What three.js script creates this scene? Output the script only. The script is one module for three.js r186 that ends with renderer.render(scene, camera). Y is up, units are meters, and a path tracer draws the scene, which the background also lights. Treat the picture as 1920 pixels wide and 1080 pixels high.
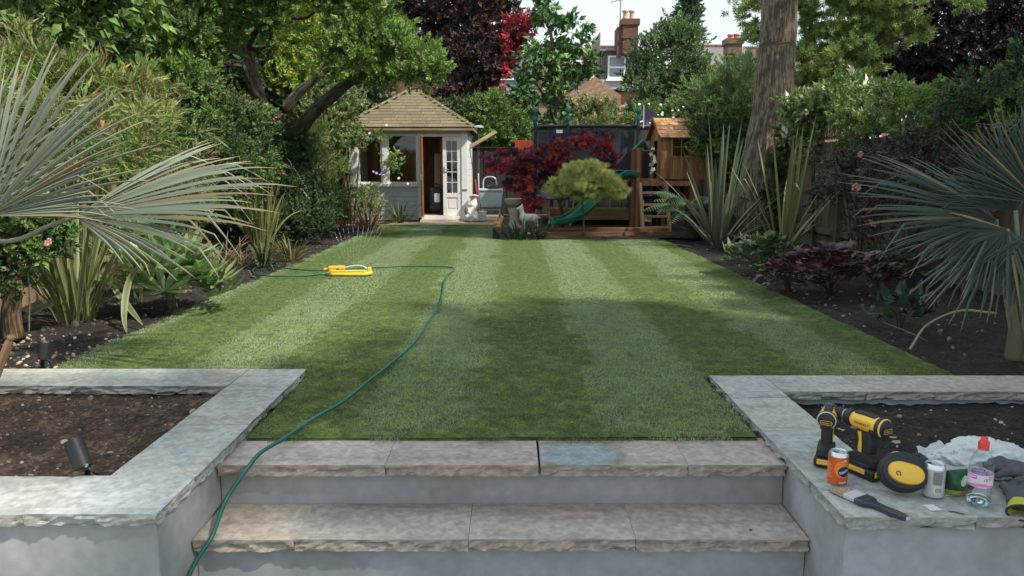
import * as THREE from 'three';
import { mergeGeometries, toCreasedNormals } from 'three/addons/utils/BufferGeometryUtils.js';
import { RoundedBoxGeometry } from 'three/addons/geometries/RoundedBoxGeometry.js';
import { ImprovedNoise } from 'three/addons/math/ImprovedNoise.js';
import { MarchingCubes } from 'three/addons/objects/MarchingCubes.js';

// ---------- camera, sky, sun, exposure ----------
const W = 1920, HH = 1080, FOC = 1400, PITCH = Math.atan(223 / FOC), EYE = 1.085;
const scene = new THREE.Scene();
const camera = new THREE.PerspectiveCamera(2 * Math.atan(540 / FOC) * 180 / Math.PI, W / HH, 0.1, 400);
camera.position.set(0, EYE, 0);
camera.rotation.x = -PITCH;
const SUN = new THREE.Vector3(0.63, 0.86, 0.37).normalize();
const SKY_LEVEL = 0.68, SUN_LEVEL = 3.3, EXPOSURE = 1.9;
{ // hazy bright sky: pale blue overhead, milky white lower down, soft clouds
  const w = 256, h = 128, d = new Float32Array(w * h * 4), im = new ImprovedNoise();
  for (let j = 0; j < h; j++) for (let i = 0; i < w; i++) {
    const el = ((j + 0.5) / h - 0.5) * Math.PI, az = (i + 0.5) / w * 2 * Math.PI;
    const x = Math.cos(el) * Math.cos(az), y = Math.sin(el), z = Math.cos(el) * Math.sin(az);
    const up = Math.max(0, y), k = Math.pow(up, 0.55);
    let c = [0.72 - 0.18 * k, 0.8 - 0.1 * k, 0.83 + 0.06 * k];
    const cl = Math.max(0, 0.5 + 0.9 * im.noise(x * 2.2 + 5, y * 4.5, z * 2.2) + 0.45 * im.noise(x * 5, y * 9 + 3, z * 5));
    const m = Math.min(1, cl) * 0.55;
    c = c.map((v, q) => v * (1 - m) + m * [0.82, 0.86, 0.87][q]);
    const dot = x * SUN.x + y * SUN.y + z * SUN.z, glow = 0.5 * Math.pow(Math.max(0, dot), 10);
    const o = (j * w + i) * 4;
    for (let q = 0; q < 3; q++) d[o + q] = SKY_LEVEL * (c[q] + glow * [1, 0.96, 0.9][q]);
    d[o + 3] = 1;
  }
  const t = new THREE.DataTexture(d, w, h, THREE.RGBAFormat, THREE.FloatType);
  t.mapping = THREE.EquirectangularReflectionMapping; t.magFilter = THREE.LinearFilter; t.needsUpdate = true;
  scene.background = t; scene.environment = t;
}
const sun = new THREE.DirectionalLight(new THREE.Color().setRGB(1, 0.94, 0.83), SUN_LEVEL);
sun.position.copy(SUN).multiplyScalar(60).add(new THREE.Vector3(0, 0, -9)); sun.target.position.set(0, 0, -9);
sun.castShadow = true; sun.shadow.mapSize.set(4096, 4096); sun.shadow.radius = 3.5;
Object.assign(sun.shadow.camera, { left: -25, right: 25, top: 25, bottom: -25, near: 5, far: 140 });
scene.add(sun, sun.target);
const renderer = new THREE.WebGLRenderer({ antialias: true });
renderer.setSize(1024, 576);
renderer.toneMapping = THREE.LinearToneMapping; renderer.toneMappingExposure = EXPOSURE;
renderer.shadowMap.enabled = true; renderer.shadowMap.type = THREE.PCFSoftShadowMap;

// ---------- helpers ----------
let seed = 12345;
function rnd() { seed |= 0; seed = seed + 0x6D2B79F5 | 0; let t = Math.imul(seed ^ seed >>> 15, 1 | seed); t = t + Math.imul(t ^ t >>> 7, 61 | t) ^ t; return ((t ^ t >>> 14) >>> 0) / 4294967296; }
const R = (a, b) => a + (b - a) * rnd();
const pick = a => a[Math.floor(rnd() * a.length)];
const V = (x, y, z) => new THREE.Vector3(x, y, z);
const NO = new ImprovedNoise();
const fbm = (x, y, z = 0, o = 4) => { let s = 0, a = 0.5, f = 1; for (let i = 0; i < o; i++) { s += a * NO.noise(x * f + i * 7.3, y * f, z * f); a *= 0.5; f *= 2.03; } return s; };
const lerp = (a, b, t) => a + (b - a) * t, clamp = (x, a = 0, b = 1) => Math.min(b, Math.max(a, x));
const sm = (a, b, x) => { const t = clamp((x - a) / (b - a)); return t * t * (3 - 2 * t); };
const sP = Math.sin(PITCH), cP = Math.cos(PITCH);
function P(u, v, Z) { const a = (v - 540) / FOC, b = (u - 960) / FOC, D = Z / (cP - a * sP); return V(b * D, EYE - D * (sP + a * cP), -Z); }   // a place at ground distance Z
function G(u, v, y = 0) { const a = (v - 540) / FOC, b = (u - 960) / FOC, D = (EYE - y) / (sP + a * cP); return V(b * D, y, -D * (cP - a * sP)); } // a place at height y
const MPP = (v, Z) => Z / (cP - (v - 540) / FOC * sP) / FOC;   // metres per pixel there
const counts = {};
function numbered(n) { const k = counts[n] = (counts[n] ?? -1) + 1; return k ? `${n}_${String(k).padStart(3, '0')}` : n; }
function tag(o, label, category, group, kind) { if (label) o.userData.label = label; if (category) o.userData.category = category; if (group) o.userData.group = group; if (kind) o.userData.kind = kind; return o; }
function thing(name, label, category, pos = V(0, 0, 0), turn = 0, group) {
  const o = new THREE.Group(); o.name = numbered(name); o.position.copy(pos); o.rotation.y = turn; scene.add(o); return tag(o, label, category, group);
}
const partCounts = new WeakMap();
function part(name, geo, mat, parent) {
  const m = new THREE.Mesh(Array.isArray(geo) ? merge(geo) : geo, mat); m.castShadow = m.receiveShadow = true;
  let c = partCounts.get(parent); if (!c) partCounts.set(parent, c = {});
  const k = c[name] = (c[name] ?? -1) + 1; m.name = k ? `${name}_${String(k).padStart(3, '0')}` : name; parent.add(m); return m;
}
function sub(name, parent) { const g = new THREE.Group(); let c = partCounts.get(parent); if (!c) partCounts.set(parent, c = {}); const k = c[name] = (c[name] ?? -1) + 1; g.name = k ? `${name}_${String(k).padStart(3, '0')}` : name; parent.add(g); return g; }
function single(name, geo, mat, label, category, group, kind) { const m = new THREE.Mesh(Array.isArray(geo) ? merge(geo) : geo, mat); m.castShadow = m.receiveShadow = true; m.name = numbered(name); scene.add(m); return tag(m, label, category, group, kind); }
function merge(gs) {
  const out = gs.map(g => { const q = g.index ? g.toNonIndexed() : g.clone(); for (const k of Object.keys(q.attributes)) if (!['position', 'normal', 'uv', 'color'].includes(k)) q.deleteAttribute(k); if (!q.attributes.uv) q.setAttribute('uv', new THREE.Float32BufferAttribute(new Float32Array(q.attributes.position.count * 2), 2)); return q; });
  if (out.some(q => q.attributes.color)) for (const q of out) if (!q.attributes.color) q.setAttribute('color', new THREE.Float32BufferAttribute(new Float32Array(q.attributes.position.count * 3).fill(1), 3));
  return mergeGeometries(out);
}
function uvBox(g, s = 1, ox = 0, oy = 0) {   // uv in metres by the way each face looks
  g = g.index ? g.toNonIndexed() : g; const p = g.attributes.position, uv = new Float32Array(p.count * 2), a = V(), b = V(), c = V();
  for (let i = 0; i < p.count; i += 3) {
    a.fromBufferAttribute(p, i); b.fromBufferAttribute(p, i + 1); c.fromBufferAttribute(p, i + 2);
    const n = b.clone().sub(a).cross(c.clone().sub(a)), x = Math.abs(n.x), y = Math.abs(n.y), z = Math.abs(n.z);
    [a, b, c].forEach((q, k) => { const [s1, s2] = y >= x && y >= z ? [q.x, q.z] : x >= z ? [q.z, q.y] : [q.x, q.y]; uv[(i + k) * 2] = s1 * s + ox; uv[(i + k) * 2 + 1] = s2 * s + oy; });
  }
  g.setAttribute('uv', new THREE.BufferAttribute(uv, 2)); return g;
}
function box(x0, x1, y0, y1, z0, z1, bev = 0) {
  const w = x1 - x0, h = y1 - y0, d = z1 - z0;
  const g = bev ? new RoundedBoxGeometry(w, h, d, 2, Math.min(bev, w / 2.01, h / 2.01, d / 2.01)) : new THREE.BoxGeometry(w, h, d);
  g.translate((x0 + x1) / 2, (y0 + y1) / 2, (z0 + z1) / 2); return uvBox(g, 1, rnd() * 3, rnd() * 3);
}
function bar(a, b, w, h = w, bev = 0.002) {   // a squared bar from a to b
  const len = a.distanceTo(b), g = bev ? new RoundedBoxGeometry(w, len, h, 1, Math.min(bev, w / 3, h / 3)) : new THREE.BoxGeometry(w, len, h);
  const u = uvBox(g, 1, rnd() * 3, rnd() * 3); u.applyQuaternion(new THREE.Quaternion().setFromUnitVectors(V(0, 1, 0), b.clone().sub(a).normalize())); u.translate((a.x + b.x) / 2, (a.y + b.y) / 2, (a.z + b.z) / 2); return u;
}
function tube(pts, rad, seg = 8, rings = 0, rough = 0) {   // a tapered, gently bent round limb; rad(t) or a number
  const cv = new THREE.CatmullRomCurve3(pts, false, 'centripetal'), n = rings || Math.max(4, pts.length * 4), L = cv.getLength(), f = cv.computeFrenetFrames(n, false);
  const pos = [], uv = [], idx = [], rf = typeof rad === 'function' ? rad : () => rad, ph = rnd() * 50;
  for (let i = 0; i <= n; i++) {
    const t = i / n, c = cv.getPointAt(t), r = rf(t);
    for (let j = 0; j <= seg; j++) {
      const an = j / seg * Math.PI * 2, ca = Math.cos(an), sa = Math.sin(an), rr = r * (1 + (rough ? rough * 2 * fbm(ca * 1.3 + ph, sa * 1.3, t * L * 1.6, 3) : 0));
      pos.push(c.x + rr * (ca * f.normals[i].x + sa * f.binormals[i].x), c.y + rr * (ca * f.normals[i].y + sa * f.binormals[i].y), c.z + rr * (ca * f.normals[i].z + sa * f.binormals[i].z));
      uv.push(j / seg * Math.max(0.1, Math.round(r * 6.28 / 0.5) * 0.5 || 0.25), t * L);
    }
  }
  for (let i = 0; i < n; i++) for (let j = 0; j < seg; j++) { const a = i * (seg + 1) + j, b = a + seg + 1; idx.push(a, a + 1, b, b, a + 1, b + 1); }
  for (const [ring, flip] of [[0, 0], [n, 1]]) { const c = cv.getPointAt(ring / n), k = pos.length / 3; pos.push(c.x, c.y, c.z); uv.push(0, 0); for (let j = 0; j < seg; j++) { const a = ring * (seg + 1) + j; flip ? idx.push(k, a, a + 1) : idx.push(k, a + 1, a); } }
  const g = new THREE.BufferGeometry(); g.setAttribute('position', new THREE.Float32BufferAttribute(pos, 3)); g.setAttribute('uv', new THREE.Float32BufferAttribute(uv, 2)); g.setIndex(idx); g.computeVertexNormals(); return g;
}
const lathe = (pts, seg = 28) => new THREE.LatheGeometry(pts.map(p => new THREE.Vector2(p[0], p[1])), seg);
const cyl = (r0, r1, h, seg = 16) => new THREE.CylinderGeometry(r1, r0, h, seg).translate(0, h / 2, 0);
function sheet(x0, x1, z0, z1, nx, nz, hf) {   // a ground sheet; z0 > z1 are world z
  const pos = [], uv = [], idx = [];
  for (let j = 0; j <= nz; j++) for (let i = 0; i <= nx; i++) { const x = lerp(x0, x1, i / nx), z = lerp(z0, z1, j / nz); pos.push(x, hf(x, z), z); uv.push(x, z); }
  for (let j = 0; j < nz; j++) for (let i = 0; i < nx; i++) { const a = j * (nx + 1) + i, b = a + nx + 1; idx.push(a, a + 1, b, b, a + 1, b + 1); }
  const g = new THREE.BufferGeometry(); g.setAttribute('position', new THREE.Float32BufferAttribute(pos, 3)); g.setAttribute('uv', new THREE.Float32BufferAttribute(uv, 2)); g.setIndex(idx); g.computeVertexNormals(); return g;
}
function poly(shapePts, depth, bev = 0) { const s = new THREE.Shape(shapePts.map(p => new THREE.Vector2(p[0], p[1]))); return new THREE.ExtrudeGeometry(s, { depth, bevelEnabled: bev > 0, bevelSize: bev, bevelThickness: bev, bevelSegments: 2, curveSegments: 8 }); }
function blobMesh(caps, cell, k) {   // one smooth skin over tapered capsules [a, b, ra, rb]
  const bb = new THREE.Box3(); for (const [a, b, ra, rb] of caps) { const m = Math.max(ra, rb) + k + cell * 2; bb.expandByPoint(a.clone().addScalar(m)); bb.expandByPoint(a.clone().addScalar(-m)); bb.expandByPoint(b.clone().addScalar(m)); bb.expandByPoint(b.clone().addScalar(-m)); }
  const c = bb.getCenter(V()), half = Math.max(...bb.getSize(V()).toArray()) / 2, res = Math.min(110, Math.ceil(half * 2 / cell) + 4);
  const mc = new MarchingCubes(res, new THREE.MeshStandardMaterial(), false, false, 200000); mc.isolation = 0;
  const p = V(), ab = V(), ap = V();
  for (let z = 0; z < res; z++) for (let y = 0; y < res; y++) for (let x = 0; x < res; x++) {
    p.set((x - res / 2) / (res / 2), (y - res / 2) / (res / 2), (z - res / 2) / (res / 2)).multiplyScalar(half).add(c); let d = 1e3;
    for (const [a, b, ra, rb] of caps) { ab.subVectors(b, a); ap.subVectors(p, a); const t = clamp(ap.dot(ab) / Math.max(1e-9, ab.lengthSq())); const q = ap.addScaledVector(ab, -t).length() - lerp(ra, rb, t); const h = Math.max(k - Math.abs(d - q), 0) / k; d = Math.min(d, q) - h * h * k / 4; }
    mc.field[x + y * res + z * res * res] = -d;
  }
  mc.update(); const n = mc.count, g = new THREE.BufferGeometry();
  g.setAttribute('position', new THREE.BufferAttribute(mc.positionArray.slice(0, n * 3), 3)); g.setAttribute('normal', new THREE.BufferAttribute(mc.normalArray.slice(0, n * 3), 3));
  g.scale(half, half, half); g.translate(c.x, c.y, c.z); return g;
}
function crease(g, a = 0.6) { return toCreasedNormals(g, a); }
function bump(g, amp, f, f2 = f) { const p = g.attributes.position; for (let i = 0; i < p.count; i++) { const x = p.getX(i), y = p.getY(i), z = p.getZ(i); p.setXYZ(i, x + amp * fbm(x * f, y * f2, z * f), y + amp * fbm(x * f + 9, y * f2, z * f + 4), z + amp * fbm(x * f, y * f2 + 5, z * f + 8)); } g.computeVertexNormals(); return g; }
// ---------- procedural textures ----------
function tileNoise(n, cells, oct, sd) {   // repeating value noise, 0..1
  const out = new Float32Array(n * n); let amp = 1, tot = 0, s0 = seed; seed = sd;
  for (let o = 0; o < oct; o++, amp *= 0.55) {
    const cx = cells[0] << o, cy = cells[1] << o; if (cx > n || cy > n) break; const gr = new Float32Array(cx * cy).map(() => rnd()); tot += amp;
    for (let j = 0; j < n; j++) { const y = j / n * cy, y0 = Math.floor(y), fy = y - y0, wy = fy * fy * (3 - 2 * fy), r0 = (y0 % cy) * cx, r1 = ((y0 + 1) % cy) * cx;
      for (let i = 0; i < n; i++) { const x = i / n * cx, x0 = Math.floor(x), fx = x - x0, wx = fx * fx * (3 - 2 * fx), a = x0 % cx, b = (x0 + 1) % cx; out[j * n + i] += amp * lerp(lerp(gr[r0 + a], gr[r0 + b], wx), lerp(gr[r1 + a], gr[r1 + b], wx), wy); } }
  }
  seed = s0; for (let i = 0; i < out.length; i++) out[i] = clamp((out[i] / tot - 0.5) * 1.7 + 0.5); return out;
}
function tex(n, fn, srgb, metres) {   // fn(i) -> [r,g,b] 0..1
  const d = new Uint8Array(n * n * 4); for (let i = 0; i < n * n; i++) { const c = fn(i); d[i * 4] = 255 * clamp(c[0]); d[i * 4 + 1] = 255 * clamp(c[1]); d[i * 4 + 2] = 255 * clamp(c[2]); d[i * 4 + 3] = 255; }
  const t = new THREE.DataTexture(d, n, n); t.wrapS = t.wrapT = THREE.RepeatWrapping; t.magFilter = THREE.LinearFilter; t.minFilter = THREE.LinearMipmapLinearFilter; t.generateMipmaps = true; if (srgb) t.colorSpace = THREE.SRGBColorSpace;
  if (metres) t.repeat.set(1 / metres, 1 / metres); t.needsUpdate = true; return t;
}
const gray = v => [v, v, v];
const N1 = tileNoise(512, [4, 4], 7, 11), N2 = tileNoise(512, [8, 8], 6, 22), N3 = tileNoise(512, [64, 64], 3, 33), N4 = tileNoise(512, [3, 24], 5, 44), N5 = tileNoise(512, [32, 2], 5, 55), N6 = tileNoise(512, [16, 16], 5, 66), N7 = tileNoise(512, [64, 8], 4, 77);
const mixc = (a, b, t) => [lerp(a[0], b[0], t), lerp(a[1], b[1], t), lerp(a[2], b[2], t)];
const mulc = (a, k) => [a[0] * k, a[1] * k, a[2] * k];
const T = {
  stone: tex(512, i => mulc(mixc(mixc([0.93, 0.94, 0.92], [0.96, 0.93, 0.89], sm(0.35, 0.75, N1[i])), [0.74, 0.72, 0.7], 0.35 * sm(0.55, 0.9, N4[i]) + 0.15 * sm(0.6, 0.85, N2[i])), 0.88 + 0.2 * N3[i]), true, 1.3),
  stoneB: tex(512, i => gray(0.45 * N4[i] + 0.35 * N2[i] + 0.2 * N3[i]), false, 1.3),
  render: tex(512, i => mulc(mixc([1, 1, 1], [0.89, 0.89, 0.88], sm(0.2, 0.8, 0.6 * N1[i] + 0.4 * N2[i])), (0.94 + 0.08 * N3[i]) * (1 - 0.12 * sm(0.8, 0.92, N2[i]))), true, 2.2),
  soil: tex(512, i => mulc(mixc([0.62, 0.52, 0.44], [1, 0.88, 0.74], sm(0.3, 0.8, N1[i] * 0.5 + N6[i] * 0.5)), 0.55 + 0.65 * N3[i]), true, 0.9),
  soilB: tex(512, i => gray(0.5 * N6[i] + 0.5 * N3[i]), false, 0.9),
  bark: tex(512, i => mulc(mixc([0.62, 0.57, 0.5], [1, 0.95, 0.86], sm(0.2, 0.8, N7[i])), 0.72 + 0.25 * N6[i] + 0.2 * N1[i]), true, 1),
  barkB: tex(512, i => gray(0.7 * N7[i] + 0.3 * N6[i]), false, 1),
  wood: tex(512, i => mulc(mixc([0.72, 0.62, 0.52], [1, 0.95, 0.88], N5[i]), 0.85 + 0.2 * N1[i]), true, 1),
  woodB: tex(512, i => gray(N5[i]), false, 1),
  paint: tex(512, i => mulc([1, 1, 1], 0.9 + 0.06 * N1[i] + 0.05 * N5[i]), true, 1.1),
  turf: tex(512, i => mulc(mixc([0.75, 0.8, 0.5], [1, 1, 0.85], N3[i]), 0.6 + 0.5 * N6[i]), true, 0.7),
  shingle: tex(512, i => mulc(mixc([0.6, 0.57, 0.52], [1, 0.97, 0.88], N6[i]), 0.6 + 0.5 * N3[i]), true, 0.8),
  brick: (() => { const n = 512; return tex(n, i => { const x = i % n, y = (i / n) | 0, row = Math.floor(y / 16), xx = (x + (row & 1) * 18) % n, j = (y % 16) < 2 || (xx % 36) < 2, h = ((row * 31 + Math.floor(xx / 36) * 17) % 23) / 23; return j ? [0.8, 0.76, 0.7] : mulc([1, 0.93, 0.88], 0.65 + 0.35 * h * N2[i] + 0.15 * N3[i]); }, true, 2.4); })(),
};
const C = (r, g, b) => new THREE.Color().setRGB(r, g, b);
const M = (r, g, b, o = {}) => new THREE.MeshStandardMaterial({ color: C(r, g, b), roughness: 0.7, side: THREE.DoubleSide, ...o });
const MP = (r, g, b, o = {}) => new THREE.MeshPhysicalMaterial({ color: C(r, g, b), roughness: 0.6, side: THREE.DoubleSide, ...o });
const stoneM = (r, g, b) => M(r, g, b, { map: T.stone, bumpMap: T.stoneB, bumpScale: 0.004, roughness: 0.82, vertexColors: true });
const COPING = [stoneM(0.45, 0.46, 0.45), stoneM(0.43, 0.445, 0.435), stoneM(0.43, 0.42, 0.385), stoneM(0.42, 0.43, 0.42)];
const TREAD = [stoneM(0.46, 0.395, 0.365), stoneM(0.44, 0.375, 0.345), stoneM(0.47, 0.405, 0.36), stoneM(0.43, 0.38, 0.35)];
const mRender = M(0.37, 0.375, 0.382, { map: T.render, bumpMap: T.stoneB, bumpScale: 0.0015, roughness: 0.85 });
const mRiser = M(0.345, 0.34, 0.345, { map: T.render, bumpMap: T.stoneB, bumpScale: 0.0015, roughness: 0.85 });
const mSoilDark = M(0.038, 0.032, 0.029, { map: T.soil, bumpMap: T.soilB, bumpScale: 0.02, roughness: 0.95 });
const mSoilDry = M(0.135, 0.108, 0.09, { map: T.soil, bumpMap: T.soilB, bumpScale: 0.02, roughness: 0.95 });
const mTurf = M(0.14, 0.18, 0.06, { map: T.turf, roughness: 0.95 });
const barkM = (r, g, b, s = 0.02) => M(r, g, b, { map: T.bark, bumpMap: T.barkB, bumpScale: s, roughness: 0.9 });
const mBarkGrey = barkM(0.25, 0.215, 0.175, 0.03), mBarkBrown = barkM(0.24, 0.17, 0.12), mBarkDark = barkM(0.11, 0.09, 0.075), mBarkPale = barkM(0.42, 0.38, 0.32);
const woodM = (r, g, b, o = {}) => M(r, g, b, { map: T.wood, bumpMap: T.woodB, bumpScale: 0.002, roughness: 0.75, ...o });
const leafM = (o = {}) => MP(1, 1, 1, { roughness: 0.55, transmission: 0.42, thickness: 0, ior: 1.4, specularIntensity: 0.6, ...o });
const mLeaf = leafM(), mLeafGloss = leafM({ roughness: 0.38, transmission: 0.22 }), mLeafV = leafM({ vertexColors: true, roughness: 0.5 });
const mGlass = MP(0.96, 0.98, 0.97, { transmission: 1, thickness: 0, roughness: 0.03, ior: 1.5 });
const mMetal = M(0.55, 0.56, 0.57, { metalness: 1, roughness: 0.35 }), mBlackPlastic = M(0.022, 0.022, 0.024, { roughness: 0.45 }), mYellow = M(0.78, 0.48, 0.05, { roughness: 0.42 });
function canvasTex(w, h, draw) { const c = document.createElement('canvas'); c.width = w; c.height = h; draw(c.getContext('2d'), w, h); const t = new THREE.CanvasTexture(c); t.colorSpace = THREE.SRGBColorSpace; t.magFilter = THREE.LinearFilter; return t; }
// ---------- ground, lawn, beds ----------
single('ground', sheet(-160, 160, 12, -300, 40, 40, () => -0.62), M(0.07, 0.065, 0.05, { roughness: 1 }), 'earth under and beyond the garden', 'ground', null, 'structure');
const LX0 = -2.53, LX1 = 2.37;
function lawnEdge(z) { const Z = -z; return [LX0 - 0.03 * Math.sin(Z * 0.5) , LX1 + 0.03 * Math.sin(Z * 0.45 + 1)]; }
function inLawn(x, z) {
  const Z = -z, [a, b] = lawnEdge(z);
  if (Z < 2.965) return false; if (Z < 3.88 && (x < lerp(-1.115, -1.085, (Z - 2.9)) || x > lerp(1.03, 1.008, Z - 2.9))) return Z > 3.79 && x > 1.0 && x < b;
  if (x < a || x > b) return false; return Z < (x < -0.22 ? 14.95 : 11.75);
}
const lawnTop = (x, z) => -0.012 + 0.008 * fbm(x * 0.7, z * 0.7);
{
  const lawn = thing('lawn', 'striped mown lawn running from the steps to the summerhouse', 'lawn', V(0, 0, 0)); lawn.userData.kind = 'structure';
  const g1 = sheet(LX0 - 0.02, LX1 + 0.02, -3.86, -11.76, 24, 60, lawnTop), g2 = sheet(LX0 - 0.02, -0.22, -11.7601, -14.96, 12, 20, lawnTop), g3 = sheet(-1.1, 1.015, -2.955, -3.8599, 14, 8, lawnTop);
  part('turf_base', [g1, g2, g3, box(-1.1, 1.015, -0.03, -0.016, -2.99, -2.955)], mTurf, lawn);
  // blades: patches of turf, fine near the steps and coarser far off
  const patch = (size, n, w, h0, h1) => { const pos = [], nor = []; for (let i = 0; i < n; i++) { const x = R(-.5, .5) * size, z = R(-.5, .5) * size, a = R(0, 6.28), h = R(h0, h1), l = h * R(0.2, 1.1), la = 1.57 + R(-1.5, 1.5), ww = w * R(0.6, 1.2); pos.push(x - Math.cos(a) * ww, 0, z - Math.sin(a) * ww, x + Math.cos(a) * ww, 0, z + Math.sin(a) * ww, x + Math.cos(la) * l, h, z + Math.sin(la) * l); const nn = V(-Math.sin(a) * 0.6, 1, Math.cos(a) * 0.6).normalize(); for (let k = 0; k < 3; k++) nor.push(nn.x, nn.y, nn.z); } const g = new THREE.BufferGeometry(); g.setAttribute('position', new THREE.Float32BufferAttribute(pos, 3)); g.setAttribute('normal', new THREE.Float32BufferAttribute(nor, 3)); return g; };
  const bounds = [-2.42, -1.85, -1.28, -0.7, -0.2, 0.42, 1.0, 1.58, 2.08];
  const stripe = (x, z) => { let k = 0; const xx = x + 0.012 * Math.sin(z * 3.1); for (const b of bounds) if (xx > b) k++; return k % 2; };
  const far = patch(0.16, 380, 0.0024, 0.007, 0.013), near = patch(0.13, 420, 0.0013, 0.007, 0.014);
  const Q = new THREE.Quaternion(), up = V(0, 1, 0);
  for (const [geo, size, za, zb] of [[near, 0.105, -2.96, -6.2], [far, 0.12, -6.1, -14.95]]) {
    const ms = [], cs = [];
    for (let z = za; z > zb; z -= size) for (let x = -2.62; x < 2.45; x += size) {
      const px = x + R(-.2, .2) * size, pz = z + R(-.2, .2) * size; if (!inLawn(px, pz)) continue;
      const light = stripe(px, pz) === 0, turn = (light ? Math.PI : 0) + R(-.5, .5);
      Q.setFromAxisAngle(up, turn); const q2 = Q.clone();
      const n = fbm(px * 1.4, pz * 1.4, 3) * 0.5 + fbm(px * 6, pz * 2.5, 9) * 0.25, s = R(0.85, 1.15);
      ms.push(new THREE.Matrix4().compose(V(px, lawnTop(px, pz) - 0.004, pz), q2, V(s * (rnd() < 0.5 ? -1 : 1), s, s)));
      let c = light ? [0.36, 0.455, 0.25] : [0.205, 0.3, 0.11]; c = mulc(c, 1 + n * 0.3); if (rnd() < 0.03) c = mixc(c, [0.3, 0.29, 0.14], 0.3); cs.push(c);  // mown sheen of the leaning blades also put into their stripe colours
    }
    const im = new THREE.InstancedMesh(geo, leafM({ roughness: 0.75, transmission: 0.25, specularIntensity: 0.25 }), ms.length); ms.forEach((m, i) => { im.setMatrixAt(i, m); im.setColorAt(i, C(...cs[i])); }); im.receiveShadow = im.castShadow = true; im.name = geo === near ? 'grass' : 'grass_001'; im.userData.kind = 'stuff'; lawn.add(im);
  }
}
const soilH = (amp, base) => (x, z) => base + amp * (fbm(x * 2.2, z * 2.2) + 0.6 * Math.abs(fbm(x * 9, z * 9, 4)) + 0.5 * fbm(x * 22, z * 22, 7));
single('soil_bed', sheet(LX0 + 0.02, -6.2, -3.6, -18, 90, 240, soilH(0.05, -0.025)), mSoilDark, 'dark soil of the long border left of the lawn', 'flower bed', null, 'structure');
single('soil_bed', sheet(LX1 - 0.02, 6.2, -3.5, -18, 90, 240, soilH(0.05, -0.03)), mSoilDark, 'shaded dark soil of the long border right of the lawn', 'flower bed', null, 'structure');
single('play_area', sheet(-0.2, 4.2, -11.78, -18.2, 60, 60, soilH(0.04, 0.0)), M(0.11, 0.075, 0.055, { map: T.soil, bumpMap: T.soilB, bumpScale: 0.02, roughness: 0.95 }), 'bark chippings under the climbing frame and trampoline', 'play area', null, 'structure');
single('path', sheet(-3.6, -0.25, -14.96, -18.2, 20, 20, (x, z) => -0.02 + 0.006 * fbm(x * 5, z * 5)), M(0.36, 0.27, 0.2, { map: T.stone, roughness: 0.9 }), 'pinkish paving in front of the summerhouse', 'path', null, 'structure');
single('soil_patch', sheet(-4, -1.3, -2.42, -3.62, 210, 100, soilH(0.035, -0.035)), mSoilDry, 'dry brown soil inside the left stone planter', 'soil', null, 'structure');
single('soil_patch', sheet(1.2, 4.2, -2.42, -3.52, 160, 110, soilH(0.035, -0.05)), mSoilDark, 'dark soil inside the right stone planter', 'soil', null, 'structure');
single('patio', box(-6, 6, -0.6, -0.56, -2.2, 4), M(0.4, 0.4, 0.39, { map: T.stone, roughness: 0.85 }), 'stone patio at the foot of the steps', 'patio', null, 'structure');
// small stones and clods lying on the soil
function scatter(name, label, n, where, sizes, cols, lift = 0) {
  const g = new THREE.IcosahedronGeometry(1, 1); bump(g, 0.35, 1.3); const im = new THREE.InstancedMesh(g, M(1, 1, 1, { roughness: 0.9 }), n);
  for (let i = 0; i < n; i++) { const p = where(), s = R(sizes[0], sizes[1]) * (rnd() < 0.1 ? 1.8 : 1); im.setMatrixAt(i, new THREE.Matrix4().compose(p, new THREE.Quaternion().setFromEuler(new THREE.Euler(R(0, 6), R(0, 6), R(0, 6))), V(s * R(0.7, 1.5), s * R(0.4, 0.9), s))); im.setColorAt(i, C(...mulc(pick(cols), R(0.7, 1.2)))); }
  im.name = numbered(name); im.castShadow = im.receiveShadow = true; scene.add(im); tag(im, label, 'stones', null, 'stuff');
}
const onSoil = (x0, x1, Z0, Z1, h) => () => { const x = R(x0, x1), z = -R(Z0, Z1); return V(x, h(x, z), z); };
scatter('gravel', 'pale stones and clods strewn over the dry soil of the left planter', 400, onSoil(-2.5, -1.42, 2.5, 3.57, soilH(0.035, -0.035)), [0.003, 0.009], [[0.34, 0.28, 0.22], [0.13, 0.1, 0.08], [0.11, 0.085, 0.065], [0.17, 0.13, 0.1], [0.12, 0.09, 0.07]]);
scatter('gravel', 'few small stones on the dark soil of the right planter', 420, onSoil(1.31, 3.2, 2.5, 3.5, soilH(0.035, -0.05)), [0.003, 0.008], [[0.3, 0.27, 0.24], [0.05, 0.045, 0.04], [0.04, 0.035, 0.03]]);
scatter('gravel', 'beige stones on the dark soil round the small bed lamp', 300, onSoil(-3.6, -2.55, 3.95, 4.9, soilH(0.05, -0.025)), [0.005, 0.014], [[0.45, 0.35, 0.26], [0.3, 0.22, 0.17], [0.1, 0.08, 0.06], [0.06, 0.05, 0.04]]);
scatter('gravel', 'stray stones and clods along the right border soil', 330, onSoil(2.4, 3.6, 3.9, 11, soilH(0.05, -0.03)), [0.004, 0.016], [[0.06, 0.05, 0.045], [0.05, 0.04, 0.035], [0.2, 0.17, 0.14]]);
scatter('gravel', 'clods and chips along the left border soil', 700, onSoil(-4, -2.55, 4.8, 14, soilH(0.05, -0.025)), [0.006, 0.02], [[0.07, 0.055, 0.045], [0.05, 0.04, 0.035], [0.12, 0.08, 0.06]]);
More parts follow.
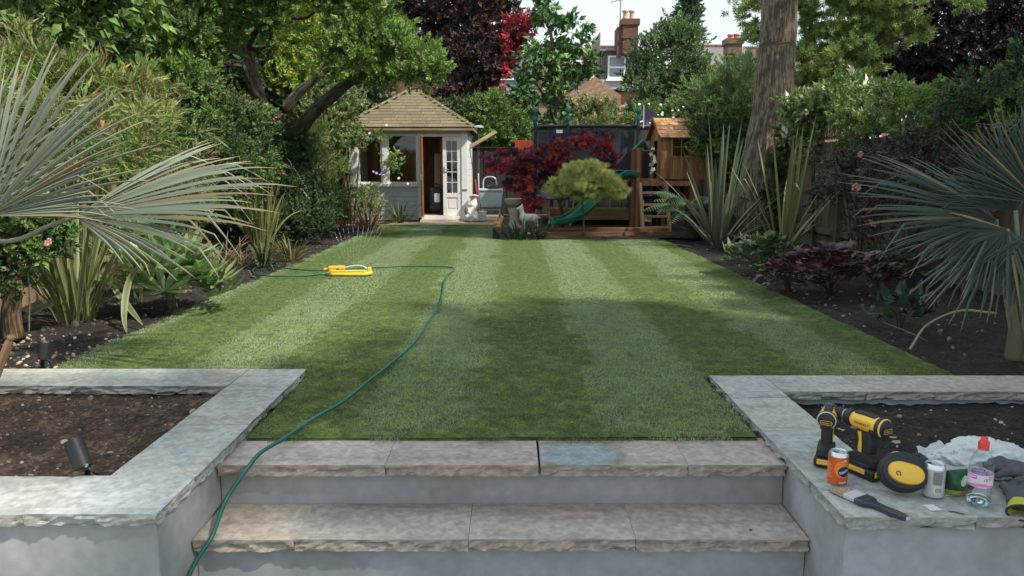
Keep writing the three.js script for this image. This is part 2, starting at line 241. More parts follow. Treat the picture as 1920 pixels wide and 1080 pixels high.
// fallen leaves and twigs on the right soil
{
  const bits = []; for (let i = 0; i < 70; i++) { const x = R(1.35, 3.4), z = -(rnd() < 0.4 ? R(2.55, 3.45) : R(3.9, 8)); if (-z > 3.8 && x < 2.4) continue; const g = new THREE.PlaneGeometry(R(0.012, 0.035), R(0.008, 0.016), 2, 1); bump(g, 0.01, 40); g.rotateX(-1.57 + R(-.5, .5)); g.rotateY(R(0, 6)); g.translate(x, -0.02 + R(0, 0.012), z); bits.push(g); }
  single('fallen_leaves', bits, M(0.34, 0.28, 0.2), 'pale dry leaf scraps lying on the right border soil', 'leaves', null, 'stuff');
}

// ---------- stone copings and steps ----------
const NZ = (x, y, s) => Math.abs(fbm(x * 9 + s, y * 26, s * 3, 4)) * 2.2;
function slab(x0, x1, yTop, t, Z0, Z1, edges, stain) {   // riven on the sides named in edges: f(ront) b(ack) l r; world x, top y, nearer Z0, farther Z1
  const w = x1 - x0, d = Z1 - Z0, nx = Math.max(2, Math.round(w / 0.014)), nz = Math.max(2, Math.round(d / 0.016)), s = rnd() * 40;
  const g = new THREE.BoxGeometry(w, t, d, nx, 5, nz); g.translate((x0 + x1) / 2, yTop - t / 2, -(Z0 + Z1) / 2);
  const p = g.attributes.position, col = new Float32Array(p.count * 3);
  for (let i = 0; i < p.count; i++) {
    let x = p.getX(i), y = p.getY(i), z = p.getZ(i); const k = (yTop - y) / t, cut = 0.003 + 0.027 * sm(0, 0.55, k), X = x, Zz = z;
    if (edges.includes('f') && z > -Z0 - 1e-4) z -= NZ(X, y, s) * cut; if (edges.includes('b') && z < -Z1 + 1e-4) z += NZ(X, y, s + 5) * cut;
    if (edges.includes('l') && x < x0 + 1e-4) x += NZ(Zz, y, s + 9) * cut; if (edges.includes('r') && x > x1 - 1e-4) x -= NZ(Zz, y, s + 13) * cut;
    if (k < 0.01) y += 0.0035 * fbm(X * 5 + s, Zz * 9) ; p.setXYZ(i, x, y, z);
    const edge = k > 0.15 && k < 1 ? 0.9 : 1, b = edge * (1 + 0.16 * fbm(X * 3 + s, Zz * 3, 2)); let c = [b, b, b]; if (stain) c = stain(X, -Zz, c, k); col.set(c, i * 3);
  }
  g.setAttribute('color', new THREE.BufferAttribute(col, 3)); g.computeVertexNormals(); return crease(uvBox(g, 1, rnd() * 5, rnd() * 5), 0.55);
}
const TOP = 0.02, TH = 0.042, gap = 0.0016;
function planter(label, sgn, outer, inner, front, run, jointsSide, jointsFront, jointsBack, far, Zf, Zfi, Zb0, Zb1) {
  const t = thing('retaining_wall', label, 'wall', V(sgn * outer, 0, -2.5)), o = t.position, put = (n, g, m) => { const q = part(n, g, m, t); q.position.copy(o).negate(); return q; };
  const X = (a, b) => sgn < 0 ? [-b, -a] : [a, b];
  const ov = 0.022, wx = outer + ov;   // wall faces stand back under the coping
  const U = [[wx, Zf + 0.035], [far, Zf + 0.035], [far, Zfi - 0.03], [wx + 0.23, Zfi - 0.03], [wx + 0.23, Zb0 + 0.03], [far, Zb0 + 0.03], [far, Zb1 - 0.03], [wx, Zb1 - 0.03]].map(([x, z]) => [sgn * x, z]);
  put('rendered_wall', uvBox(poly(U, 0.62 + TOP - TH - 0.002).rotateX(-Math.PI / 2).translate(0, -0.62, 0), 1, rnd() * 3, rnd() * 3), mRender);
  const mid = sgn < 0 ? 'r' : 'l', inn = sgn < 0 ? 'l' : 'r';
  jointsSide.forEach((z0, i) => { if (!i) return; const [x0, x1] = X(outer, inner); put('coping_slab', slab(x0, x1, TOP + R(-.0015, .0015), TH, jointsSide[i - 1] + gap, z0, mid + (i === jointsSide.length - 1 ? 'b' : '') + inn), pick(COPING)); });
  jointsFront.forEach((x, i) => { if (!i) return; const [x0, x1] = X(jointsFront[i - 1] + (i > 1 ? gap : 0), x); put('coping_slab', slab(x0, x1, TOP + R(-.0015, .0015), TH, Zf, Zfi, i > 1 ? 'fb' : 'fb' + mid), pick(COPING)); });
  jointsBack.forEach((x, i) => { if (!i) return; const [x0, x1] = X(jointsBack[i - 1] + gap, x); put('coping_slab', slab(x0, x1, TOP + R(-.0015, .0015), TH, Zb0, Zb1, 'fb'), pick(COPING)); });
}
planter('grey rendered planter wall with stone coping left of the steps', -1, 1.108, 1.415, 2.19, 0, [2.487, 3.02, 3.5, 3.91], [1.108, 1.53, 2.1, 2.7, 3.4], [1.415, 1.62, 2.2, 2.8, 3.4, 4], 4, 2.19, 2.487, 3.59, 3.91);
planter('grey rendered planter wall with stone coping right of the steps', 1, 1.03, 1.31, 2.17, 0, [2.46, 2.95, 3.4, 3.78], [1.03, 1.44, 2.03, 2.6, 3.4], [1.31, 1.5, 1.72, 2.05, 2.45, 3.0, 3.6, 4.2], 4.2, 2.17, 2.46, 3.49, 3.78);
{
  const t = thing('garden_steps', 'two broad stone steps between the planters up to the lawn', 'steps', V(0, 0, -2.7)), put = (n, g, m) => { const q = part(n, g, m, t); q.position.copy(t.position).negate(); return q; };
  const bl = (x, z, c, k) => { const r = Math.pow(Math.pow(Math.abs(x - 0.262) / 0.165, 3.2) + Math.pow(Math.abs(z - 2.815) / 0.125, 3.2), 1 / 3.2), q = (1 - sm(0.72, 1.1, r + 0.25 * fbm(x * 14, z * 14))) ; const rim = Math.exp(-Math.pow((r - 1.02) / 0.12, 2)) * 0.45; return k < 0.02 ? mulc([lerp(c[0], c[0] * 0.66, q), lerp(c[1], c[1] * 0.86, q), lerp(c[2], c[2] * 1.06, q)], 1 - rim * 0.7) : c; };
  const dirty = (x, z, c, k) => { const q = sm(0.25, 0.6, fbm(x * 4, z * 5, 8) + 0.2 * sm(2.75, 2.97, z)); return mulc(c, 1 - 0.2 * q); };
  const top = [-1.122, -0.484, 0.1, 0.67, 1.045], low = [-1.122, -0.768, -0.154, 0.435, 1.045];
  for (let i = 0; i < 4; i++) put('tread_slab', slab(top[i] + (i ? (i === 2 ? 0.009 : gap) : 0), top[i + 1], -0.026, 0.046, 2.695, 2.985, 'f', i === 2 ? bl : dirty), TREAD[i]);
  for (let i = 0; i < 4; i++) put('tread_slab', slab(low[i] + (i ? gap : 0), low[i + 1], -0.2 + R(-.002, .002), 0.046, 2.448, 2.735, 'f', dirty), TREAD[(i + 2) % 4]);
  put('riser', box(-1.126, 1.048, -0.205, -0.074, -2.9, -2.737), mRiser); put('riser', box(-1.126, 1.048, -0.62, -0.248, -2.73, -2.492), mRender);
  put('drain_hole', new THREE.CylinderGeometry(0.006, 0.006, 0.003, 12).translate(0.86, -0.1995, -2.52), mBlackPlastic);
}
// ---------- fences ----------
function boardFence(name, label, A, B, h, bw, mats, postEvery, opts = {}) {   // vertical boards from A to B, rails and posts behind
  const t = thing(name, label, 'fence', V(A.x, -0.05, A.z)), L = A.distanceTo(B), d = B.clone().sub(A).normalize(), turn = Math.atan2(-d.z, d.x); t.rotation.y = turn;
  const n = Math.round(L / bw), geos = [0, 1, 2, 3].map(() => box(0, bw + 0.012, 0, h, -0.006, 0.006, 0.003));
  for (let i = 0; i < n; i++) { const m = part('fence_board', geos[i % 4], pick(mats), t); m.position.set(i * bw, R(-.008, .008), (i & 1) * 0.008); m.rotation.y = 0.05; }
  for (let x = 0; x <= L; x += postEvery) part('fence_post', box(x - 0.05, x + 0.05, 0, h + (opts.post || 0.04), -0.115, -0.015, 0.006), opts.postM || mats[0], t);
  for (const y of [0.25, h - 0.25]) part('fence_rail', box(0, L, y, y + 0.08, -0.06, -0.02, 0.004), mats[0], t);
  if (opts.cap) part('fence_cap', box(-0.02, L + 0.02, h + 0.01, h + 0.04, -0.04, 0.04, 0.006), mats[0], t);
  return t;
}
const fenceM = [woodM(0.17, 0.165, 0.135), woodM(0.155, 0.152, 0.125), woodM(0.185, 0.175, 0.14), woodM(0.145, 0.142, 0.115)];
const fenceLM = [woodM(0.31, 0.265, 0.2), woodM(0.28, 0.245, 0.19), woodM(0.33, 0.28, 0.215)];
const blackM = [woodM(0.028, 0.029, 0.033), woodM(0.034, 0.034, 0.038), woodM(0.024, 0.025, 0.03)];
{
  const rf = boardFence('boundary_fence', 'weathered grey-brown board fence with trellis top behind the right border', V(4.35, 0, -2.5), V(4.35, 0, -18.3), 1.5, 0.125, fenceM, 1.83);
  const tr = sub('trellis', rf), L = 15.8; tr.position.set(0, 1.53, 0);
  const vg = box(-0.017, 0.017, 0, 0.4, -0.008, 0.008), n = Math.floor(L / 0.085);
  for (let i = 0; i < n; i++) { const m = part('trellis_slat', vg, fenceM[i % 3], tr); m.position.x = i * 0.085 + 0.03; }
  for (const y of [0.02, 0.2, 0.38]) part('trellis_slat', box(0, L, y, y + 0.03, 0.009, 0.021), fenceM[0], tr);
  boardFence('boundary_fence', 'sun-bleached beige board fence half hidden behind the left border plants', V(-3.98, 0, -18.3), V(-3.98, 0, -2.5), 1.32, 0.125, fenceLM, 1.83, { cap: 1 });
  boardFence('boundary_fence', 'black stained fence across the far end between summerhouse and trampoline', V(-5.3, 0, -18.3), V(4.35, 0, -18.3), 1.62, 0.14, blackM, 1.83, { cap: 1 });
}
{ // orange-red painted panel beside the trampoline
  const t = thing('painted_panel', 'orange-red painted wooden panel standing behind the red maple', 'panel', P(985, 400, 17).setY(0)), o = woodM(0.5, 0.075, 0.022, { roughness: 0.6 });
  for (let i = 0; i < 7; i++) { const m = part('plank', box(-0.24, 0.24, 0, 0.232, -0.012, 0.012, 0.004), o, t); m.position.set(0, 0.06 + i * 0.238, 0); }
  for (const x of [-0.2, 0.2]) part('post', box(x - 0.035, x + 0.035, -0.02, 1.72, -0.085, -0.014, 0.004), o, t);
}
// ---------- summerhouse ----------
{
  const Z = 16.1, t = thing('summerhouse', 'small white and pale blue summerhouse with hipped shingle roof and open door', 'summerhouse', V(-2.25, 0, -Z));
  const L = (u, v) => { const p = P(u, v, Z); return [p.x + 2.25, p.y]; };
  const X = u => L(u, 300)[0], Y = v => L(800, v)[1], Wd = 1.85;
  const white = M(0.80, 0.80, 0.77, { map: T.paint, roughness: 0.55 }), blue = M(0.50, 0.56, 0.56, { map: T.paint, roughness: 0.6 }), orange = woodM(0.46, 0.19, 0.065, { roughness: 0.45 }), inner = woodM(0.36, 0.19, 0.09);
  const xl = X(655), xr = X(877), yb = Y(414), yt = Y(243);
  // frame posts and rails on the front
  const F = (n, u0, u1, v0, v1, z0, z1, m, b = 0.006) => part(n, box(X(u0), X(u1), Y(v1), Y(v0), z0, z1, b), m, t);
  F('corner_post', 655, 671, 252, 345, -0.08, 0.012, white); F('mullion', 716.5, 726.5, 252, 345, -0.06, 0.008, white); F('door_post', 783, 791.5, 250, 408, -0.09, 0.02, white); F('corner_post', 865, 877, 250, 412, -0.09, 0.012, white);
  F('head_beam', 655, 877, 242, 252, -0.09, 0.005, M(0.52, 0.5, 0.46, { map: T.paint })); F('window_sill', 653, 784, 344, 350, -0.07, 0.045, white);
  F('door_lintel', 791.5, 865, 250, 256, -0.08, 0.0, white);
  for (const [a, b] of [[671, 716.5], [726.5, 783]]) {
    const w = sub('window', t); const pb = (x0, x1, y0, y1) => part('sash', box(x0, x1, y0, y1, -0.045, -0.01, 0.003), white, w), x0 = X(a), x1 = X(b), y0 = Y(344), y1 = Y(252);
    pb(x0 + .001, x0 + 0.035, y0, y1); pb(x1 - 0.035, x1 - .001, y0, y1); pb(x0 + 0.036, x1 - 0.036, y0, y0 + 0.035); pb(x0 + 0.036, x1 - 0.036, y1 - 0.035, y1);
    part('pane', box(x0 + 0.034, x1 - 0.034, y0 + 0.034, y1 - 0.034, -0.03, -0.026), mGlass, w);
  }
  for (let i = 0; i < 7; i++) { const a = yb + 0.02, h = (Y(350) - a) / 7; const m = part('cladding_plank', box(xl + 0.004, X(783) - 0.002, a + i * h, a + (i + 1) * h - 0.006, -0.03, -0.008, 0.004), blue, t); m.rotation.x = 0; part('cladding_lip', box(xl + 0.004, X(783) - 0.002, a + i * h - 0.004, a + i * h + 0.008, -0.008, 0.001, 0.001), blue, t); }
  // side walls, back wall, floor, ceiling
  const plank = (z0, z1, x) => { for (let i = 0; i < 14; i++) { const h = (yt - yb) / 14; part('cladding_plank', box(x - 0.012, x + 0.012, yb + i * h, yb + (i + 1) * h - 0.005, z0, z1, 0.003), white, t); } };
  plank(-Wd, -0.092, xr - 0.013); plank(-Wd, -0.092, xl + 0.013);
  for (let i = 0; i < 10; i++) { const w = (xr - xl - 0.06) / 10; part('lining_board', box(xl + 0.03 + i * w, xl + 0.03 + (i + 1) * w - 0.004, yb, yt, -Wd + 0.002, -Wd + 0.02), inner, t); }
  part('floor', box(xl + 0.03, xr - 0.03, yb - 0.02, Y(403), -Wd + 0.022, -0.1), inner, t); part('ceiling', box(xl + 0.03, xr - 0.03, yt - 0.03, yt - 0.01, -Wd + 0.022, -0.1), inner, t);
  part('lining_board', box(X(821), X(834), Y(402), Y(256), -0.62, -0.6), orange, t);
  for (const u of [812, 826]) part('curtain', (() => { const g = new THREE.PlaneGeometry(0.14, 0.75, 12, 4), p = g.attributes.position; for (let i = 0; i < p.count; i++) p.setZ(i, 0.018 * Math.sin(p.getX(i) * 90)); g.computeVertexNormals(); g.translate(X(u), Y(320), -0.9); return g; })(), M(0.5, 0.42, 0.3), t);
  F('threshold', 789, 872, 404.5, 411, -0.1, 0.06, white); part('step', box(X(786), X(876), yb - 0.06, Y(411.2), -0.1, 0.14, 0.006), M(0.55, 0.5, 0.45, { map: T.stone }), t);
  // open door leaf, seen nearly edge on
  const d1 = sub('door', t); d1.position.set(X(792), 0, 0.02); d1.rotation.y = -1.42; const dh = Y(256) - Y(404), D0 = Y(404);
  part('door_leaf', box(0, 0.5, D0, D0 + dh, 0.0, 0.035, 0.004), orange, d1); part('handle', box(0.42, 0.455, D0 + 0.75, D0 + 0.88, 0.036, 0.06, 0.004), mMetal, d1);
  // right door, closed
  const d2 = sub('door', t), dw = (n, u0, u1, v0, v1, z0 = -0.05, z1 = -0.01, m = white) => part(n, box(X(u0), X(u1), Y(v1), Y(v0), z0, z1, 0.003), m, d2);
  dw('stile', 830, 837, 256.5, 404); dw('stile', 857, 864.5, 256.5, 404); dw('rail', 837.1, 856.9, 256.5, 264); dw('rail', 837.1, 856.9, 362, 370); dw('rail', 837.1, 856.9, 394, 404); dw('panel', 837.1, 856.9, 370.1, 393.9, -0.04, -0.025); dw('panel', 840, 854, 373.5, 390, -0.0249, -0.018);
  dw('pane', 837, 857, 264, 362, -0.032, -0.029, mGlass);
  for (const v of [283.5, 303, 322.5, 342]) dw('glazing_bar', 837, 857, v - 0.55, v + 0.55, -0.028, -0.02); dw('glazing_bar', 846.6, 847.6, 264, 362, -0.0279, -0.0205);
  part('handle', [box(X(833) - 0.012, X(833) + 0.012, Y(322), Y(312), -0.009, 0.0, 0.002), box(X(833) - 0.01, X(833) + 0.09, Y(318.2), Y(316.8), 0.01, 0.028, 0.004)], mMetal, d2);
  part('letter_slot', box(X(866), X(876), Y(356), Y(354), 0.013, 0.03, 0.002), M(0.3, 0.29, 0.27), t);
  // roof: hips with courses of shingles
  const roof = sub('roof', t), ox = 0.13, ex0 = xl - ox, ex1 = xr + ox, ez0 = ox + 0.02, ez1 = -Wd - ox, ey = Y(240), ap = V((ex0 + ex1) / 2 + 0.02, 2.83, (ez0 + ez1) / 2), shM = [M(0.40, 0.35, 0.25, { map: T.shingle, roughness: 0.9 }), M(0.34, 0.30, 0.22, { map: T.shingle, roughness: 0.9 }), M(0.45, 0.385, 0.27, { map: T.shingle, roughness: 0.9 })];
  const corners = [V(ex0, ey, ez0), V(ex1, ey, ez0), V(ex1, ey, ez1), V(ex0, ey, ez1)];
  const shg = [0, 1, 2].map(() => uvBox(new THREE.BoxGeometry(1, 0.016, 1), 1, rnd(), rnd()));
  for (let f = 0; f < 4; f++) {
    const A = corners[f], B = corners[(f + 1) % 4], ex = B.clone().sub(A), w = ex.length(); ex.normalize(); const m0 = A.clone().add(B).multiplyScalar(0.5), upv = ap.clone().sub(m0), sl = upv.length(); const nrm = ex.clone().cross(upv).normalize(), mid = upv.clone().normalize(); const N = f === 0 || f === 1 ? 13 : 8;
    for (let i = 0; i < N; i++) {
      const s0 = i / N, s1 = (i + 1) / N + 0.03, c = 1 - (s0 + s1) / 2, half = w / 2 * (1 - s0 - 0.3 / N); if (half < 0.03) continue;
      const cnt = Math.max(1, Math.round(half * 2 / 0.3)); let x = -half; const first = (i & 1) ? 0.15 : 0.3;
      while (x < half - 0.02) { let e = Math.min(half, x + (x === -half ? first : 0.3)); if (half - e < 0.06) e = half; const m = part('shingle', shg[i % 3], pick(shM), roof); const mm = new THREE.Matrix4().makeBasis(ex, nrm, mid.clone().negate()); m.quaternion.setFromRotationMatrix(mm).multiply(new THREE.Quaternion().setFromAxisAngle(V(1, 0, 0), -0.06)); if (nrm.y < 0) { } m.scale.set(e - x - 0.004, 1, sl * (s1 - s0)); m.position.copy(m0).addScaledVector(mid, sl * (s0 + s1) / 2).addScaledVector(ex, (x + e) / 2).addScaledVector(nrm, nrm.y > 0 ? 0.014 : -0.014); x = e; }
    }
  }
  const deckG = new THREE.BufferGeometry(); { const p = []; for (let f = 0; f < 4; f++) { const a = corners[f], b = corners[(f + 1) % 4]; p.push(...a.toArray(), ...b.toArray(), ...ap.toArray()); } deckG.setAttribute('position', new THREE.Float32BufferAttribute(p, 3)); deckG.setAttribute('uv', new THREE.Float32BufferAttribute(new Float32Array(24), 2)); deckG.computeVertexNormals(); deckG.translate(0, -0.006, 0); }
  part('roof_deck', deckG, M(0.2, 0.15, 0.1), roof);
  for (let f = 0; f < 4; f++) part('hip_cap', bar(corners[f].clone().add(V(0, 0.025, 0)), ap.clone().add(V(0, 0.03, 0)), 0.075, 0.02), shM[2], roof);
  for (let f = 0; f < 4; f++) { const a = corners[f].clone().add(V(0, -0.035, 0)), b = corners[(f + 1) % 4].clone().add(V(0, -0.035, 0)); part('fascia', bar(a, b, f % 2 ? 0.022 : 0.05, f % 2 ? 0.05 : 0.022), M(0.36, 0.31, 0.24, { map: T.wood }), roof); }
  // what stands inside
  const b = thing('rucksack', 'dark bag with a white pocket standing inside the summerhouse doorway', 'bag', V(-2.25 + X(812), Y(402), -Z - 0.45));
  part('body', bump(new RoundedBoxGeometry(0.3, 0.55, 0.22, 5, 0.08).translate(0, 0.3, 0), 0.03, 6), M(0.03, 0.03, 0.035), b); part('pocket', bump(new RoundedBoxGeometry(0.13, 0.2, 0.06, 4, 0.025).translate(0.04, 0.34, 0.13), 0.01, 12), M(0.65, 0.66, 0.7), b); part('strap', tube([V(0.1, 0.5, 0.08), V(0.17, 0.35, 0.14), V(0.14, 0.1, 0.1)], 0.018, 6), M(0.03, 0.03, 0.03), b); part('top_handle', tube([V(-0.12, 0.56, 0), V(0, 0.64, 0), V(0.16, 0.58, 0)], 0.014, 6), M(0.04, 0.04, 0.04), b);
}
{ // leaning plank and things by the summerhouse wall
  single('leaning_plank', bar(P(872, 281, 16.7), P(930, 247, 17.6), 0.09, 0.03), woodM(0.26, 0.22, 0.16), 'weathered plank sticking out slantwise beside the summerhouse roof', 'plank');
  const f = thing('floodlight', 'small grey lamp under the leaning plank by the summerhouse', 'lamp', P(897, 240, 17.4)); part('hood', new THREE.SphereGeometry(0.13, 16, 8, 0, 6.3, 0, 1.5).scale(1.0, 0.5, 0.9), M(0.27, 0.29, 0.3), f); part('pole', cyl(0.02, 0.02, 1.45, 8).translate(0, -1.45, 0), M(0.06, 0.06, 0.06), f);
  const wl = V(G(900, 409).x, 0, -15.9);
  const b1 = thing('rubble_sack', 'crumpled white sack leaning against the summerhouse corner', 'sack', P(884, 410, 16.0).setY(0)), ws = M(0.74, 0.68, 0.66, { roughness: 0.6 });
  part('sack_body', bump(blobMesh([[V(-0.02, 0.1, 0), V(0.03, 0.32, 0.02), 0.13, 0.1], [V(0.02, 0.32, 0), V(0.06, 0.48, 0), 0.09, 0.06], [V(-0.1, 0.08, 0.05), V(0.1, 0.07, 0.06), 0.08, 0.09]], 0.025, 0.05), 0.06, 9), ws, b1); part('sack_neck', bump(new THREE.TorusGeometry(0.075, 0.03, 8, 20).rotateX(1.3).translate(0.06, 0.5, 0), 0.03, 14), M(0.62, 0.42, 0.4, { roughness: 0.6 }), b1); part('dark_fold', bump(new THREE.SphereGeometry(0.06, 12, 10).scale(0.7, 1.7, 0.6).translate(-0.1, 0.2, 0.1), 0.02, 12), M(0.16, 0.12, 0.1), b1);
  const b2 = thing('paint_tub', 'small pale tub on the paving between sack and cart', 'tub', P(905, 408, 15.9).setY(0)); part('body', lathe([[0.001, 0], [0.07, 0], [0.085, 0.19], [0.08, 0.19], [0.066, 0.01]]), M(0.55, 0.55, 0.55), b2); part('lid', cyl(0.09, 0.09, 0.02, 24).translate(0, 0.185, 0), M(0.7, 0.7, 0.68), b2); part('handle', new THREE.TorusGeometry(0.085, 0.004, 6, 20, Math.PI).rotateX(0.6).translate(0, 0.17, 0), mMetal, b2);
  const br = thing('broom', 'red handled broom leaning behind the white sack', 'broom', P(899, 400, 16.2).setY(0)); part('handle', bar(V(0.02, 0.05, 0), V(-0.09, 0.86, -0.1), 0.028, 0.028, 0.01), M(0.5, 0.03, 0.06, { roughness: 0.4 }), br); part('head', box(-0.1, 0.14, 0.03, 0.08, -0.03, 0.03, 0.01), M(0.45, 0.03, 0.05), br); part('bristles', box(-0.09, 0.13, -0.02, 0.03, -0.025, 0.025), M(0.1, 0.08, 0.06), br);
  // folding trolley
  const c = thing('garden_trolley', 'grey-blue garden trolley with tall tubular handle beside the summerhouse', 'trolley', P(921, 408, 16.1).setY(0)), gm = M(0.34, 0.42, 0.43, { roughness: 0.5 }), tm = M(0.5, 0.55, 0.56, { metalness: 0.5, roughness: 0.4 });
  part('handle', tube([V(-0.15, 0.2, -0.1), V(-0.17, 0.6, -0.16), V(-0.16, 0.86, -0.2), V(-0.1, 0.91, -0.21), V(0.05, 0.91, -0.21), V(0.1, 0.86, -0.2), V(0.12, 0.55, -0.16), V(0.14, 0.2, -0.1)], 0.016, 8, 40), tm, c); part('pole', tube([V(-0.25, 0.1, -0.05), V(-0.28, 0.99, -0.25)], 0.014, 8), tm, c);
  part('bin', crease(poly([[-0.2, 0.3], [0.2, 0.3], [0.24, 0.62], [-0.24, 0.62]], 0.2, 0.02).translate(0, 0, -0.12), 0.5), gm, c); part('shelf', box(-0.25, 0.25, 0.63, 0.67, -0.15, 0.12, 0.01), M(0.6, 0.62, 0.6), c); part('dark_cloth', bump(new THREE.SphereGeometry(0.12, 16, 12).scale(1.3, 0.5, 0.8).translate(0.03, 0.7, 0), 0.05, 9), M(0.03, 0.03, 0.03), c);
  for (const x of [-0.17, 0.17]) { part('leg', bar(V(x, 0.3, 0.02), V(x * 1.25, 0.0, 0.1), 0.025), tm, c); const w = part('wheel', new THREE.TorusGeometry(0.085, 0.025, 10, 24).rotateY(1.57).translate(x * 1.1, 0.11, -0.1), mBlackPlastic, c); part('spokes', new THREE.CylinderGeometry(0.08, 0.08, 0.012, 16).rotateZ(1.57).translate(x * 1.1, 0.11, -0.1), M(0.3, 0.32, 0.33), c); }
  part('brace', [bar(V(-0.2, 0.12, 0.06), V(0.2, 0.12, 0.06), 0.02), bar(V(-0.19, 0.22, 0.04), V(0.19, 0.22, 0.04), 0.016)], tm, c);
}
{ // stone bowl on a pedestal and the white animal statue
  const stone = M(0.62, 0.55, 0.44, { map: T.stone, bumpMap: T.stoneB, bumpScale: 0.004 });
  const u = thing('stone_urn', 'cream stone bowl on a tapering pedestal beside the red maple', 'urn', P(964, 408, 13.6).setY(0.02));
  part('bowl', lathe([[0.001, 0.385], [0.05, 0.39], [0.15, 0.42], [0.17, 0.5], [0.175, 0.535], [0.155, 0.54], [0.14, 0.5], [0.001, 0.46]], 32), stone, u); part('pedestal', lathe([[0.14, 0], [0.14, 0.04], [0.09, 0.08], [0.075, 0.25], [0.12, 0.36], [0.06, 0.388], [0.001, 0.388]], 28), stone, u);
  const s = thing('deer_statue', 'white statue of a standing animal with raised head among the low leaves', 'statue', P(992, 425, 12.6).setY(0)); s.rotation.y = 0.15; s.scale.setScalar(0.92);
  const w = M(0.66, 0.62, 0.53, { roughness: 0.85, bumpMap: T.stoneB, bumpScale: 0.004 });
  const bd = blobMesh([[V(-0.1, 0.3, 0), V(0.1, 0.3, 0), 0.075, 0.072], [V(-0.11, 0.32, 0), V(-0.15, 0.47, 0), 0.055, 0.036], [V(-0.15, 0.48, 0), V(-0.22, 0.46, 0), 0.036, 0.02], [V(-0.1, 0.28, 0.035), V(-0.11, 0.02, 0.04), 0.032, 0.016], [V(-0.1, 0.28, -0.035), V(-0.08, 0.02, -0.04), 0.032, 0.016], [V(0.11, 0.28, 0.035), V(0.15, 0.15, 0.04), 0.042, 0.02], [V(0.15, 0.15, 0.04), V(0.12, 0.02, 0.04), 0.02, 0.016], [V(0.11, 0.28, -0.035), V(0.16, 0.16, -0.04), 0.042, 0.02], [V(0.16, 0.16, -0.04), V(0.15, 0.02, -0.04), 0.02, 0.016], [V(0.16, 0.32, 0), V(0.21, 0.29, 0), 0.022, 0.012], [V(-0.14, 0.5, 0.02), V(-0.125, 0.555, 0.035), 0.014, 0.006], [V(-0.14, 0.5, -0.02), V(-0.125, 0.555, -0.035), 0.014, 0.006]], 0.011, 0.03);
  part('body', bd, w, s); for (const z of [-0.027, 0.027]) part('eye', new THREE.SphereGeometry(0.006, 8, 6).translate(-0.175, 0.492, z), mBlackPlastic, s); part('plinth', new RoundedBoxGeometry(0.4, 0.03, 0.16, 2, 0.008).translate(0.02, 0.012, 0), w, s);
}
// ---------- raised edge, slide, trampoline, play tower ----------
{
  const slM = [woodM(0.26, 0.15, 0.1), woodM(0.22, 0.13, 0.09), woodM(0.3, 0.18, 0.12)];
  single('timber_sleeper', bar(G(1024, 443).setY(0.02), G(1262, 441).setY(0.02), 0.09, 0.1, 0.008), slM[0], 'front reddish timber sleeper edging the play area behind the lawn', 'sleeper');
  single('timber_sleeper', bar(P(1030, 425, 12.6).setY(0.06), P(1250, 422, 12.6).setY(0.06), 0.1, 0.12, 0.008), slM[1], 'second timber sleeper at the foot of the slide', 'sleeper');
  single('timber_sleeper', bar(P(1030, 400, 14.0).setY(0.26), P(1200, 400, 14.0).setY(0.26), 0.22, 0.12, 0.01), woodM(0.42, 0.31, 0.17), 'pale yellowish timber sleeper under the trampoline front', 'sleeper');
  single('timber_sleeper', bar(V(-0.24, 0.1, -12.5), V(-0.24, 0.1, -14.2), 0.1, 0.16, 0.01), woodM(0.55, 0.28, 0.15), 'orange-brown timber sleeper end-on at the lawn corner', 'sleeper');
  const st = thing('edging_post', 'short dark post under the end of the orange-brown sleeper', 'post', V(-0.25, 0, -11.95)); part('shaft', box(-0.06, 0.06, -0.05, 0.16, -0.06, 0.06, 0.01), woodM(0.05, 0.045, 0.04), st); part('top', bar(V(0.01, 0.2, 0.02), V(0.05, 0.24, -0.4), 0.11, 0.07, 0.008), woodM(0.6, 0.28, 0.16), st);
}
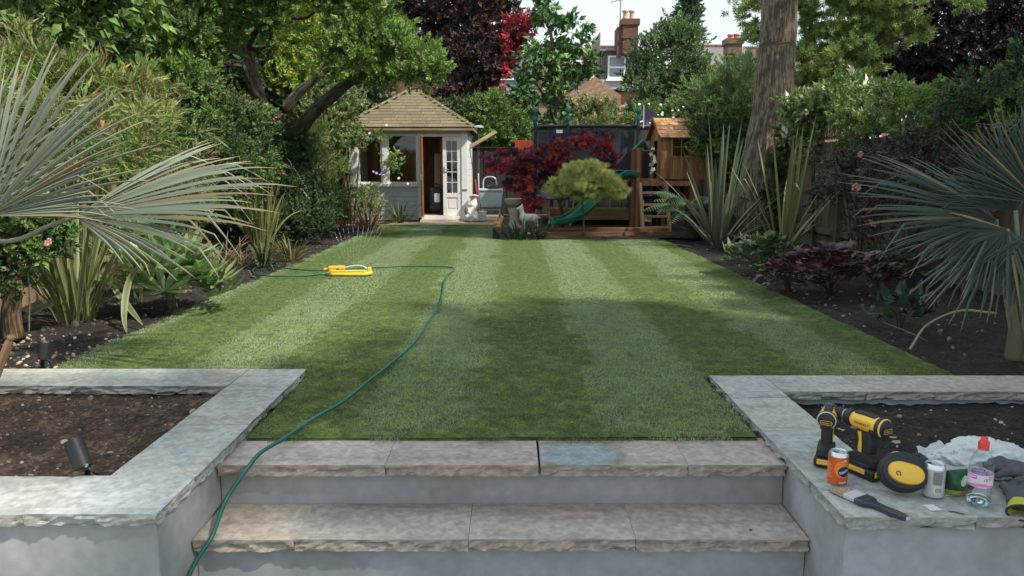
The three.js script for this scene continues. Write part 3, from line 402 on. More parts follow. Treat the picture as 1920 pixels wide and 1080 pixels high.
{
  const c = V(1.62, 0, -15.7), t = thing('trampoline', 'trampoline with blue edge pad inside a tall black safety net', 'trampoline', c), r = 1.22, padY = 0.56, top = 1.92;
  const netM = new THREE.MeshStandardMaterial({ color: C(0.03, 0.033, 0.042), roughness: 0.8, side: THREE.DoubleSide, transparent: true, opacity: 0.86 }), blueM = M(0.03, 0.07, 0.2, { roughness: 0.45 }), steel = M(0.42, 0.44, 0.46, { metalness: 0.8, roughness: 0.4 }), foam = M(0.02, 0.022, 0.028, { roughness: 0.6 }), teal = M(0.008, 0.1, 0.12, { roughness: 0.4 });
  const sq = g => { const p = g.attributes.position; for (let i = 0; i < p.count; i++) { const x = p.getX(i), z = p.getZ(i), l = Math.hypot(x, z); if (l < 1e-6) continue; const k = Math.pow(Math.pow(Math.abs(x / l), 6) + Math.pow(Math.abs(z / l), 6), -1 / 6); p.setX(i, x * k); p.setZ(i, z * k); } g.computeVertexNormals(); return g; };
  part('safety_net', sq((() => { const g = new THREE.CylinderGeometry(r - 0.03, r - 0.05, top - padY, 64, 8, true).translate(0, (top + padY) / 2, 0), p = g.attributes.position; for (let i = 0; i < p.count; i++) { const a = Math.atan2(p.getZ(i), p.getX(i)); p.setY(i, p.getY(i) - (p.getY(i) > 1.5 ? 0.012 * Math.abs(Math.sin(a * 4)) : 0)); } g.computeVertexNormals(); return g; })()), netM, t);
  part('net_band', sq(new THREE.TorusGeometry(r - 0.02, 0.02, 8, 80).scale(1, 1, 1.6).rotateX(1.5708).translate(0, top - 0.03, 0)), foam, t);
  part('net_tag', box(-0.06, 0.06, top - 0.16, top - 0.1, 0, 0.004), M(0.7, 0.7, 0.7), t).position.set(-0.72, 0, r + 0.012);
  part('pad', sq(lathe([[r - 0.24, padY], [r - 0.22, padY + 0.03], [r - 0.02, padY + 0.035], [r + 0.03, padY + 0.01], [r + 0.03, padY - 0.05]], 80)), blueM, t);
  part('mat', sq(new THREE.CircleGeometry(r - 0.2, 64).rotateX(-1.5708).translate(0, padY - 0.01, 0)), foam, t); part('frame', sq(new THREE.TorusGeometry(r, 0.025, 10, 80).rotateX(1.5708).translate(0, padY - 0.04, 0)), steel, t);
  for (let k = 0; k < 6; k++) { const [x, z] = [[-0.94, 0.94], [-0.45, 1], [0.62, 1], [1, -0.5], [0.5, -1], [-0.6, -1]][k]; part('leg', tube([V(x * r, padY - 0.05, z * r), V(x * r, 0.1, z * r), V(x * (r + 0.02), 0.02, z * (r + 0.02))], 0.024, 8), steel, t); if (k > 3) continue; const p = part('pole', cyl(0.034, 0.034, top - padY + 0.02, 10).translate(x * (r + 0.03), padY, z * (r + 0.03)), foam, t); part('pole_cap', [lathe([[0.001, 0.34], [0.045, 0.33], [0.05, 0.25], [0.03, 0.23], [0.03, 0.16], [0.045, 0.15], [0.045, 0.09], [0.028, 0.07], [0.028, 0]], 14).translate(x * (r + 0.03), top - 0.02, z * (r + 0.03))], teal, t); part('pole_sleeve', cyl(0.026, 0.026, 0.09, 10).translate(x * (r + 0.03), top + 0.05, z * (r + 0.03)), M(0.6, 0.65, 0.66), t); }
  part('ladder_strut', [bar(V(-0.5, 0.02, r + 0.1), V(-0.42, padY, r), 0.03), bar(V(-0.9, 0.02, r - 0.1), V(-0.85, padY, r - 0.3), 0.03)], steel, t);
}
{ // green wavy slide, apart from the tower
  const t = thing('slide', 'green plastic wave slide coming down from the play tower', 'slide', P(1060, 422, 12.75).setY(0.08)), green = M(0.03, 0.2, 0.125, { roughness: 0.35 });
  const pts = [P(1037, 421, 12.75), P(1060, 419, 12.8), P(1086, 406, 12.95), P(1108, 385, 13.1), P(1128, 362, 13.25), P(1146, 341, 13.35), P(1166, 331, 13.45), P(1190, 334, 13.5)].map(p => p.sub(t.position));
  const cv = new THREE.CatmullRomCurve3(pts), n = 46, pos = [], idx = [], prof = [[-0.2, 0.1], [-0.215, 0.08], [-0.19, 0.02], [-0.15, 0], [0, -0.008], [0.15, 0], [0.19, 0.02], [0.215, 0.08], [0.2, 0.1]];
  for (let i = 0; i <= n; i++) { const c = cv.getPointAt(i / n), tg = cv.getTangentAt(i / n), side = V(tg.z, 0, -tg.x).normalize(), up = side.clone().cross(tg).normalize(); if (up.y < 0) up.negate(); for (const [a, b] of prof) { const q = c.clone().addScaledVector(side, a).addScaledVector(up, b); pos.push(q.x, q.y, q.z); } }
  const m = prof.length; for (let i = 0; i < n; i++) for (let j = 0; j < m - 1; j++) { const a = i * m + j; idx.push(a, a + 1, a + m, a + m, a + 1, a + m + 1); }
  const g = new THREE.BufferGeometry(); g.setAttribute('position', new THREE.Float32BufferAttribute(pos, 3)); g.setIndex(idx); g.computeVertexNormals(); part('chute', g, green, t);
  const lip = s => tube(Array.from({ length: 16 }, (_, i) => { const c = cv.getPointAt(i / 15), tg = cv.getTangentAt(i / 15), side = V(tg.z, 0, -tg.x).normalize(); return c.addScaledVector(side, s * 0.205).add(V(0, 0.1, 0)); }), 0.016, 8, 60); part('lip', lip(1), green, t); part('lip', lip(-1), green, t);
  part('end_wall', bar(pts[0].clone().add(V(-0.01, 0.04, -0.2)), pts[0].clone().add(V(-0.01, 0.04, 0.2)), 0.03, 0.14), green, t);
  part('hood', new THREE.CylinderGeometry(0.23, 0.23, 0.3, 28, 1, true, Math.PI / 2, Math.PI).rotateX(1.5708).scale(1, 0.95, 1).translate(pts[6].x, pts[6].y - 0.1, pts[6].z + 0.05), green, t);
}
{ // play tower with little house
  const t = thing('play_tower', 'wooden climbing tower with little pitched-roof playhouse and ladder', 'climbing frame', P(1230, 420, 13.6).setY(0)), o = t.position; const Z0 = 13.35, Z1 = 14.5;
  const w = [woodM(0.42, 0.24, 0.115), woodM(0.38, 0.215, 0.1), woodM(0.45, 0.26, 0.13)], red = woodM(0.32, 0.14, 0.075);
  const put = (n, g, m, par = t) => { const q = part(n, g, m, par); q.position.copy(o).negate(); return q; };
  const xa = u => P(u, 330, Z0).x, yy = (v, Z = Z0) => P(1230, v, Z).y, fl = yy(336);
  const post = (u, v, Z, s = 0.085, m = red) => { const x = P(u, 330, Z).x; put('post', box(x - s / 2, x + s / 2, -0.02, yy(v, Z), -Z - s / 2, -Z + s / 2, 0.006), m); };
  post(1189, 277, Z0 + 0.12, 0.12); post(1196.5, 278, Z0, 0.07, w[0]); post(1200, 282, Z1, 0.07); post(1246, 345, Z0, 0.07); post(1300, 330, Z0, 0.07); post(1290, 330, Z1, 0.07);
  for (let i = 0; i < 9; i++) { const x0 = xa(1197), x1 = xa(1304), ww = (x1 - x0) / 9; put('deck_board', box(x0 + i * ww, x0 + (i + 1) * ww - 0.006, fl - 0.03, fl, -Z1, -Z0 - 0.04, 0.004), w[i % 3]); }
  put('deck_beam', box(xa(1197) + 0.037, xa(1304), fl - 0.12, fl - 0.032, -Z0 - 0.04, -Z0 + 0.0, 0.005), w[2]);
  put('hand_rail', box(xa(1198) + 0.037, xa(1230), yy(284), yy(281), -Z0 - 0.03, -Z0 + 0.03, 0.005), red); put('hand_rail', box(xa(1198), xa(1206), yy(284, Z1), yy(280, Z1), -Z1, -Z0, 0.005), red);
  // ladder
  const lad = sub('ladder', t), la = P(1200, 343, 13.22), lb = P(1205.5, 429, 12.95), ra = P(1249, 342, 13.22), rb = P(1256, 424, 12.95); lb.y = rb.y = 0; const lw = [woodM(0.75, 0.55, 0.36), woodM(0.62, 0.43, 0.27)];
  put('stile', bar(la, lb, 0.05, 0.06), lw[0], lad); put('stile', bar(ra, rb, 0.05, 0.06), lw[1], lad);
  for (const k of [0.2, 0.44, 0.68, 0.9]) put('rung', bar(la.clone().lerp(lb, k), ra.clone().lerp(rb, k), 0.04, 0.045), lw[k > 0.5 ? 1 : 0], lad);
  // house
  const hs = sub('playhouse', t), hx0 = xa(1240), hx1 = xa(1330), eave = yy(255), rz0 = Z0 - 0.02, rz1 = Z1 - 0.05;
  const nB = 9; for (let i = 0; i < nB; i++) { const ww = (hx1 - hx0) / nB, x0 = hx0 + i * ww, x1 = x0 + ww - 0.004, wx0 = xa(1258), wx1 = xa(1293), wy0 = yy(293), wy1 = yy(258); const cutw = x1 > wx0 + 0.02 && x0 < wx1 - 0.02; if (!cutw) put('wall_board', box(x0, x1, fl + 0.001, eave, -rz0 - 0.02, -rz0, 0.004), w[i % 3], hs); else { put('wall_board', box(x0, x1, fl + 0.001, wy0, -rz0 - 0.02, -rz0, 0.004), w[i % 3], hs); put('wall_board', box(x0, x1, wy1, eave, -rz0 - 0.02, -rz0, 0.004), w[i % 3], hs); } }
  const wf = (n, x0, x1, y0, y1) => put(n, box(x0, x1, y0, y1, -rz0 - 0.03, -rz0 + 0.014, 0.003), w[2], hs), wx0 = xa(1258), wx1 = xa(1293), wy0 = yy(293), wy1 = yy(258), mx = (wx0 + wx1) / 2, my = (wy0 + wy1) / 2;
  wf('window_frame', wx0 - 0.02, wx0 + 0.012, wy0, wy1); wf('window_frame', wx1 - 0.012, wx1 + 0.02, wy0, wy1); wf('window_frame', wx0 + 0.0125, wx1 - 0.0125, wy1 - 0.02, wy1 + 0.012); wf('window_frame', wx0 - 0.04, wx1 + 0.04, wy0 - 0.03, wy0 - 0.0005); wf('glazing_bar', mx - 0.009, mx + 0.009, wy0, wy1 - 0.021); wf('glazing_bar', wx0 + 0.0125, mx - 0.0095, my - 0.009, my + 0.009); wf('glazing_bar', mx + 0.0095, wx1 - 0.0125, my - 0.009, my + 0.009);
  put('pane', box(wx0, wx1, wy0, wy1, -rz0 - 0.012, -rz0 - 0.009), mGlass, hs);
  const rg = (rz0 + rz1) / 2, ridge = yy(223, rg);
  for (let i = 0; i < 6; i++) { const d = (rz1 - rz0) / 6, za = -rz0 - i * d, zm = Math.abs(rz0 + (i + 0.5) * d - rg) / (rg - rz0), door = i === 2 || i === 3; put('wall_board', box(hx0 - 0.02, hx0, door ? yy(262) : fl + 0.001, lerp(ridge - 0.02, eave, zm), za - d + 0.003, za, 0.003), w[i % 3], hs); put('wall_board', box(hx1, hx1 + 0.02, fl + 0.001, lerp(ridge - 0.02, eave, zm), za - d + 0.003, za, 0.003), w[i % 3], hs); }
  put('back_wall', box(hx0, hx1, fl + 0.001, eave, -rz1, -rz1 + 0.02), w[0], hs);
  const roofM = woodM(0.66, 0.4, 0.19, { roughness: 0.6 }); for (const s of [1, -1]) for (let i = 0; i < 5; i++) { const k0 = i / 5, k1 = (i + 1) / 5 + 0.04, f = k => V(0, lerp(ridge + 0.015, eave - 0.02, k), -rg + s * (rg - rz0 + 0.07) * k), a = f(k0), b = f(k1), m = a.clone().lerp(b, 0.5), ln = a.distanceTo(b); const q = part('roof_board', box(hx0 - 0.07, hx1 + 0.06, -0.008, 0.008, -ln / 2, ln / 2, 0.003), roofM, hs); q.position.copy(m).sub(o).add(V(0, i % 1 * 0, 0)); q.rotation.x = s * (Math.atan2(a.y - b.y, Math.abs(b.z - a.z)) - 0.05); }
  for (const s of [1, -1]) put('barge_board', bar(V(hx0 - 0.075, ridge + 0.0, -rg), V(hx0 - 0.075, eave - 0.03, -rg + s * (rg - rz0 + 0.08)), 0.02, 0.06), red, hs);
  put('under_panel', box(xa(1262), xa(1286), 0.2, fl - 0.03, -Z1 - 0.02, -Z1), woodM(0.1, 0.06, 0.045));
  for (let i = 0; i < 6; i++) put('lower_board', box(xa(1246) + i * 0.1, xa(1246) + i * 0.1 + 0.094, 0.02, fl - 0.035, -Z1 + 0.05, -Z1 + 0.07, 0.003), blackM[i % 3]);
  put('handle', bar(P(1187, 281, Z0 - 0.02), P(1206, 262, Z0 - 0.05), 0.035, 0.035, 0.012), M(0.02, 0.24, 0.17, { roughness: 0.4 }));
  const fg = thing('pennant_flag', 'dark navy pennant flag on a short pole above the climbing tower', 'flag', P(1206, 240, 14.3)); part('pole', cyl(0.012, 0.012, 0.42, 8), M(0.55, 0.5, 0.5), fg); part('cloth', bump(poly([[0, 0.12], [0.25, 0.24], [0, 0.42]], 0.004).translate(0.012, 0, 0), 0.02, 6), M(0.02, 0.018, 0.06), fg);
  const gl = thing('flower_garland', 'hanging white flower garland on the climbing tower side', 'garland', P(1225, 280, Z0 + 0.03)); part('string', tube([V(0, 0.02, 0), V(-0.02, -0.2, 0.02), V(0, -0.42, 0)], 0.004, 6), M(0.1, 0.15, 0.08), gl);
  const pet = Array.from({ length: 5 }, (_, i) => new THREE.SphereGeometry(0.022, 8, 6).scale(1, 0.35, 0.7).translate(0.024, 0, 0).rotateY(i * 1.257)); const pg = merge(pet).rotateX(1.2); for (const y of [0, -0.08, -0.14, -0.21, -0.27, -0.35, -0.4]) { const m = part('flower', pg, M(0.78, 0.75, 0.62), gl); m.position.set(R(-.04, .03), y, R(0, .04)); m.rotation.set(R(-.5, .5), R(-.5, .5), R(0, 6)); }
}
// ---------- the terrace of houses beyond ----------
{
  const slate = M(0.20, 0.22, 0.25, { map: T.shingle, roughness: 0.7 }), tile = M(0.22, 0.155, 0.125, { map: T.shingle, roughness: 0.85 }), brickY = M(0.48, 0.37, 0.26, { map: T.brick, roughness: 0.9 }), brickR = M(0.2, 0.115, 0.088, { map: T.brick, roughness: 0.9 }), lead = M(0.2, 0.22, 0.25, { roughness: 0.6 }), whiteP = M(0.8, 0.8, 0.78), dark = M(0.05, 0.055, 0.065, { roughness: 0.3 });
  const Z = 38, px = u => P(u, 100, Z).x, py = v => P(960, v, Z).y;
  const roofG = (x0, x1, y0, y1, z0, z1) => uvBox(poly([[z0, y0], [z1, y1], [2 * z1 - z0, y0]], x1 - x0).rotateY(Math.PI / 2).translate(x0, 0, 0), 1);   // ridge along x
  function house(label, u0, u1, vr, ve, wallM, roofM, fn) {
    const x0 = px(u0), x1 = px(u1), yr = py(vr), ye = py(ve), t = thing('terrace_house', label, 'house', V((x0 + x1) / 2, -0.6, -Z)), o = t.position, put = (n, g, m, par = t) => { const q = part(n, g, m, par); q.position.copy(o).negate(); return q; };
    put('wall', box(x0 + 0.002, x1 - 0.002, -0.6, ye, -Z - 8, -Z), wallM);
    const rf = put('roof', uvBox(poly([[0.25, ye], [-4, yr], [-8.2, ye]], x1 - x0).rotateY(-Math.PI / 2).translate(x1, 0, 0), 1), roofM); rf.position.z += -Z; 
    put('ridge_tiles', Array.from({ length: Math.max(1, Math.floor((x1 - x0) / 0.42)) }, (_, i) => new THREE.CylinderGeometry(0.13, 0.13, 0.4, 10).rotateZ(1.5708).translate(x0 + 0.21 + i * 0.42, yr - 0.03, -Z - 4)), brickR);
    fn && fn(put, t); return t;
  }
  function sash(put, t, uA, uB, vA, vB, z) { const w = sub('window', t), x0 = px(uA), x1 = px(uB), y0 = py(vB), y1 = py(vA), f = (a, b, c, d) => put('frame', box(a, b, c, d, z - 0.04, z + 0.05), whiteP, w), s = 0.08; f(x0, x0 + s, y0, y1); f(x1 - s, x1, y0, y1); f(x0 + s + .001, x1 - s - .001, y0, y0 + s * 1.2); f(x0 + s + .001, x1 - s - .001, y1 - s, y1); f(x0 + s + .001, x1 - s - .001, (y0 + y1) / 2 - 0.04, (y0 + y1) / 2 + 0.04); put('pane', box(x0 + s - .01, x1 - s + .01, y0, y1, z - 0.02, z - 0.01), M(0.25, 0.3, 0.33, { roughness: 0.1 }), w); put('sill', box(x0 - 0.08, x1 + 0.08, y0 - 0.1, y0 - 0.002, z - 0.03, z + 0.14), whiteP, w); }
  function stack(put, t, uA, uB, vT, vB, z, pots, m = brickR) { const c = sub('chimney', t), x0 = px(uA), x1 = px(uB), y1 = py(vT), y0 = py(vB); put('stack', box(x0, x1, y0, y1, z - 0.8, z), m, c); put('course', box(x0 - 0.07, x1 + 0.07, y1 - 0.22, y1 + 0.05, z - 0.87, z + 0.07), m, c); put('course', box(x0 - 0.05, x1 + 0.05, y1 - 0.85, y1 - 0.75, z - 0.85, z + 0.05), m, c); pots.forEach(([u, h, pm]) => put('chimney_pot', lathe([[0.13, 0], [0.15, 0.05], [0.115, 0.1], [0.105, h - 0.1], [0.15, h - 0.08], [0.15, h], [0.1, h], [0.09, 0.1]], 14).translate(px(u), y1 + 0.052, z - 0.4), pm, c)); return c; }
  const potA = M(0.5, 0.33, 0.2), potR = M(0.5, 0.13, 0.08);
  house('brown-roofed terrace house with grey slate dormer, brick chimney and tall aerial', 1118, 1215, 64, 172, brickY, tile, (put, t) => {
    const d = sub('dormer', t), z = -Z + 0.4; put('dormer_box', box(px(1125), px(1205), py(168), py(98), -Z - 3, z), slate, d); put('dormer_roof', box(px(1123), px(1207), py(98) + 0.001, py(95), -Z - 3.1, z + 0.12), lead, d); put('dormer_apron', box(px(1124.5), px(1205.5), py(169), py(151), z + 0.001, z + 0.03), M(0.33, 0.36, 0.4), d);
    sash(put, t, 1138, 1171, 107, 150, z + 0.02);
    const c = stack(put, t, 1162, 1190, 44, 105, -Z + 0.9, [[1168, 0.45, potA], [1180, 0.45, potA]]); put('stack', box(px(1153), px(1161.8), py(110), py(56), -Z - 0.3, -Z + 0.8), brickR, c);
    const a = sub('aerial', t), ax = px(1159); put('mast', cyl(0.03, 0.03, 2.2, 8).translate(ax, py(58), -Z + 0.5), M(0.25, 0.25, 0.26), a); put('boom', bar(V(ax - 0.45, py(8), -Z + 0.5), V(ax + 0.5, py(0), -Z + 0.5), 0.03), M(0.25, 0.25, 0.26), a); for (let i = 0; i < 6; i++) put('rod', bar(V(ax - 0.4 + i * 0.17, py(7.5) + i * 0.035, -Z + 0.25), V(ax - 0.4 + i * 0.17, py(7.5) + i * 0.035, -Z + 0.75), 0.015), M(0.25, 0.25, 0.26), a);
    put('party_wall', box(px(1122), px(1124), py(160), py(63), -Z - 3.8, -Z + 0.3), M(0.2, 0.17, 0.16));
  });
  house('terrace house with reddish roof and dark slate cheek left of the dormer', 1010, 1117.5, 66, 180, brickY, M(0.3, 0.2, 0.17, { map: T.shingle, roughness: 0.85 }), (put, t) => {
    put('dormer_box', box(px(1062), px(1116), py(168), py(122), -Z - 2, -Z + 0.5), slate); put('lintel', box(px(1060), px(1117), py(123.5), py(116), -Z + 0.51, -Z + 0.6), whiteP); sash(put, t, 1104, 1113, 145, 160, -Z + 0.52);
    put('rear_wing', uvBox(poly([[px(1050), -0.6], [px(1150) - 0.1, -0.6], [px(1150) - 0.1, py(192)], [px(1102), py(160)], [px(1050), py(192)]], 3).translate(0, 0, -Z + 0.62), 1), brickY); put('skylight', box(px(1056), px(1063), py(104), py(90), -Z - 1.2, -Z - 0.9), M(0.5, 0.12, 0.1));
  });
  house('slate clad loft house with white windows behind the copper tree', 880, 1009.5, 82, 180, brickY, slate, (put, t) => { put('dormer_box', box(px(884), px(960), py(150), py(95), -Z - 3, -Z + 0.5), M(0.3, 0.34, 0.37, { map: T.shingle })); sash(put, t, 894, 908, 106, 138, -Z + 0.52); sash(put, t, 910, 920, 106, 138, -Z + 0.52); put('lean_to_roof', box(px(915), px(985), py(178), py(150), -Z + 0.1, -Z + 0.4), M(0.26, 0.3, 0.35)); put('parapet', box(px(900), px(1000), py(152), py(148), -Z + 0.41, -Z + 0.5), whiteP); });
  house('red brick terrace house with brown roof above the summerhouse', 740, 879.5, 70, 112, brickR, M(0.26, 0.18, 0.15, { map: T.shingle, roughness: 0.85 }), (put, t) => { stack(put, t, 768, 788, 70, 100, -Z - 2, [[773, 0.35, potR], [782, 0.35, potR]]); sash(put, t, 845, 862, 120, 150, -Z + 0.02); put('dish', new THREE.SphereGeometry(0.22, 14, 6, 0, 6.3, 0, 0.9).rotateX(1.2).translate(px(808), py(64), -Z - 3.5), mBlackPlastic); });
  house('grey slate terrace house with red ridge and chimney right of the round tree', 1300, 1440, 62, 150, M(0.5, 0.36, 0.3, { map: T.brick }), M(0.34, 0.34, 0.36, { map: T.shingle, roughness: 0.7 }), (put, t) => { stack(put, t, 1358, 1384, 77, 104, -Z + 0.6, [[1366, 0.22, potR], [1377, 0.24, potR]], M(0.21, 0.145, 0.11, { map: T.brick })); stack(put, t, 1313, 1322, 55, 80, -Z - 3.6, [], brickY); put('gutter', bar(V(px(1384), py(104), -Z + 0.4), V(px(1406), py(72), -Z - 2), 0.1), whiteP); put('loft_wall', box(px(1368), px(1410), py(142), py(104), -Z - 1, -Z + 0.3), M(0.08, 0.09, 0.11)); sash(put, t, 1374, 1388, 116, 128, -Z + 0.32); });
  house('far end terrace house hidden among the leaves at right', 1440.5, 1640, 66, 150, brickY, tile);
  house('far terrace house hidden behind the left trees', 520, 739.5, 72, 150, brickY, tile);
}
// ---------- leaves, sprigs, crowns ----------
function triGeo(tris, cols) { const p = tris.flat(2), g = new THREE.BufferGeometry(); g.setAttribute('position', new THREE.Float32BufferAttribute(p, 3)); if (cols) g.setAttribute('color', new THREE.Float32BufferAttribute(cols.flat(2), 3)); g.computeVertexNormals(); return g; }
function leaf(len, w, fold = 0.12, droop = 0.15) { const a = [0, 0, 0], b = [-w / 2, len * 0.42, fold * w], c = [w / 2, len * 0.42, fold * w], m = [0, len * 0.45, 0], t = [0, len, -droop * len]; return triGeo([[a, m, b], [a, c, m], [b, m, t], [m, c, t]]); }
function lobed(len, n, spread, w) { const tr = []; for (let i = 0; i < n; i++) { const k = n > 1 ? i / (n - 1) - 0.5 : 0, a = k * spread, l = len * (1 - Math.abs(k) * 0.55), d = (r, s) => [Math.sin(a + s) * r, Math.cos(a + s) * r, -0.12 * r * r / len]; tr.push([[0, 0, 0], d(l * 0.55, w), d(l, 0)], [[0, 0, 0], d(l, 0), d(l * 0.55, -w)]); } return triGeo(tr); }
function round(len, n = 9) { const tr = [], pt = i => { const a = (i / n - 0.5) * 5.4, r = len * (0.5 + 0.06 * (i & 1)); return [Math.sin(a) * r, len * 0.42 + Math.cos(a) * r * 0.9, 0.12 * len * Math.cos(a * 2)]; }; for (let i = 0; i < n; i++) tr.push([[0, len * 0.3, -0.05 * len], pt(i + 1), pt(i)]); return triGeo(tr); }
function sprig(lf, n, stem, tilt, sd, two) {   // leaves set round a twig that points up y
  const s0 = seed; seed = sd; const gs = []; for (let i = 0; i < n; i++) { const g = lf.clone(), t = n > 1 ? i / (n - 1) : 0; g.rotateZ(R(-.4, .4)); g.rotateX(lerp(tilt, tilt * 0.25, t) + R(-.3, .3)); g.scale(1, 1, 1).rotateY(two ? (i & 1) * Math.PI + R(-.4, .4) : i * 2.4 + R(-.4, .4)); const s = R(0.75, 1.1); g.scale(s, s, s); g.translate(0, stem * t, 0); gs.push(g); }
  const st = triGeo([[[-0.008, 0, 0], [0.008, 0, 0], [0, stem, 0]]]); gs.push(st); seed = s0; return merge(gs);
}
const SP = {
  broad: sprig(leaf(0.62, 0.3), 9, 0.6, 1.35, 1), small: sprig(leaf(0.36, 0.2), 16, 0.85, 1.3, 2), oval: sprig(leaf(0.42, 0.24, 0.2, 0.25), 12, 0.75, 1.4, 3), narrow: sprig(leaf(0.75, 0.1, 0.1, 0.35), 11, 0.7, 1.1, 4), big: sprig(leaf(0.8, 0.46, 0.15, 0.3), 5, 0.45, 1.4, 5),
  maple: sprig(lobed(0.55, 5, 3.2, 0.2), 7, 0.5, 1.45, 6), lace: sprig(lobed(0.6, 7, 3.4, 0.07), 7, 0.4, 1.9, 7), ivy: sprig(lobed(0.5, 3, 2.0, 0.45), 10, 0.8, 1.5, 8), feather: sprig(leaf(0.34, 0.06, 0.1, 0.2), 22, 1.0, 0.95, 9),
};
const pxBlob = b => { const [u, v, Z, ru, rv, rz] = b, m = MPP(v, Z); return { c: P(u, v, Z), r: V(ru * m, rv * m, rz ?? (ru + rv) / 2 * m) }; };
function crown(parent, name, sp, mat, blobs, o) {
  const ms = [], cs = [], org = parent.position, q = new THREE.Quaternion(), q2 = new THREE.Quaternion(), Y = V(0, 1, 0);
  for (const bb of blobs) {
    const { c, r } = Array.isArray(bb) ? pxBlob(bb) : bb; const area = 4.19 * (r.x * r.y + r.y * r.z + r.x * r.z) , ns = Math.max(3, Math.round(area / (o.rc * o.rc) * (o.dens ?? 0.5)));
    for (let i = 0; i < ns; i++) {
      const d = V(R(-1, 1), R(-1, 1), R(-1, 1)); if (d.lengthSq() > 1) { i--; continue; } d.normalize(); const rad = lerp(o.core ?? 0.45, 1, Math.pow(rnd(), 0.6)) * (1 + 0.18 * fbm(d.x * 2 + c.x, d.y * 2, d.z * 2 + c.z));
      const sc = c.clone().add(V(d.x * r.x, d.y * r.y, d.z * r.z).multiplyScalar(rad)); if (o.minY !== undefined && sc.y < o.minY) continue; if (o.keep && !o.keep(sc)) continue;
      const rc = o.rc * R(0.6, 1.3), tint = R(-1, 1), base = pick(o.cols), per = Math.round(o.per * R(0.6, 1.3));
      for (let j = 0; j < per; j++) {
        const w = V(R(-1, 1), R(-1, 1), R(-1, 1)); const p = sc.clone().add(V(w.x * rc, w.y * rc * (o.flat ?? 0.7), w.z * rc)); const ax = V(d.x, d.y, d.z).multiplyScalar(o.out ?? 0.6).add(V(0, o.up ?? 0.3, 0)).add(V(R(-1, 1), R(-1, 1), R(-1, 1)).multiplyScalar(o.wild ?? 0.8)).normalize();
        q.setFromUnitVectors(Y, ax); q2.setFromAxisAngle(Y, R(0, 6.28)); q.multiply(q2); const s = o.size * R(0.7, 1.3);
        ms.push(new THREE.Matrix4().compose(p.sub(org), q, V(s, s, s))); const k = LEAF * (1 + 0.25 * tint + R(-.22, .22)); cs.push(mulc(rnd() < (o.odd ?? 0) ? pick(o.oddCols) : base, k));
      }
    }
  }
  const im = new THREE.InstancedMesh(sp, mat, ms.length); ms.forEach((m, i) => { im.setMatrixAt(i, m); im.setColorAt(i, C(Math.max(0.004, cs[i][0]), Math.max(0.004, cs[i][1]), Math.max(0.004, cs[i][2]))); }); im.castShadow = im.receiveShadow = true; im.userData.kind = 'stuff';
  let pc = partCounts.get(parent); if (!pc) partCounts.set(parent, pc = {}); const k = pc[name] = (pc[name] ?? -1) + 1; im.name = k ? `${name}_${String(k).padStart(3, '0')}` : name; parent.add(im); leafTotal += ms.length; return im;
}
let leafTotal = 0; const LEAF = 1.85;
function limb(parent, pts, r0, r1, mat, name = 'branch', rough = 0.12, seg = 9) { const o = parent.position; return part(name, tube(pts.map(p => (Array.isArray(p) ? P(...p) : p).clone().sub(o)), t => lerp(r0, r1, t), seg, pts.length * 6, rough), mat, parent); }
function tree(name, label, cat, base, trunkPts, r0, r1, bark, branches = []) { const t = thing(name, label, cat, base); limb(t, trunkPts, r0, r1, bark, 'trunk'); for (const [pts, a, b] of branches) limb(t, pts, a, b, bark); return t; }
const GR = { mid: [[0.075, 0.125, 0.035], [0.06, 0.105, 0.03], [0.095, 0.145, 0.04]], dark: [[0.035, 0.06, 0.022], [0.028, 0.05, 0.02], [0.045, 0.075, 0.026]], lime: [[0.2, 0.24, 0.04], [0.16, 0.21, 0.035], [0.24, 0.26, 0.04]], pale: [[0.14, 0.18, 0.075], [0.12, 0.165, 0.06], [0.17, 0.2, 0.09]], fresh: [[0.105, 0.165, 0.035], [0.085, 0.14, 0.03], [0.13, 0.19, 0.045]], plum: [[0.045, 0.026, 0.028], [0.034, 0.022, 0.024], [0.06, 0.035, 0.03]], red: [[0.2, 0.026, 0.036], [0.11, 0.02, 0.034], [0.29, 0.042, 0.048], [0.05, 0.018, 0.036]], olive: [[0.12, 0.14, 0.045], [0.15, 0.155, 0.05], [0.1, 0.125, 0.04]] };
const foot = (x, Z) => V(x, -0.05, -Z);
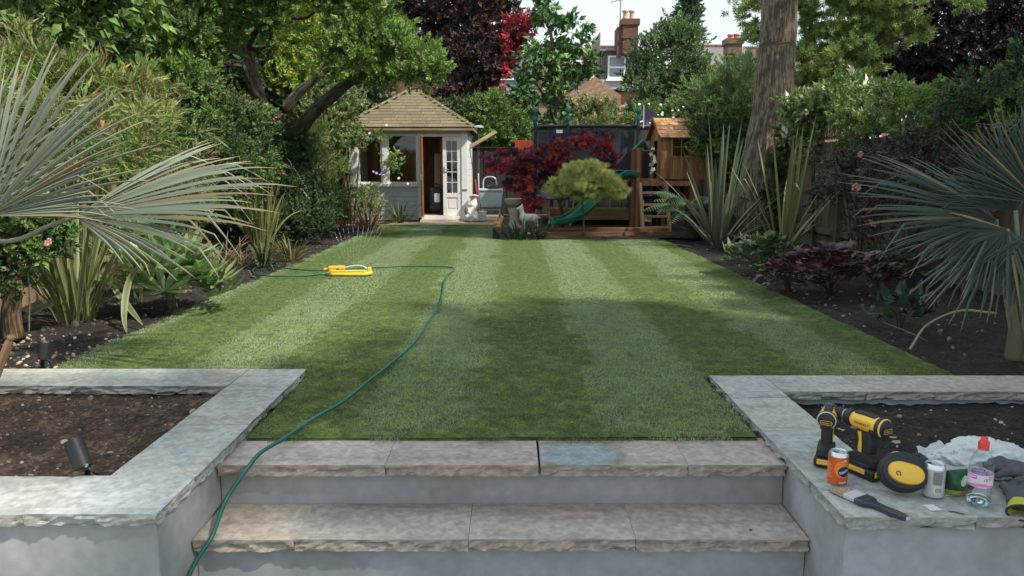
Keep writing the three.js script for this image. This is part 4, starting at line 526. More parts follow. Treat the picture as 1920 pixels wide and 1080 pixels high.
// ---------- trees at the left ----------
{
  const b = P(540, 430, 12).setY(-0.05), t = thing('garden_tree', 'spreading tree with ivy-clad trunk and forked bare limbs left of the summerhouse', 'tree', b);
  limb(t, [b, [535, 400, 12], [545, 320, 12], [548, 250, 12]], 0.2, 0.17, mBarkDark, 'trunk', 0.2, 12);
  limb(t, [[550, 262, 12], [580, 218, 11.9], [622, 180, 11.7], [660, 150, 11.6], [710, 128, 11.5], [765, 112, 11.4]], 0.125, 0.05, mBarkDark);
  limb(t, [[546, 258, 12], [520, 222, 11.9], [492, 195, 11.8], [476, 140, 11.8], [460, 85, 11.7], [440, 30, 11.6], [430, -40, 11.5]], 0.11, 0.05, mBarkGrey);
  limb(t, [[538, 242, 11.95], [505, 205, 11.7], [455, 190, 11.4], [420, 170, 11.1]], 0.08, 0.03, mBarkGrey); limb(t, [[505, 206, 11.8], [470, 165, 11.5], [452, 125, 11.2], [420, 118, 11], [415, 95, 10.9]], 0.05, 0.02, mBarkDark);
  limb(t, [[536, 205, 12.3], [556, 178, 12.4], [590, 148, 12.3], [612, 122, 12.2], [617, 90, 12.1], [612, 60, 12], [620, 0, 12]], 0.085, 0.03, mBarkPale); limb(t, [[463, 92, 11.7], [480, 60, 11.6], [505, 40, 11.5], [512, 0, 11.4]], 0.05, 0.02, mBarkDark); limb(t, [[462, 92, 11.7], [498, 88, 11.5], [510, 60, 11.3]], 0.03, 0.012, mBarkDark); limb(t, [[660, 150, 11.6], [640, 120, 11.4], [650, 70, 11.2]], 0.05, 0.02, mBarkDark); limb(t, [[540, 34, 12.4], [575, 33, 12.4], [600, 10, 12.2]], 0.03, 0.015, mBarkDark);
  crown(t, 'crown', SP.oval, mLeaf, [[690, 105, 11.4, 95, 50], [755, 112, 11.3, 55, 42], [668, 55, 11.5, 40, 55], [803, 128, 11.2, 20, 36], [700, 40, 11.6, 60, 50], [590, -28, 11.6, 80, 30], [620, -70, 11.6, 130, 50]], { rc: 0.2, per: 14, size: 0.18, cols: GR.fresh, dens: 0.42, odd: 0.1, oddCols: GR.pale });
  crown(t, 'crown', SP.oval, mLeaf, [[330, 80, 10.6, 80, 85], [370, 20, 10.8, 60, 55], [440, -5, 11.2, 60, 28], [500, 20, 11.2, 26, 45], [300, 150, 10.2, 50, 55], [345, 170, 10.3, 45, 40], [300, -50, 10.6, 150, 60], [450, -70, 11, 110, 45], [415, 60, 11.3, 25, 28]], { rc: 0.2, per: 14, size: 0.185, cols: [...GR.fresh, ...GR.mid], dens: 0.42, odd: 0.08, oddCols: GR.pale });
  crown(t, 'ivy', SP.ivy, mLeafGloss, [[535, 360, 11.75, 38, 70, 0.35], [545, 280, 11.85, 27, 40, 0.28], [520, 410, 11.6, 40, 35, 0.35], [520, 250, 11.9, 22, 22, 0.2], [500, 330, 11.6, 35, 80, 0.4]], { rc: 0.12, per: 15, size: 0.1, cols: GR.dark, dens: 0.4, up: 0.1 });
}
{
  const t = tree('broadleaf_tree', 'large-leaved tree filling the top left corner behind the palm', 'tree', foot(-6, 10), [foot(-6, 10), V(-5.9, 2, -10), V(-5.6, 4.5, -9.8)], 0.18, 0.08, mBarkDark, [[[V(-5.9, 2, -10), V(-5, 3, -9.7), V(-4.4, 3.6, -9.5)], 0.07, 0.03]]);
  crown(t, 'crown', SP.big, mLeaf, [[120, 40, 9, 90, 60], [40, 30, 8.8, 80, 60], [190, 80, 9.4, 60, 60], [60, 100, 8.8, 70, 50], [170, 10, 9.3, 90, 50], [150, 130, 9.3, 70, 40], [80, -60, 9, 160, 60], [235, 30, 9.8, 50, 60]], { rc: 0.22, per: 13, size: 0.17, cols: [...GR.mid, ...GR.mid, ...GR.fresh], dens: 0.42, odd: 0.08, oddCols: GR.pale, up: -0.1 });
}
{
  const t = tree('robinia_tree', 'lemon-yellow leaved tree glowing between the dark limbs', 'tree', foot(-5.2, 16.5), [foot(-5.2, 16.5), V(-5, 3, -16.5), V(-4.9, 5, -16.4)], 0.12, 0.05, mBarkBrown);
  crown(t, 'crown', SP.oval, mLeaf, [[545, 110, 14.5, 45, 60], [560, 50, 14.5, 50, 60], [590, 20, 14.5, 40, 45], [515, 150, 14.2, 28, 28], [565, 150, 14.3, 35, 26]], { rc: 0.26, per: 14, size: 0.19, cols: GR.lime, dens: 0.34, odd: 0.3, oddCols: GR.fresh });
}
{
  const t = tree('background_tree', 'dark green trees closing the view behind the left border', 'tree', foot(-8, 17), [foot(-8, 18), V(-8, 3, -18), V(-7.8, 6, -18)], 0.2, 0.1, mBarkDark, []);
  crown(t, 'crown', SP.broad, mLeaf, [[420, 170, 15, 150, 120], [250, 160, 14, 140, 130], [100, 150, 13, 160, 150], [560, 190, 17.5, 80, 60], [650, 90, 18, 60, 80], [470, 60, 17.5, 120, 90], [330, 60, 15, 150, 90]], { rc: 0.4, per: 15, size: 0.26, cols: GR.dark, dens: 0.45, core: 0.6 });
}
function shrub(name, label, cat, blobs, sp, cols, o = {}, stems) {   // a bush: stems from the ground into a leafy mass
  const c0 = pxBlob(blobs[0]).c, b = V(c0.x, -0.05, c0.z), t = thing(name, label, cat, b, 0, o.group); const top = c0.y;
  for (let i = 0; i < (stems ?? 4); i++) { const a = R(0, 6.28), k = R(0.1, 0.3); limb(t, [b.clone().add(V(Math.cos(a) * 0.04, 0, Math.sin(a) * 0.04)), V(b.x + Math.cos(a) * k * 0.6, top * 0.5, b.z + Math.sin(a) * k * 0.6), V(b.x + Math.cos(a) * k, Math.max(0.1, top), b.z + Math.sin(a) * k)], 0.022, 0.01, o.bark ?? mBarkBrown, 'stem', 0.1, 6); }
  crown(t, o.part ?? 'foliage', sp, o.mat ?? mLeaf, blobs, { rc: 0.16, per: 15, size: 0.12, dens: 0.42, minY: 0.0, cols, ...o }); return t;
}
const flowerG = (() => { const g = []; for (let i = 0; i < 6; i++) g.push(new THREE.SphereGeometry(1, 7, 5).scale(0.5, 0.18, 0.4).translate(0.5, R(0, 0.15), 0).rotateZ(0.4).rotateY(i * 1.05)); for (let i = 0; i < 3; i++) g.push(new THREE.SphereGeometry(1, 7, 5).scale(0.3, 0.15, 0.28).translate(0.22, 0.2, 0).rotateZ(0.7).rotateY(i * 2.1)); return merge(g); })();
function blooms(t, list, size, mat) { for (const p of list) { const q = Array.isArray(p) ? P(...p) : p, m = part('flower', flowerG, mat, t); m.position.copy(q).sub(t.position); m.scale.setScalar(size * R(0.8, 1.2)); m.rotation.set(R(0.5, 1.4), R(0, 6), R(-.4, .4)); } }
const pinkM = MP(0.62, 0.3, 0.26, { roughness: 0.6, transmission: 0.2, thickness: 0 }), whiteFM = MP(0.85, 0.84, 0.76, { roughness: 0.6, transmission: 0.2, thickness: 0 }), lilacM = MP(0.42, 0.38, 0.75, { roughness: 0.6, transmission: 0.2, thickness: 0 });
// left border shrubs, back to front
shrub('bush', 'sunny yellow-green bush behind the left palm', 'bush', [[110, 190, 8.2, 120, 85], [230, 240, 8.4, 70, 70], [40, 170, 8, 80, 90], [260, 190, 8.8, 45, 50], [90, 262, 5.9, 110, 62, 0.25], [220, 262, 6.7, 70, 58, 0.25], [160, 335, 6.3, 80, 50, 0.25], [300, 270, 7.6, 42, 62, 0.25], [345, 350, 8.3, 40, 60, 0.25]], SP.narrow, [...GR.olive, ...GR.olive, ...GR.fresh], { rc: 0.2, per: 15, size: 0.17, dens: 0.36, odd: 0.06, oddCols: [[0.16, 0.095, 0.045]] });
shrub('bush', 'dark shaded evergreen bush between yellow-green bush and ivy trunk', 'bush', [[350, 240, 9.8, 80, 70], [400, 320, 9.6, 90, 90], [320, 310, 9.2, 60, 80], [440, 260, 10.5, 60, 60]], SP.oval, [...GR.dark, ...GR.mid], { rc: 0.18, per: 16, size: 0.13 });
shrub('bush', 'mid green bush at the foot of the limbs with reddish tips', 'bush', [[440, 235, 10.8, 55, 45], [400, 210, 10.4, 40, 40], [470, 290, 10.8, 40, 45]], SP.small, GR.mid, { rc: 0.16, per: 16, size: 0.13, odd: 0.08, oddCols: [[0.14, 0.075, 0.035]] });
shrub('bush', 'dense dark bush low beside the second sword-leaf clump', 'bush', [[560, 380, 11.4, 60, 50], [585, 415, 11, 40, 34], [530, 430, 10.6, 50, 40], [450, 380, 10.9, 55, 60], [400, 410, 10.2, 60, 50], [335, 410, 9.4, 60, 60]], SP.small, GR.dark, { rc: 0.15, per: 16, size: 0.11 });
shrub('bush', 'feathery mid green bush in front of the summerhouse left corner', 'bush', [[582, 330, 13, 34, 65], [602, 300, 13.4, 24, 50], [575, 370, 12.8, 30, 40], [610, 370, 13, 22, 32]], SP.feather, [...GR.mid, ...GR.olive], { rc: 0.18, per: 16, size: 0.2 });
shrub('bush', 'pale silvery green bush behind the right forked limb', 'bush', [[605, 215, 14.6, 48, 45], [632, 190, 14.8, 38, 32], [590, 260, 14.4, 36, 40]], SP.small, GR.pale, { rc: 0.18, per: 16, size: 0.16 });
{
  const t = shrub('climbing_rose', 'rambling rose climbing over the summerhouse left window with cream blooms', 'rose', [[655, 255, 15.6, 24, 22], [634, 290, 15.4, 12, 40], [700, 262, 15.75, 22, 8], [735, 300, 15.8, 6, 22], [690, 375, 15.2, 20, 22]], SP.oval, [...GR.fresh, ...GR.pale], { rc: 0.13, per: 12, size: 0.13, dens: 0.3 });
  blooms(t, [[650, 243, 15.2], [693, 250, 15.3], [748, 335, 15.6], [765, 345, 15.6], [725, 235, 15.4]], 0.032, whiteFM); blooms(t, [[700, 322, 15.2], [706, 325, 15.2], [713, 328, 15.2], [719, 329, 15.2]], 0.03, lilacM);
}
shrub('bush', 'dark leafy bush behind the summerhouse roof', 'bush', [[700, 200, 19, 50, 40], [640, 230, 19, 40, 45], [870, 215, 19.6, 40, 30]], SP.broad, [...GR.dark, [0.05, 0.04, 0.03]], { rc: 0.26, per: 15, size: 0.2 });
// ---------- trees behind ----------
{
  const t = tree('copper_tree', 'dark purple-leaved tree rising behind the summerhouse', 'tree', foot(-1.6, 25), [foot(-1.6, 25), V(-1.5, 3, -25), V(-1.3, 6, -25), V(-1.2, 8, -25)], 0.22, 0.08, mBarkDark, [[[V(-1.5, 3.5, -25), V(-2.6, 5.5, -24.5), V(-4, 7.5, -24.5)], 0.1, 0.03], [[V(-1.4, 4.5, -25), V(-0.6, 6, -24.6), V(0.4, 7.2, -24.5)], 0.09, 0.03]]);
  crown(t, 'crown', SP.broad, mLeaf, [[850, 45, 24.5, 90, 50], [890, 110, 24, 50, 65], [780, 5, 24.5, 80, 30], [930, 40, 24.5, 40, 45], [870, 185, 23.5, 50, 30], [835, 110, 24.5, 18, 50], [900, -40, 24.5, 110, 40], [740, 40, 24.5, 25, 14]], { rc: 0.33, per: 15, size: 0.3, cols: GR.plum, dens: 0.28, odd: 0.15, oddCols: [[0.13, 0.055, 0.03], [0.07, 0.06, 0.03]] });
  crown(t, 'crown', SP.broad, mLeaf, [[975, 50, 23.6, 24, 26], [955, 90, 23.6, 22, 26], [940, 130, 23.6, 14, 30]], { rc: 0.25, per: 13, size: 0.26, cols: GR.red, dens: 0.3 });
}
{
  const b = P(1047, 400, 20).setY(-0.05), t = thing('young_tree', 'slender big-leaved green tree with several thin stems behind the trampoline', 'tree', b);
  limb(t, [b, [1046, 250, 20], [1043, 180, 20], [1040, 110, 20], [1030, 50, 20], [1015, -10, 20]], 0.085, 0.03, mBarkGrey, 'trunk'); limb(t, [[1046, 245, 20], [1025, 190, 19.8], [1000, 150, 19.6], [980, 130, 19.5]], 0.05, 0.02, mBarkDark); limb(t, [[1043, 160, 20], [1070, 110, 20], [1090, 80, 20]], 0.04, 0.015, mBarkDark);
  crown(t, 'crown', SP.big, mLeafGloss, [[1018, 15, 20, 20, 28], [1035, 70, 20, 26, 26], [1075, 55, 20, 22, 18], [1100, 95, 20, 18, 25], [1010, 110, 19.8, 38, 26], [1055, 130, 20, 26, 28], [985, 160, 19.6, 30, 22], [1040, 185, 20, 30, 20], [1105, 135, 20, 12, 18], [1000, 210, 19.7, 35, 25], [1005, -20, 20, 24, 22], [1070, 235, 20, 25, 20]], { rc: 0.24, per: 13, size: 0.24, cols: [[0.06, 0.11, 0.04], [0.08, 0.13, 0.042], [0.05, 0.095, 0.035]], dens: 0.155, up: -0.2, out: 0.4 });
}
{
  const t = tree('round_tree', 'broad rounded green tree in front of the terrace right of centre', 'tree', P(1250, 330, 23).setY(-0.05), [P(1250, 330, 23).setY(-0.05), P(1250, 230, 23), P(1245, 120, 23)], 0.16, 0.05, mBarkGrey, [[[P(1250, 220, 22.8), P(1230, 170, 22), P(1222, 130, 21.8)], 0.06, 0.02]]);
  crown(t, 'crown', SP.small, mLeaf, [[1255, 125, 23, 70, 70], [1212, 170, 22.4, 38, 50], [1290, 145, 23, 36, 42], [1265, 72, 23, 26, 26], [1322, 185, 23, 28, 30], [1240, 215, 22, 60, 30], [1212, 115, 22.8, 20, 26]], { rc: 0.3, per: 17, size: 0.24, cols: [[0.075, 0.125, 0.05], [0.06, 0.105, 0.042], [0.1, 0.15, 0.06]], dens: 0.42 });
}
{ const t = tree('slim_tree', 'two slim feathery tree tops standing above the round tree', 'tree', P(1290, 330, 30).setY(-0.05), [P(1290, 330, 30).setY(-0.05), P(1288, 150, 30), P(1285, -20, 30)], 0.14, 0.04, mBarkGrey); crown(t, 'crown', SP.small, mLeaf, [[1279, 20, 30, 3, 45, 0.2], [1297, 25, 30, 7, 32, 0.3], [1290, -30, 30, 10, 30, 0.4], [1300, 70, 30, 10, 22, 0.3]], { rc: 0.16, per: 12, size: 0.28, cols: [[0.07, 0.11, 0.06]], dens: 0.4 }); }
shrub('bush', 'leafy green bush behind the gap beside the summerhouse', 'bush', [[920, 215, 19.2, 50, 40], [960, 255, 18.9, 45, 25], [905, 255, 18.9, 30, 25]], SP.oval, [...GR.mid, ...GR.fresh], { rc: 0.22, per: 15, size: 0.19 });
shrub('bush', 'pale yellowish bush with pinkish tips above the trampoline net', 'bush', [[1115, 215, 19.5, 40, 30], [1140, 240, 19, 30, 20], [1090, 245, 19, 30, 16]], SP.small, [...GR.olive, ...GR.pale], { rc: 0.2, per: 16, size: 0.18, odd: 0.1, oddCols: [[0.4, 0.28, 0.2]] });
{ const t = shrub('climbing_shrub', 'creamy white flowered climber on the far fence behind the playhouse', 'climber', [[1250, 215, 18.9, 60, 22], [1200, 235, 18.9, 35, 18], [1300, 205, 18.9, 40, 25]], SP.oval, [...GR.fresh, ...GR.pale], { rc: 0.2, per: 14, size: 0.17 }); blooms(t, Array.from({ length: 40 }, () => [R(1195, 1320), R(195, 240), R(18.0, 18.35)]), 0.035, whiteFM); }
shrub('hedge', 'dark mixed hedge running beyond the far fence', 'hedge', Array.from({ length: 16 }, (_, i) => [640 + i * 50, 245 + (i % 3) * 8, 21.5, 45, 45, 0.6]), SP.broad, [...GR.dark, ...GR.mid], { rc: 0.3, per: 15, size: 0.22, dens: 0.36 });
// ---------- trees at the right ----------
{
  const b = V(3.84, -0.06, -12), t = thing('mature_tree', 'tall mature tree with a thick ridged grey-brown trunk by the right fence', 'tree', b);
  const pts = [[1428, 470, 12], [1426, 400, 12], [1427, 330, 12], [1435, 270, 12], [1447, 200, 12.05], [1454, 120, 12.1], [1460, 40, 12.1], [1463, -60, 12.1], [1470, -260, 12.1], [1480, -420, 12.2]].map(p => P(...p)); pts[0].y = -0.1;
  part('trunk', tube(pts.map(p => p.sub(b)), t => t < 0.22 ? lerp(0.4, 0.31, sm(0, 0.22, t)) : lerp(0.31, 0.2, (t - 0.22) / 0.78), 40, 130, 0.045), mBarkGrey, t);
  limb(t, [[1470, -200, 12.1], [1560, -330, 11.5], [1700, -420, 10.5], [1850, -450, 9.5]], 0.13, 0.04, mBarkGrey); limb(t, [[1472, -280, 12.1], [1350, -420, 12], [1200, -520, 11.5]], 0.12, 0.04, mBarkGrey); limb(t, [[1478, -380, 12.2], [1520, -600, 12.5]], 0.14, 0.05, mBarkGrey);
  crown(t, 'crown', SP.maple, mLeaf, [{ c: V(5.2, 6.6, -11), r: V(2.1, 1.1, 2.2) }, { c: V(4.6, 8.6, -10), r: V(1.8, 1.3, 1.6) }], { rc: 0.35, per: 13, size: 0.3, cols: GR.fresh, dens: 0.18 });
  crown(t, 'ivy', SP.ivy, mLeafGloss, [[1480, 330, 11.7, 35, 60, 0.25], [1500, 270, 11.7, 30, 40, 0.25], [1450, 400, 11.6, 30, 40, 0.25]], { rc: 0.12, per: 14, size: 0.1, cols: GR.dark, dens: 0.4 });
}
{
  const b = foot(7.2, 16), t = thing('lime_green_tree', 'light green tree with pale bent limbs beyond the right fence', 'tree', b);
  limb(t, [b, V(7.1, 2, -16), P(1505, 110, 16), P(1530, 60, 16), P(1560, 40, 16)], 0.14, 0.05, mBarkPale, 'trunk'); limb(t, [P(1505, 80, 16), P(1520, 55, 15.9), P(1545, 42, 15.8), P(1575, 60, 15.6)], 0.04, 0.02, mBarkPale); limb(t, [P(1540, 62, 16), P(1575, 75, 15.9), P(1610, 80, 15.8)], 0.035, 0.015, mBarkPale);
  crown(t, 'crown', SP.maple, mLeaf, [[1545, 100, 15.6, 60, 45], [1600, 115, 15.6, 50, 42], [1510, 130, 15.8, 35, 45], [1580, 30, 15.8, 65, 35], [1500, 20, 16, 40, 35], [1625, 75, 15.6, 30, 40], [1695, 60, 15.2, 32, 38], [1665, 20, 15.4, 50, 25], [1415, 20, 16, 25, 22], [1430, 65, 16, 25, 25], [1408, 130, 16, 12, 40], [1600, -30, 15.8, 110, 35], [1430, -30, 16, 45, 35], [1810, 5, 14.5, 14, 16], [1550, 160, 15.5, 70, 28]], { rc: 0.24, per: 13, size: 0.19, cols: [[0.13, 0.18, 0.05], [0.105, 0.155, 0.042], [0.16, 0.205, 0.065]], dens: 0.3, flat: 0.45 });
}
{
  const t = tree('copper_beech', 'huge near-black copper beech filling the upper right corner', 'tree', foot(12, 21), [foot(12, 21), V(12, 4, -21), V(12, 9, -21)], 0.4, 0.2, mBarkDark, [[[V(12, 3, -21), V(10, 5, -19.5), V(8.5, 6, -18.5)], 0.15, 0.04]]);
  crown(t, 'crown', SP.oval, mLeafGloss, [[1760, 70, 19, 120, 90], [1870, 90, 19, 110, 90], [1690, 110, 19.5, 70, 65], [1640, 50, 20, 50, 70], [1800, -30, 19, 180, 70], [1960, 60, 18.5, 90, 130], [1720, 160, 20, 110, 40]], { rc: 0.33, per: 17, size: 0.24, cols: [[0.022, 0.017, 0.021], [0.03, 0.021, 0.025], [0.017, 0.014, 0.018]], dens: 0.4, odd: 0.03, oddCols: [[0.09, 0.06, 0.06]] });
}
{ // trees out of frame at the right and behind, which shade the steps
  const shade = (label, x, z, list) => { const t = tree('neighbour_tree', label, 'tree', V(x, -0.6, z), [V(x, -0.6, z), V(x + 0.2, 3, z), V(x, 6, z)], 0.22, 0.1, mBarkDark); crown(t, 'crown', SP.broad, mLeaf, list.map(([a, b, c, d, e, f]) => ({ c: V(a, b, c), r: V(d, e, f) })), { rc: 0.4, per: 15, size: 0.3, cols: GR.mid, dens: 0.36 }); };
  shade('tall neighbouring tree beside the patio, out of view', 6.8, -0.4, [[6.2, 5.6, -0.8, 1.7, 1.5, 1.7], [7.0, 6.8, 0.9, 1.8, 1.4, 1.6], [6.2, 7.0, -1.7, 1.5, 1.1, 1.2], [5.4, 4.7, 0.4, 1.2, 0.9, 1.3], [5.0, 6.2, 0.8, 1.5, 0.9, 1.2], [5.1, 6.6, -0.8, 1.4, 0.9, 1.2], [2.75, 6.0, -0.8, 0.95, 0.45, 0.5]]);
  shade('second neighbouring tree over the right fence, out of view', 6.9, -4.6, [[6.4, 4.4, -3.9, 1.0, 1.0, 1.2], [7.0, 5.2, -5.0, 1.0, 0.9, 1.0]]);
}
// hedge and climbers on the right fence
shrub('climbing_shrub', 'bright yellow-green climber along the top of the right fence', 'climber', [[1640, 190, 8.9, 60, 26, 0.3], [1715, 190, 8.0, 50, 26, 0.3], [1780, 195, 7.3, 45, 28, 0.3], [1590, 205, 9.5, 45, 30, 0.3], [1600, 250, 9.3, 45, 22, 0.2], [1680, 238, 8.2, 50, 22, 0.2], [1745, 240, 7.5, 45, 20, 0.2]], SP.oval, [...GR.fresh, ...GR.fresh, ...GR.pale], { rc: 0.16, per: 16, size: 0.12, dens: 0.4, odd: 0.2, oddCols: GR.mid, up: 0.6 });
shrub('climbing_shrub', 'greyish green climber with pale buds beside the thick trunk', 'climber', [[1545, 195, 10.6, 45, 30, 0.4], [1510, 215, 11, 35, 35, 0.4], [1590, 180, 10.4, 40, 22, 0.4], [1500, 265, 11, 25, 30, 0.3]], SP.broad, [...GR.pale, ...GR.mid], { rc: 0.16, per: 14, size: 0.14, odd: 0.08, oddCols: [[0.5, 0.5, 0.4]] });
shrub('climbing_shrub', 'shaded dark green climber at the far right of the fence top', 'climber', [[1850, 180, 6.75, 60, 45, 0.3], [1930, 165, 6.2, 60, 60, 0.3], [1900, 215, 6.4, 60, 35, 0.25], [1985, 190, 5.8, 60, 70, 0.3], [1830, 235, 6.8, 50, 25, 0.2]], SP.oval, [...GR.mid, ...GR.dark], { rc: 0.15, per: 16, size: 0.11 });
shrub('bush', 'feathery green bush hanging over the playhouse roof', 'bush', [[1352, 212, 14, 50, 42, 0.7], [1335, 190, 14.4, 34, 32, 0.6], [1385, 190, 13.6, 35, 70, 0.6], [1325, 195, 14.6, 28, 30]], SP.feather, [[0.1, 0.155, 0.05], [0.085, 0.135, 0.042], [0.12, 0.17, 0.06]], { rc: 0.2, per: 18, size: 0.24, dens: 0.44 });
shrub('bush', 'dark shaded bush between playhouse and thick trunk', 'bush', [[1355, 260, 13.1, 45, 48, 0.5], [1385, 300, 12.8, 28, 40, 0.4], [1330, 225, 13.3, 35, 30, 0.4], [1390, 240, 12.9, 30, 50, 0.4]], SP.small, [...GR.dark, ...GR.mid], { rc: 0.16, per: 18, size: 0.14, dens: 0.45 });
{ const t = shrub('twiggy_shrub', 'dark twiggy shrub with faded pink flower heads against the right fence', 'shrub', [[1630, 330, 8, 70, 60, 0.4], [1625, 390, 8.2, 34, 60, 0.3], [1590, 320, 9.0, 40, 45, 0.25], [1545, 335, 9.9, 32, 45, 0.25], [1670, 420, 7.4, 50, 60, 0.35], [1700, 300, 7.4, 60, 50, 0.35], [1780, 270, 6.8, 70, 50, 0.3], [1740, 380, 6.8, 60, 70, 0.35]], SP.small, [[0.05, 0.05, 0.035], [0.04, 0.045, 0.03], [0.07, 0.045, 0.04]], { rc: 0.15, per: 10, size: 0.12, dens: 0.26 }, 12); blooms(t, [[1660, 257, 7.5], [1767, 188, 7.0], [1785, 235, 6.8], [1605, 352, 7.9], [1634, 420, 7.6], [1598, 455, 7.9], [1612, 290, 8]], 0.05, pinkM); }
// ---------- the two garden maples ----------
{
  const b = P(1055, 420, 13.4).setY(0), t = thing('red_maple', 'red-leaved maple spreading low before the trampoline', 'maple', b);
  limb(t, [b, [1052, 390, 13.4], [1040, 355, 13.4], [1015, 320, 13.3], [985, 300, 13.2]], 0.035, 0.012, mBarkDark, 'trunk'); limb(t, [[1050, 380, 13.4], [1065, 340, 13.4], [1095, 305, 13.4], [1120, 290, 13.4]], 0.028, 0.01, mBarkDark); limb(t, [[1048, 370, 13.4], [1035, 330, 13.3], [1060, 290, 13.3], [1090, 262, 13.4]], 0.022, 0.008, mBarkDark); limb(t, [[1042, 360, 13.4], [1000, 340, 13.2], [950, 320, 13.0]], 0.02, 0.006, mBarkDark);
  const sideways = { rc: 0.1, per: 15, size: 0.078, cols: GR.red, dens: 0.27, flat: 0.4, up: 0.2, odd: 0.2, oddCols: [[0.1, 0.05, 0.075], [0.24, 0.06, 0.06]] };
  crown(t, 'crown', SP.maple, mLeaf, [[1108, 262, 13.4, 40, 17], [1134, 290, 13.4, 26, 16], [1062, 273, 13.3, 46, 18], [1010, 295, 13.2, 44, 18], [955, 300, 13, 44, 20], [930, 320, 13, 22, 16], [975, 322, 13.1, 22, 12], [1045, 310, 13.2, 45, 18], [1140, 310, 13.5, 14, 14], [1030, 340, 13.3, 30, 14], [965, 345, 13.1, 22, 12], [1000, 375, 13.3, 18, 16], [1085, 330, 13.4, 26, 14]], sideways);
}
{
  const b = G(1095, 443), t = thing('yellow_maple', 'dome-shaped yellow-green cut-leaf maple on a thin bare stem', 'maple', b);
  limb(t, [b, [1094, 410, b.z * -1], [1092, 380, -b.z], [1095, 350, -b.z]], 0.02, 0.014, mBarkBrown, 'trunk', 0.1, 8); for (const [u, v] of [[1050, 345], [1075, 325], [1115, 322], [1145, 348], [1095, 315]]) limb(t, [[1094, 365, -b.z], [(1094 + u) / 2, (345 + v) / 2 - 4, -b.z], [u, v, -b.z]], 0.012, 0.004, mBarkBrown);
  crown(t, 'crown', SP.lace, mLeaf, [[1092, 322, -b.z, 38, 14, 0.42], [1070, 338, -b.z, 34, 15, 0.42], [1118, 334, -b.z, 34, 15, 0.42], [1052, 352, -b.z, 20, 13, 0.3], [1145, 352, -b.z, 22, 12, 0.3], [1095, 345, -b.z + 0.0, 50, 15, 0.5], [1100, 364, -b.z, 26, 9, 0.4], [1160, 363, -b.z, 9, 7, 0.15], [1038, 362, -b.z, 9, 7, 0.15], [1110, 306, -b.z, 16, 8, 0.25], [1078, 312, -b.z, 14, 8, 0.25]], { rc: 0.1, per: 17, size: 0.085, cols: [[0.29, 0.31, 0.115], [0.25, 0.275, 0.095], [0.35, 0.35, 0.15]], dens: 0.36, flat: 0.4, up: -0.35, out: 0.8, wild: 0.5, odd: 0.08, oddCols: [[0.36, 0.24, 0.1]] });
}
// ---------- sword-leaved clumps ----------
function blade(len, w, lean0, arch, fold, mid, edge, seg = 9, kink = 0) {   // leaf along +x, rising; colours across
  const pos = [], col = [], idx = []; let x = 0, y = 0, th = lean0; const ds = len / seg;
  for (let i = 0; i <= seg; i++) { const t = i / seg, wd = w * (0.45 + 0.55 * sm(0, 0.35, t)) * Math.pow(Math.max(0, 1 - Math.pow(t, 2.6)), 0.75) / 2 + 0.0006, nx = -Math.cos(th), ny = Math.sin(th); for (const [s, c] of [[-1, edge], [-0.55, mid], [0, mid], [0.55, mid], [1, edge]]) { const f = fold * wd * (1 - Math.abs(s)); pos.push(x - nx * -f, y - ny * f, s * wd); col.push(...mulc(c, 1)); } x += Math.sin(th) * ds; y += Math.cos(th) * ds; th += arch * (0.25 + 1.5 * t) / seg + (kink && Math.abs(t - kink) < 0.6 / seg ? 1.3 : 0); }
  for (let i = 0; i < seg; i++) for (let j = 0; j < 4; j++) { const a = i * 5 + j; idx.push(a, a + 1, a + 5, a + 5, a + 1, a + 6); }
  const g = new THREE.BufferGeometry(); g.setAttribute('position', new THREE.Float32BufferAttribute(pos, 3)); g.setAttribute('color', new THREE.Float32BufferAttribute(col, 3)); g.setIndex(idx); g.computeVertexNormals(); return g;
}
function swords(name, label, cat, base, list, mid, edge, o = {}) {   // list: [count, length range, width, lean range, arch range]
  const t = thing(name, label, cat, base, 0, o.group);
  for (const [n, l0, l1, w, a0, a1, c0, c1, k] of list) { const var_ = Array.from({ length: Math.min(n, 10) }, () => blade(R(l0, l1), w * R(0.8, 1.2), R(a0, a1), R(c0, c1), o.fold ?? 0.5, mulc(mid, R(0.75, 1.2)), mulc(edge, R(0.8, 1.1)), 10, k)); for (let i = 0; i < n; i++) { const m = part('leaf', var_[i % var_.length], mLeafV, t), a = o.face !== undefined ? o.face + R(-1, 1) * (o.fan ?? 3.14) : i * 2.4 + R(-.5, .5), s = R(0.85, 1.12); m.rotation.set(R(-.06, .06), a, R(-.06, .06)); m.scale.setScalar(s); m.position.set(Math.cos(a) * R(0, o.spread ?? 0.06), -0.02, -Math.sin(a) * R(0, o.spread ?? 0.06)); } }
  return t;
}
const gv = [0.18, 0.21, 0.075], cream = [0.44, 0.42, 0.25];
swords('sword_plant', 'cream-edged sword-leaf clump growing under the left palm fronds', 'sword plant', G(142, 597), [[44, 0.75, 1.2, 0.03, 0.02, 0.55, 0.0, 0.35], [18, 0.6, 0.9, 0.026, 0.3, 0.7, 0.3, 1.0], [3, 0.75, 0.9, 0.032, 0.5, 0.7, 1.0, 1.6, 0.7]], gv, cream, { spread: 0.15 });
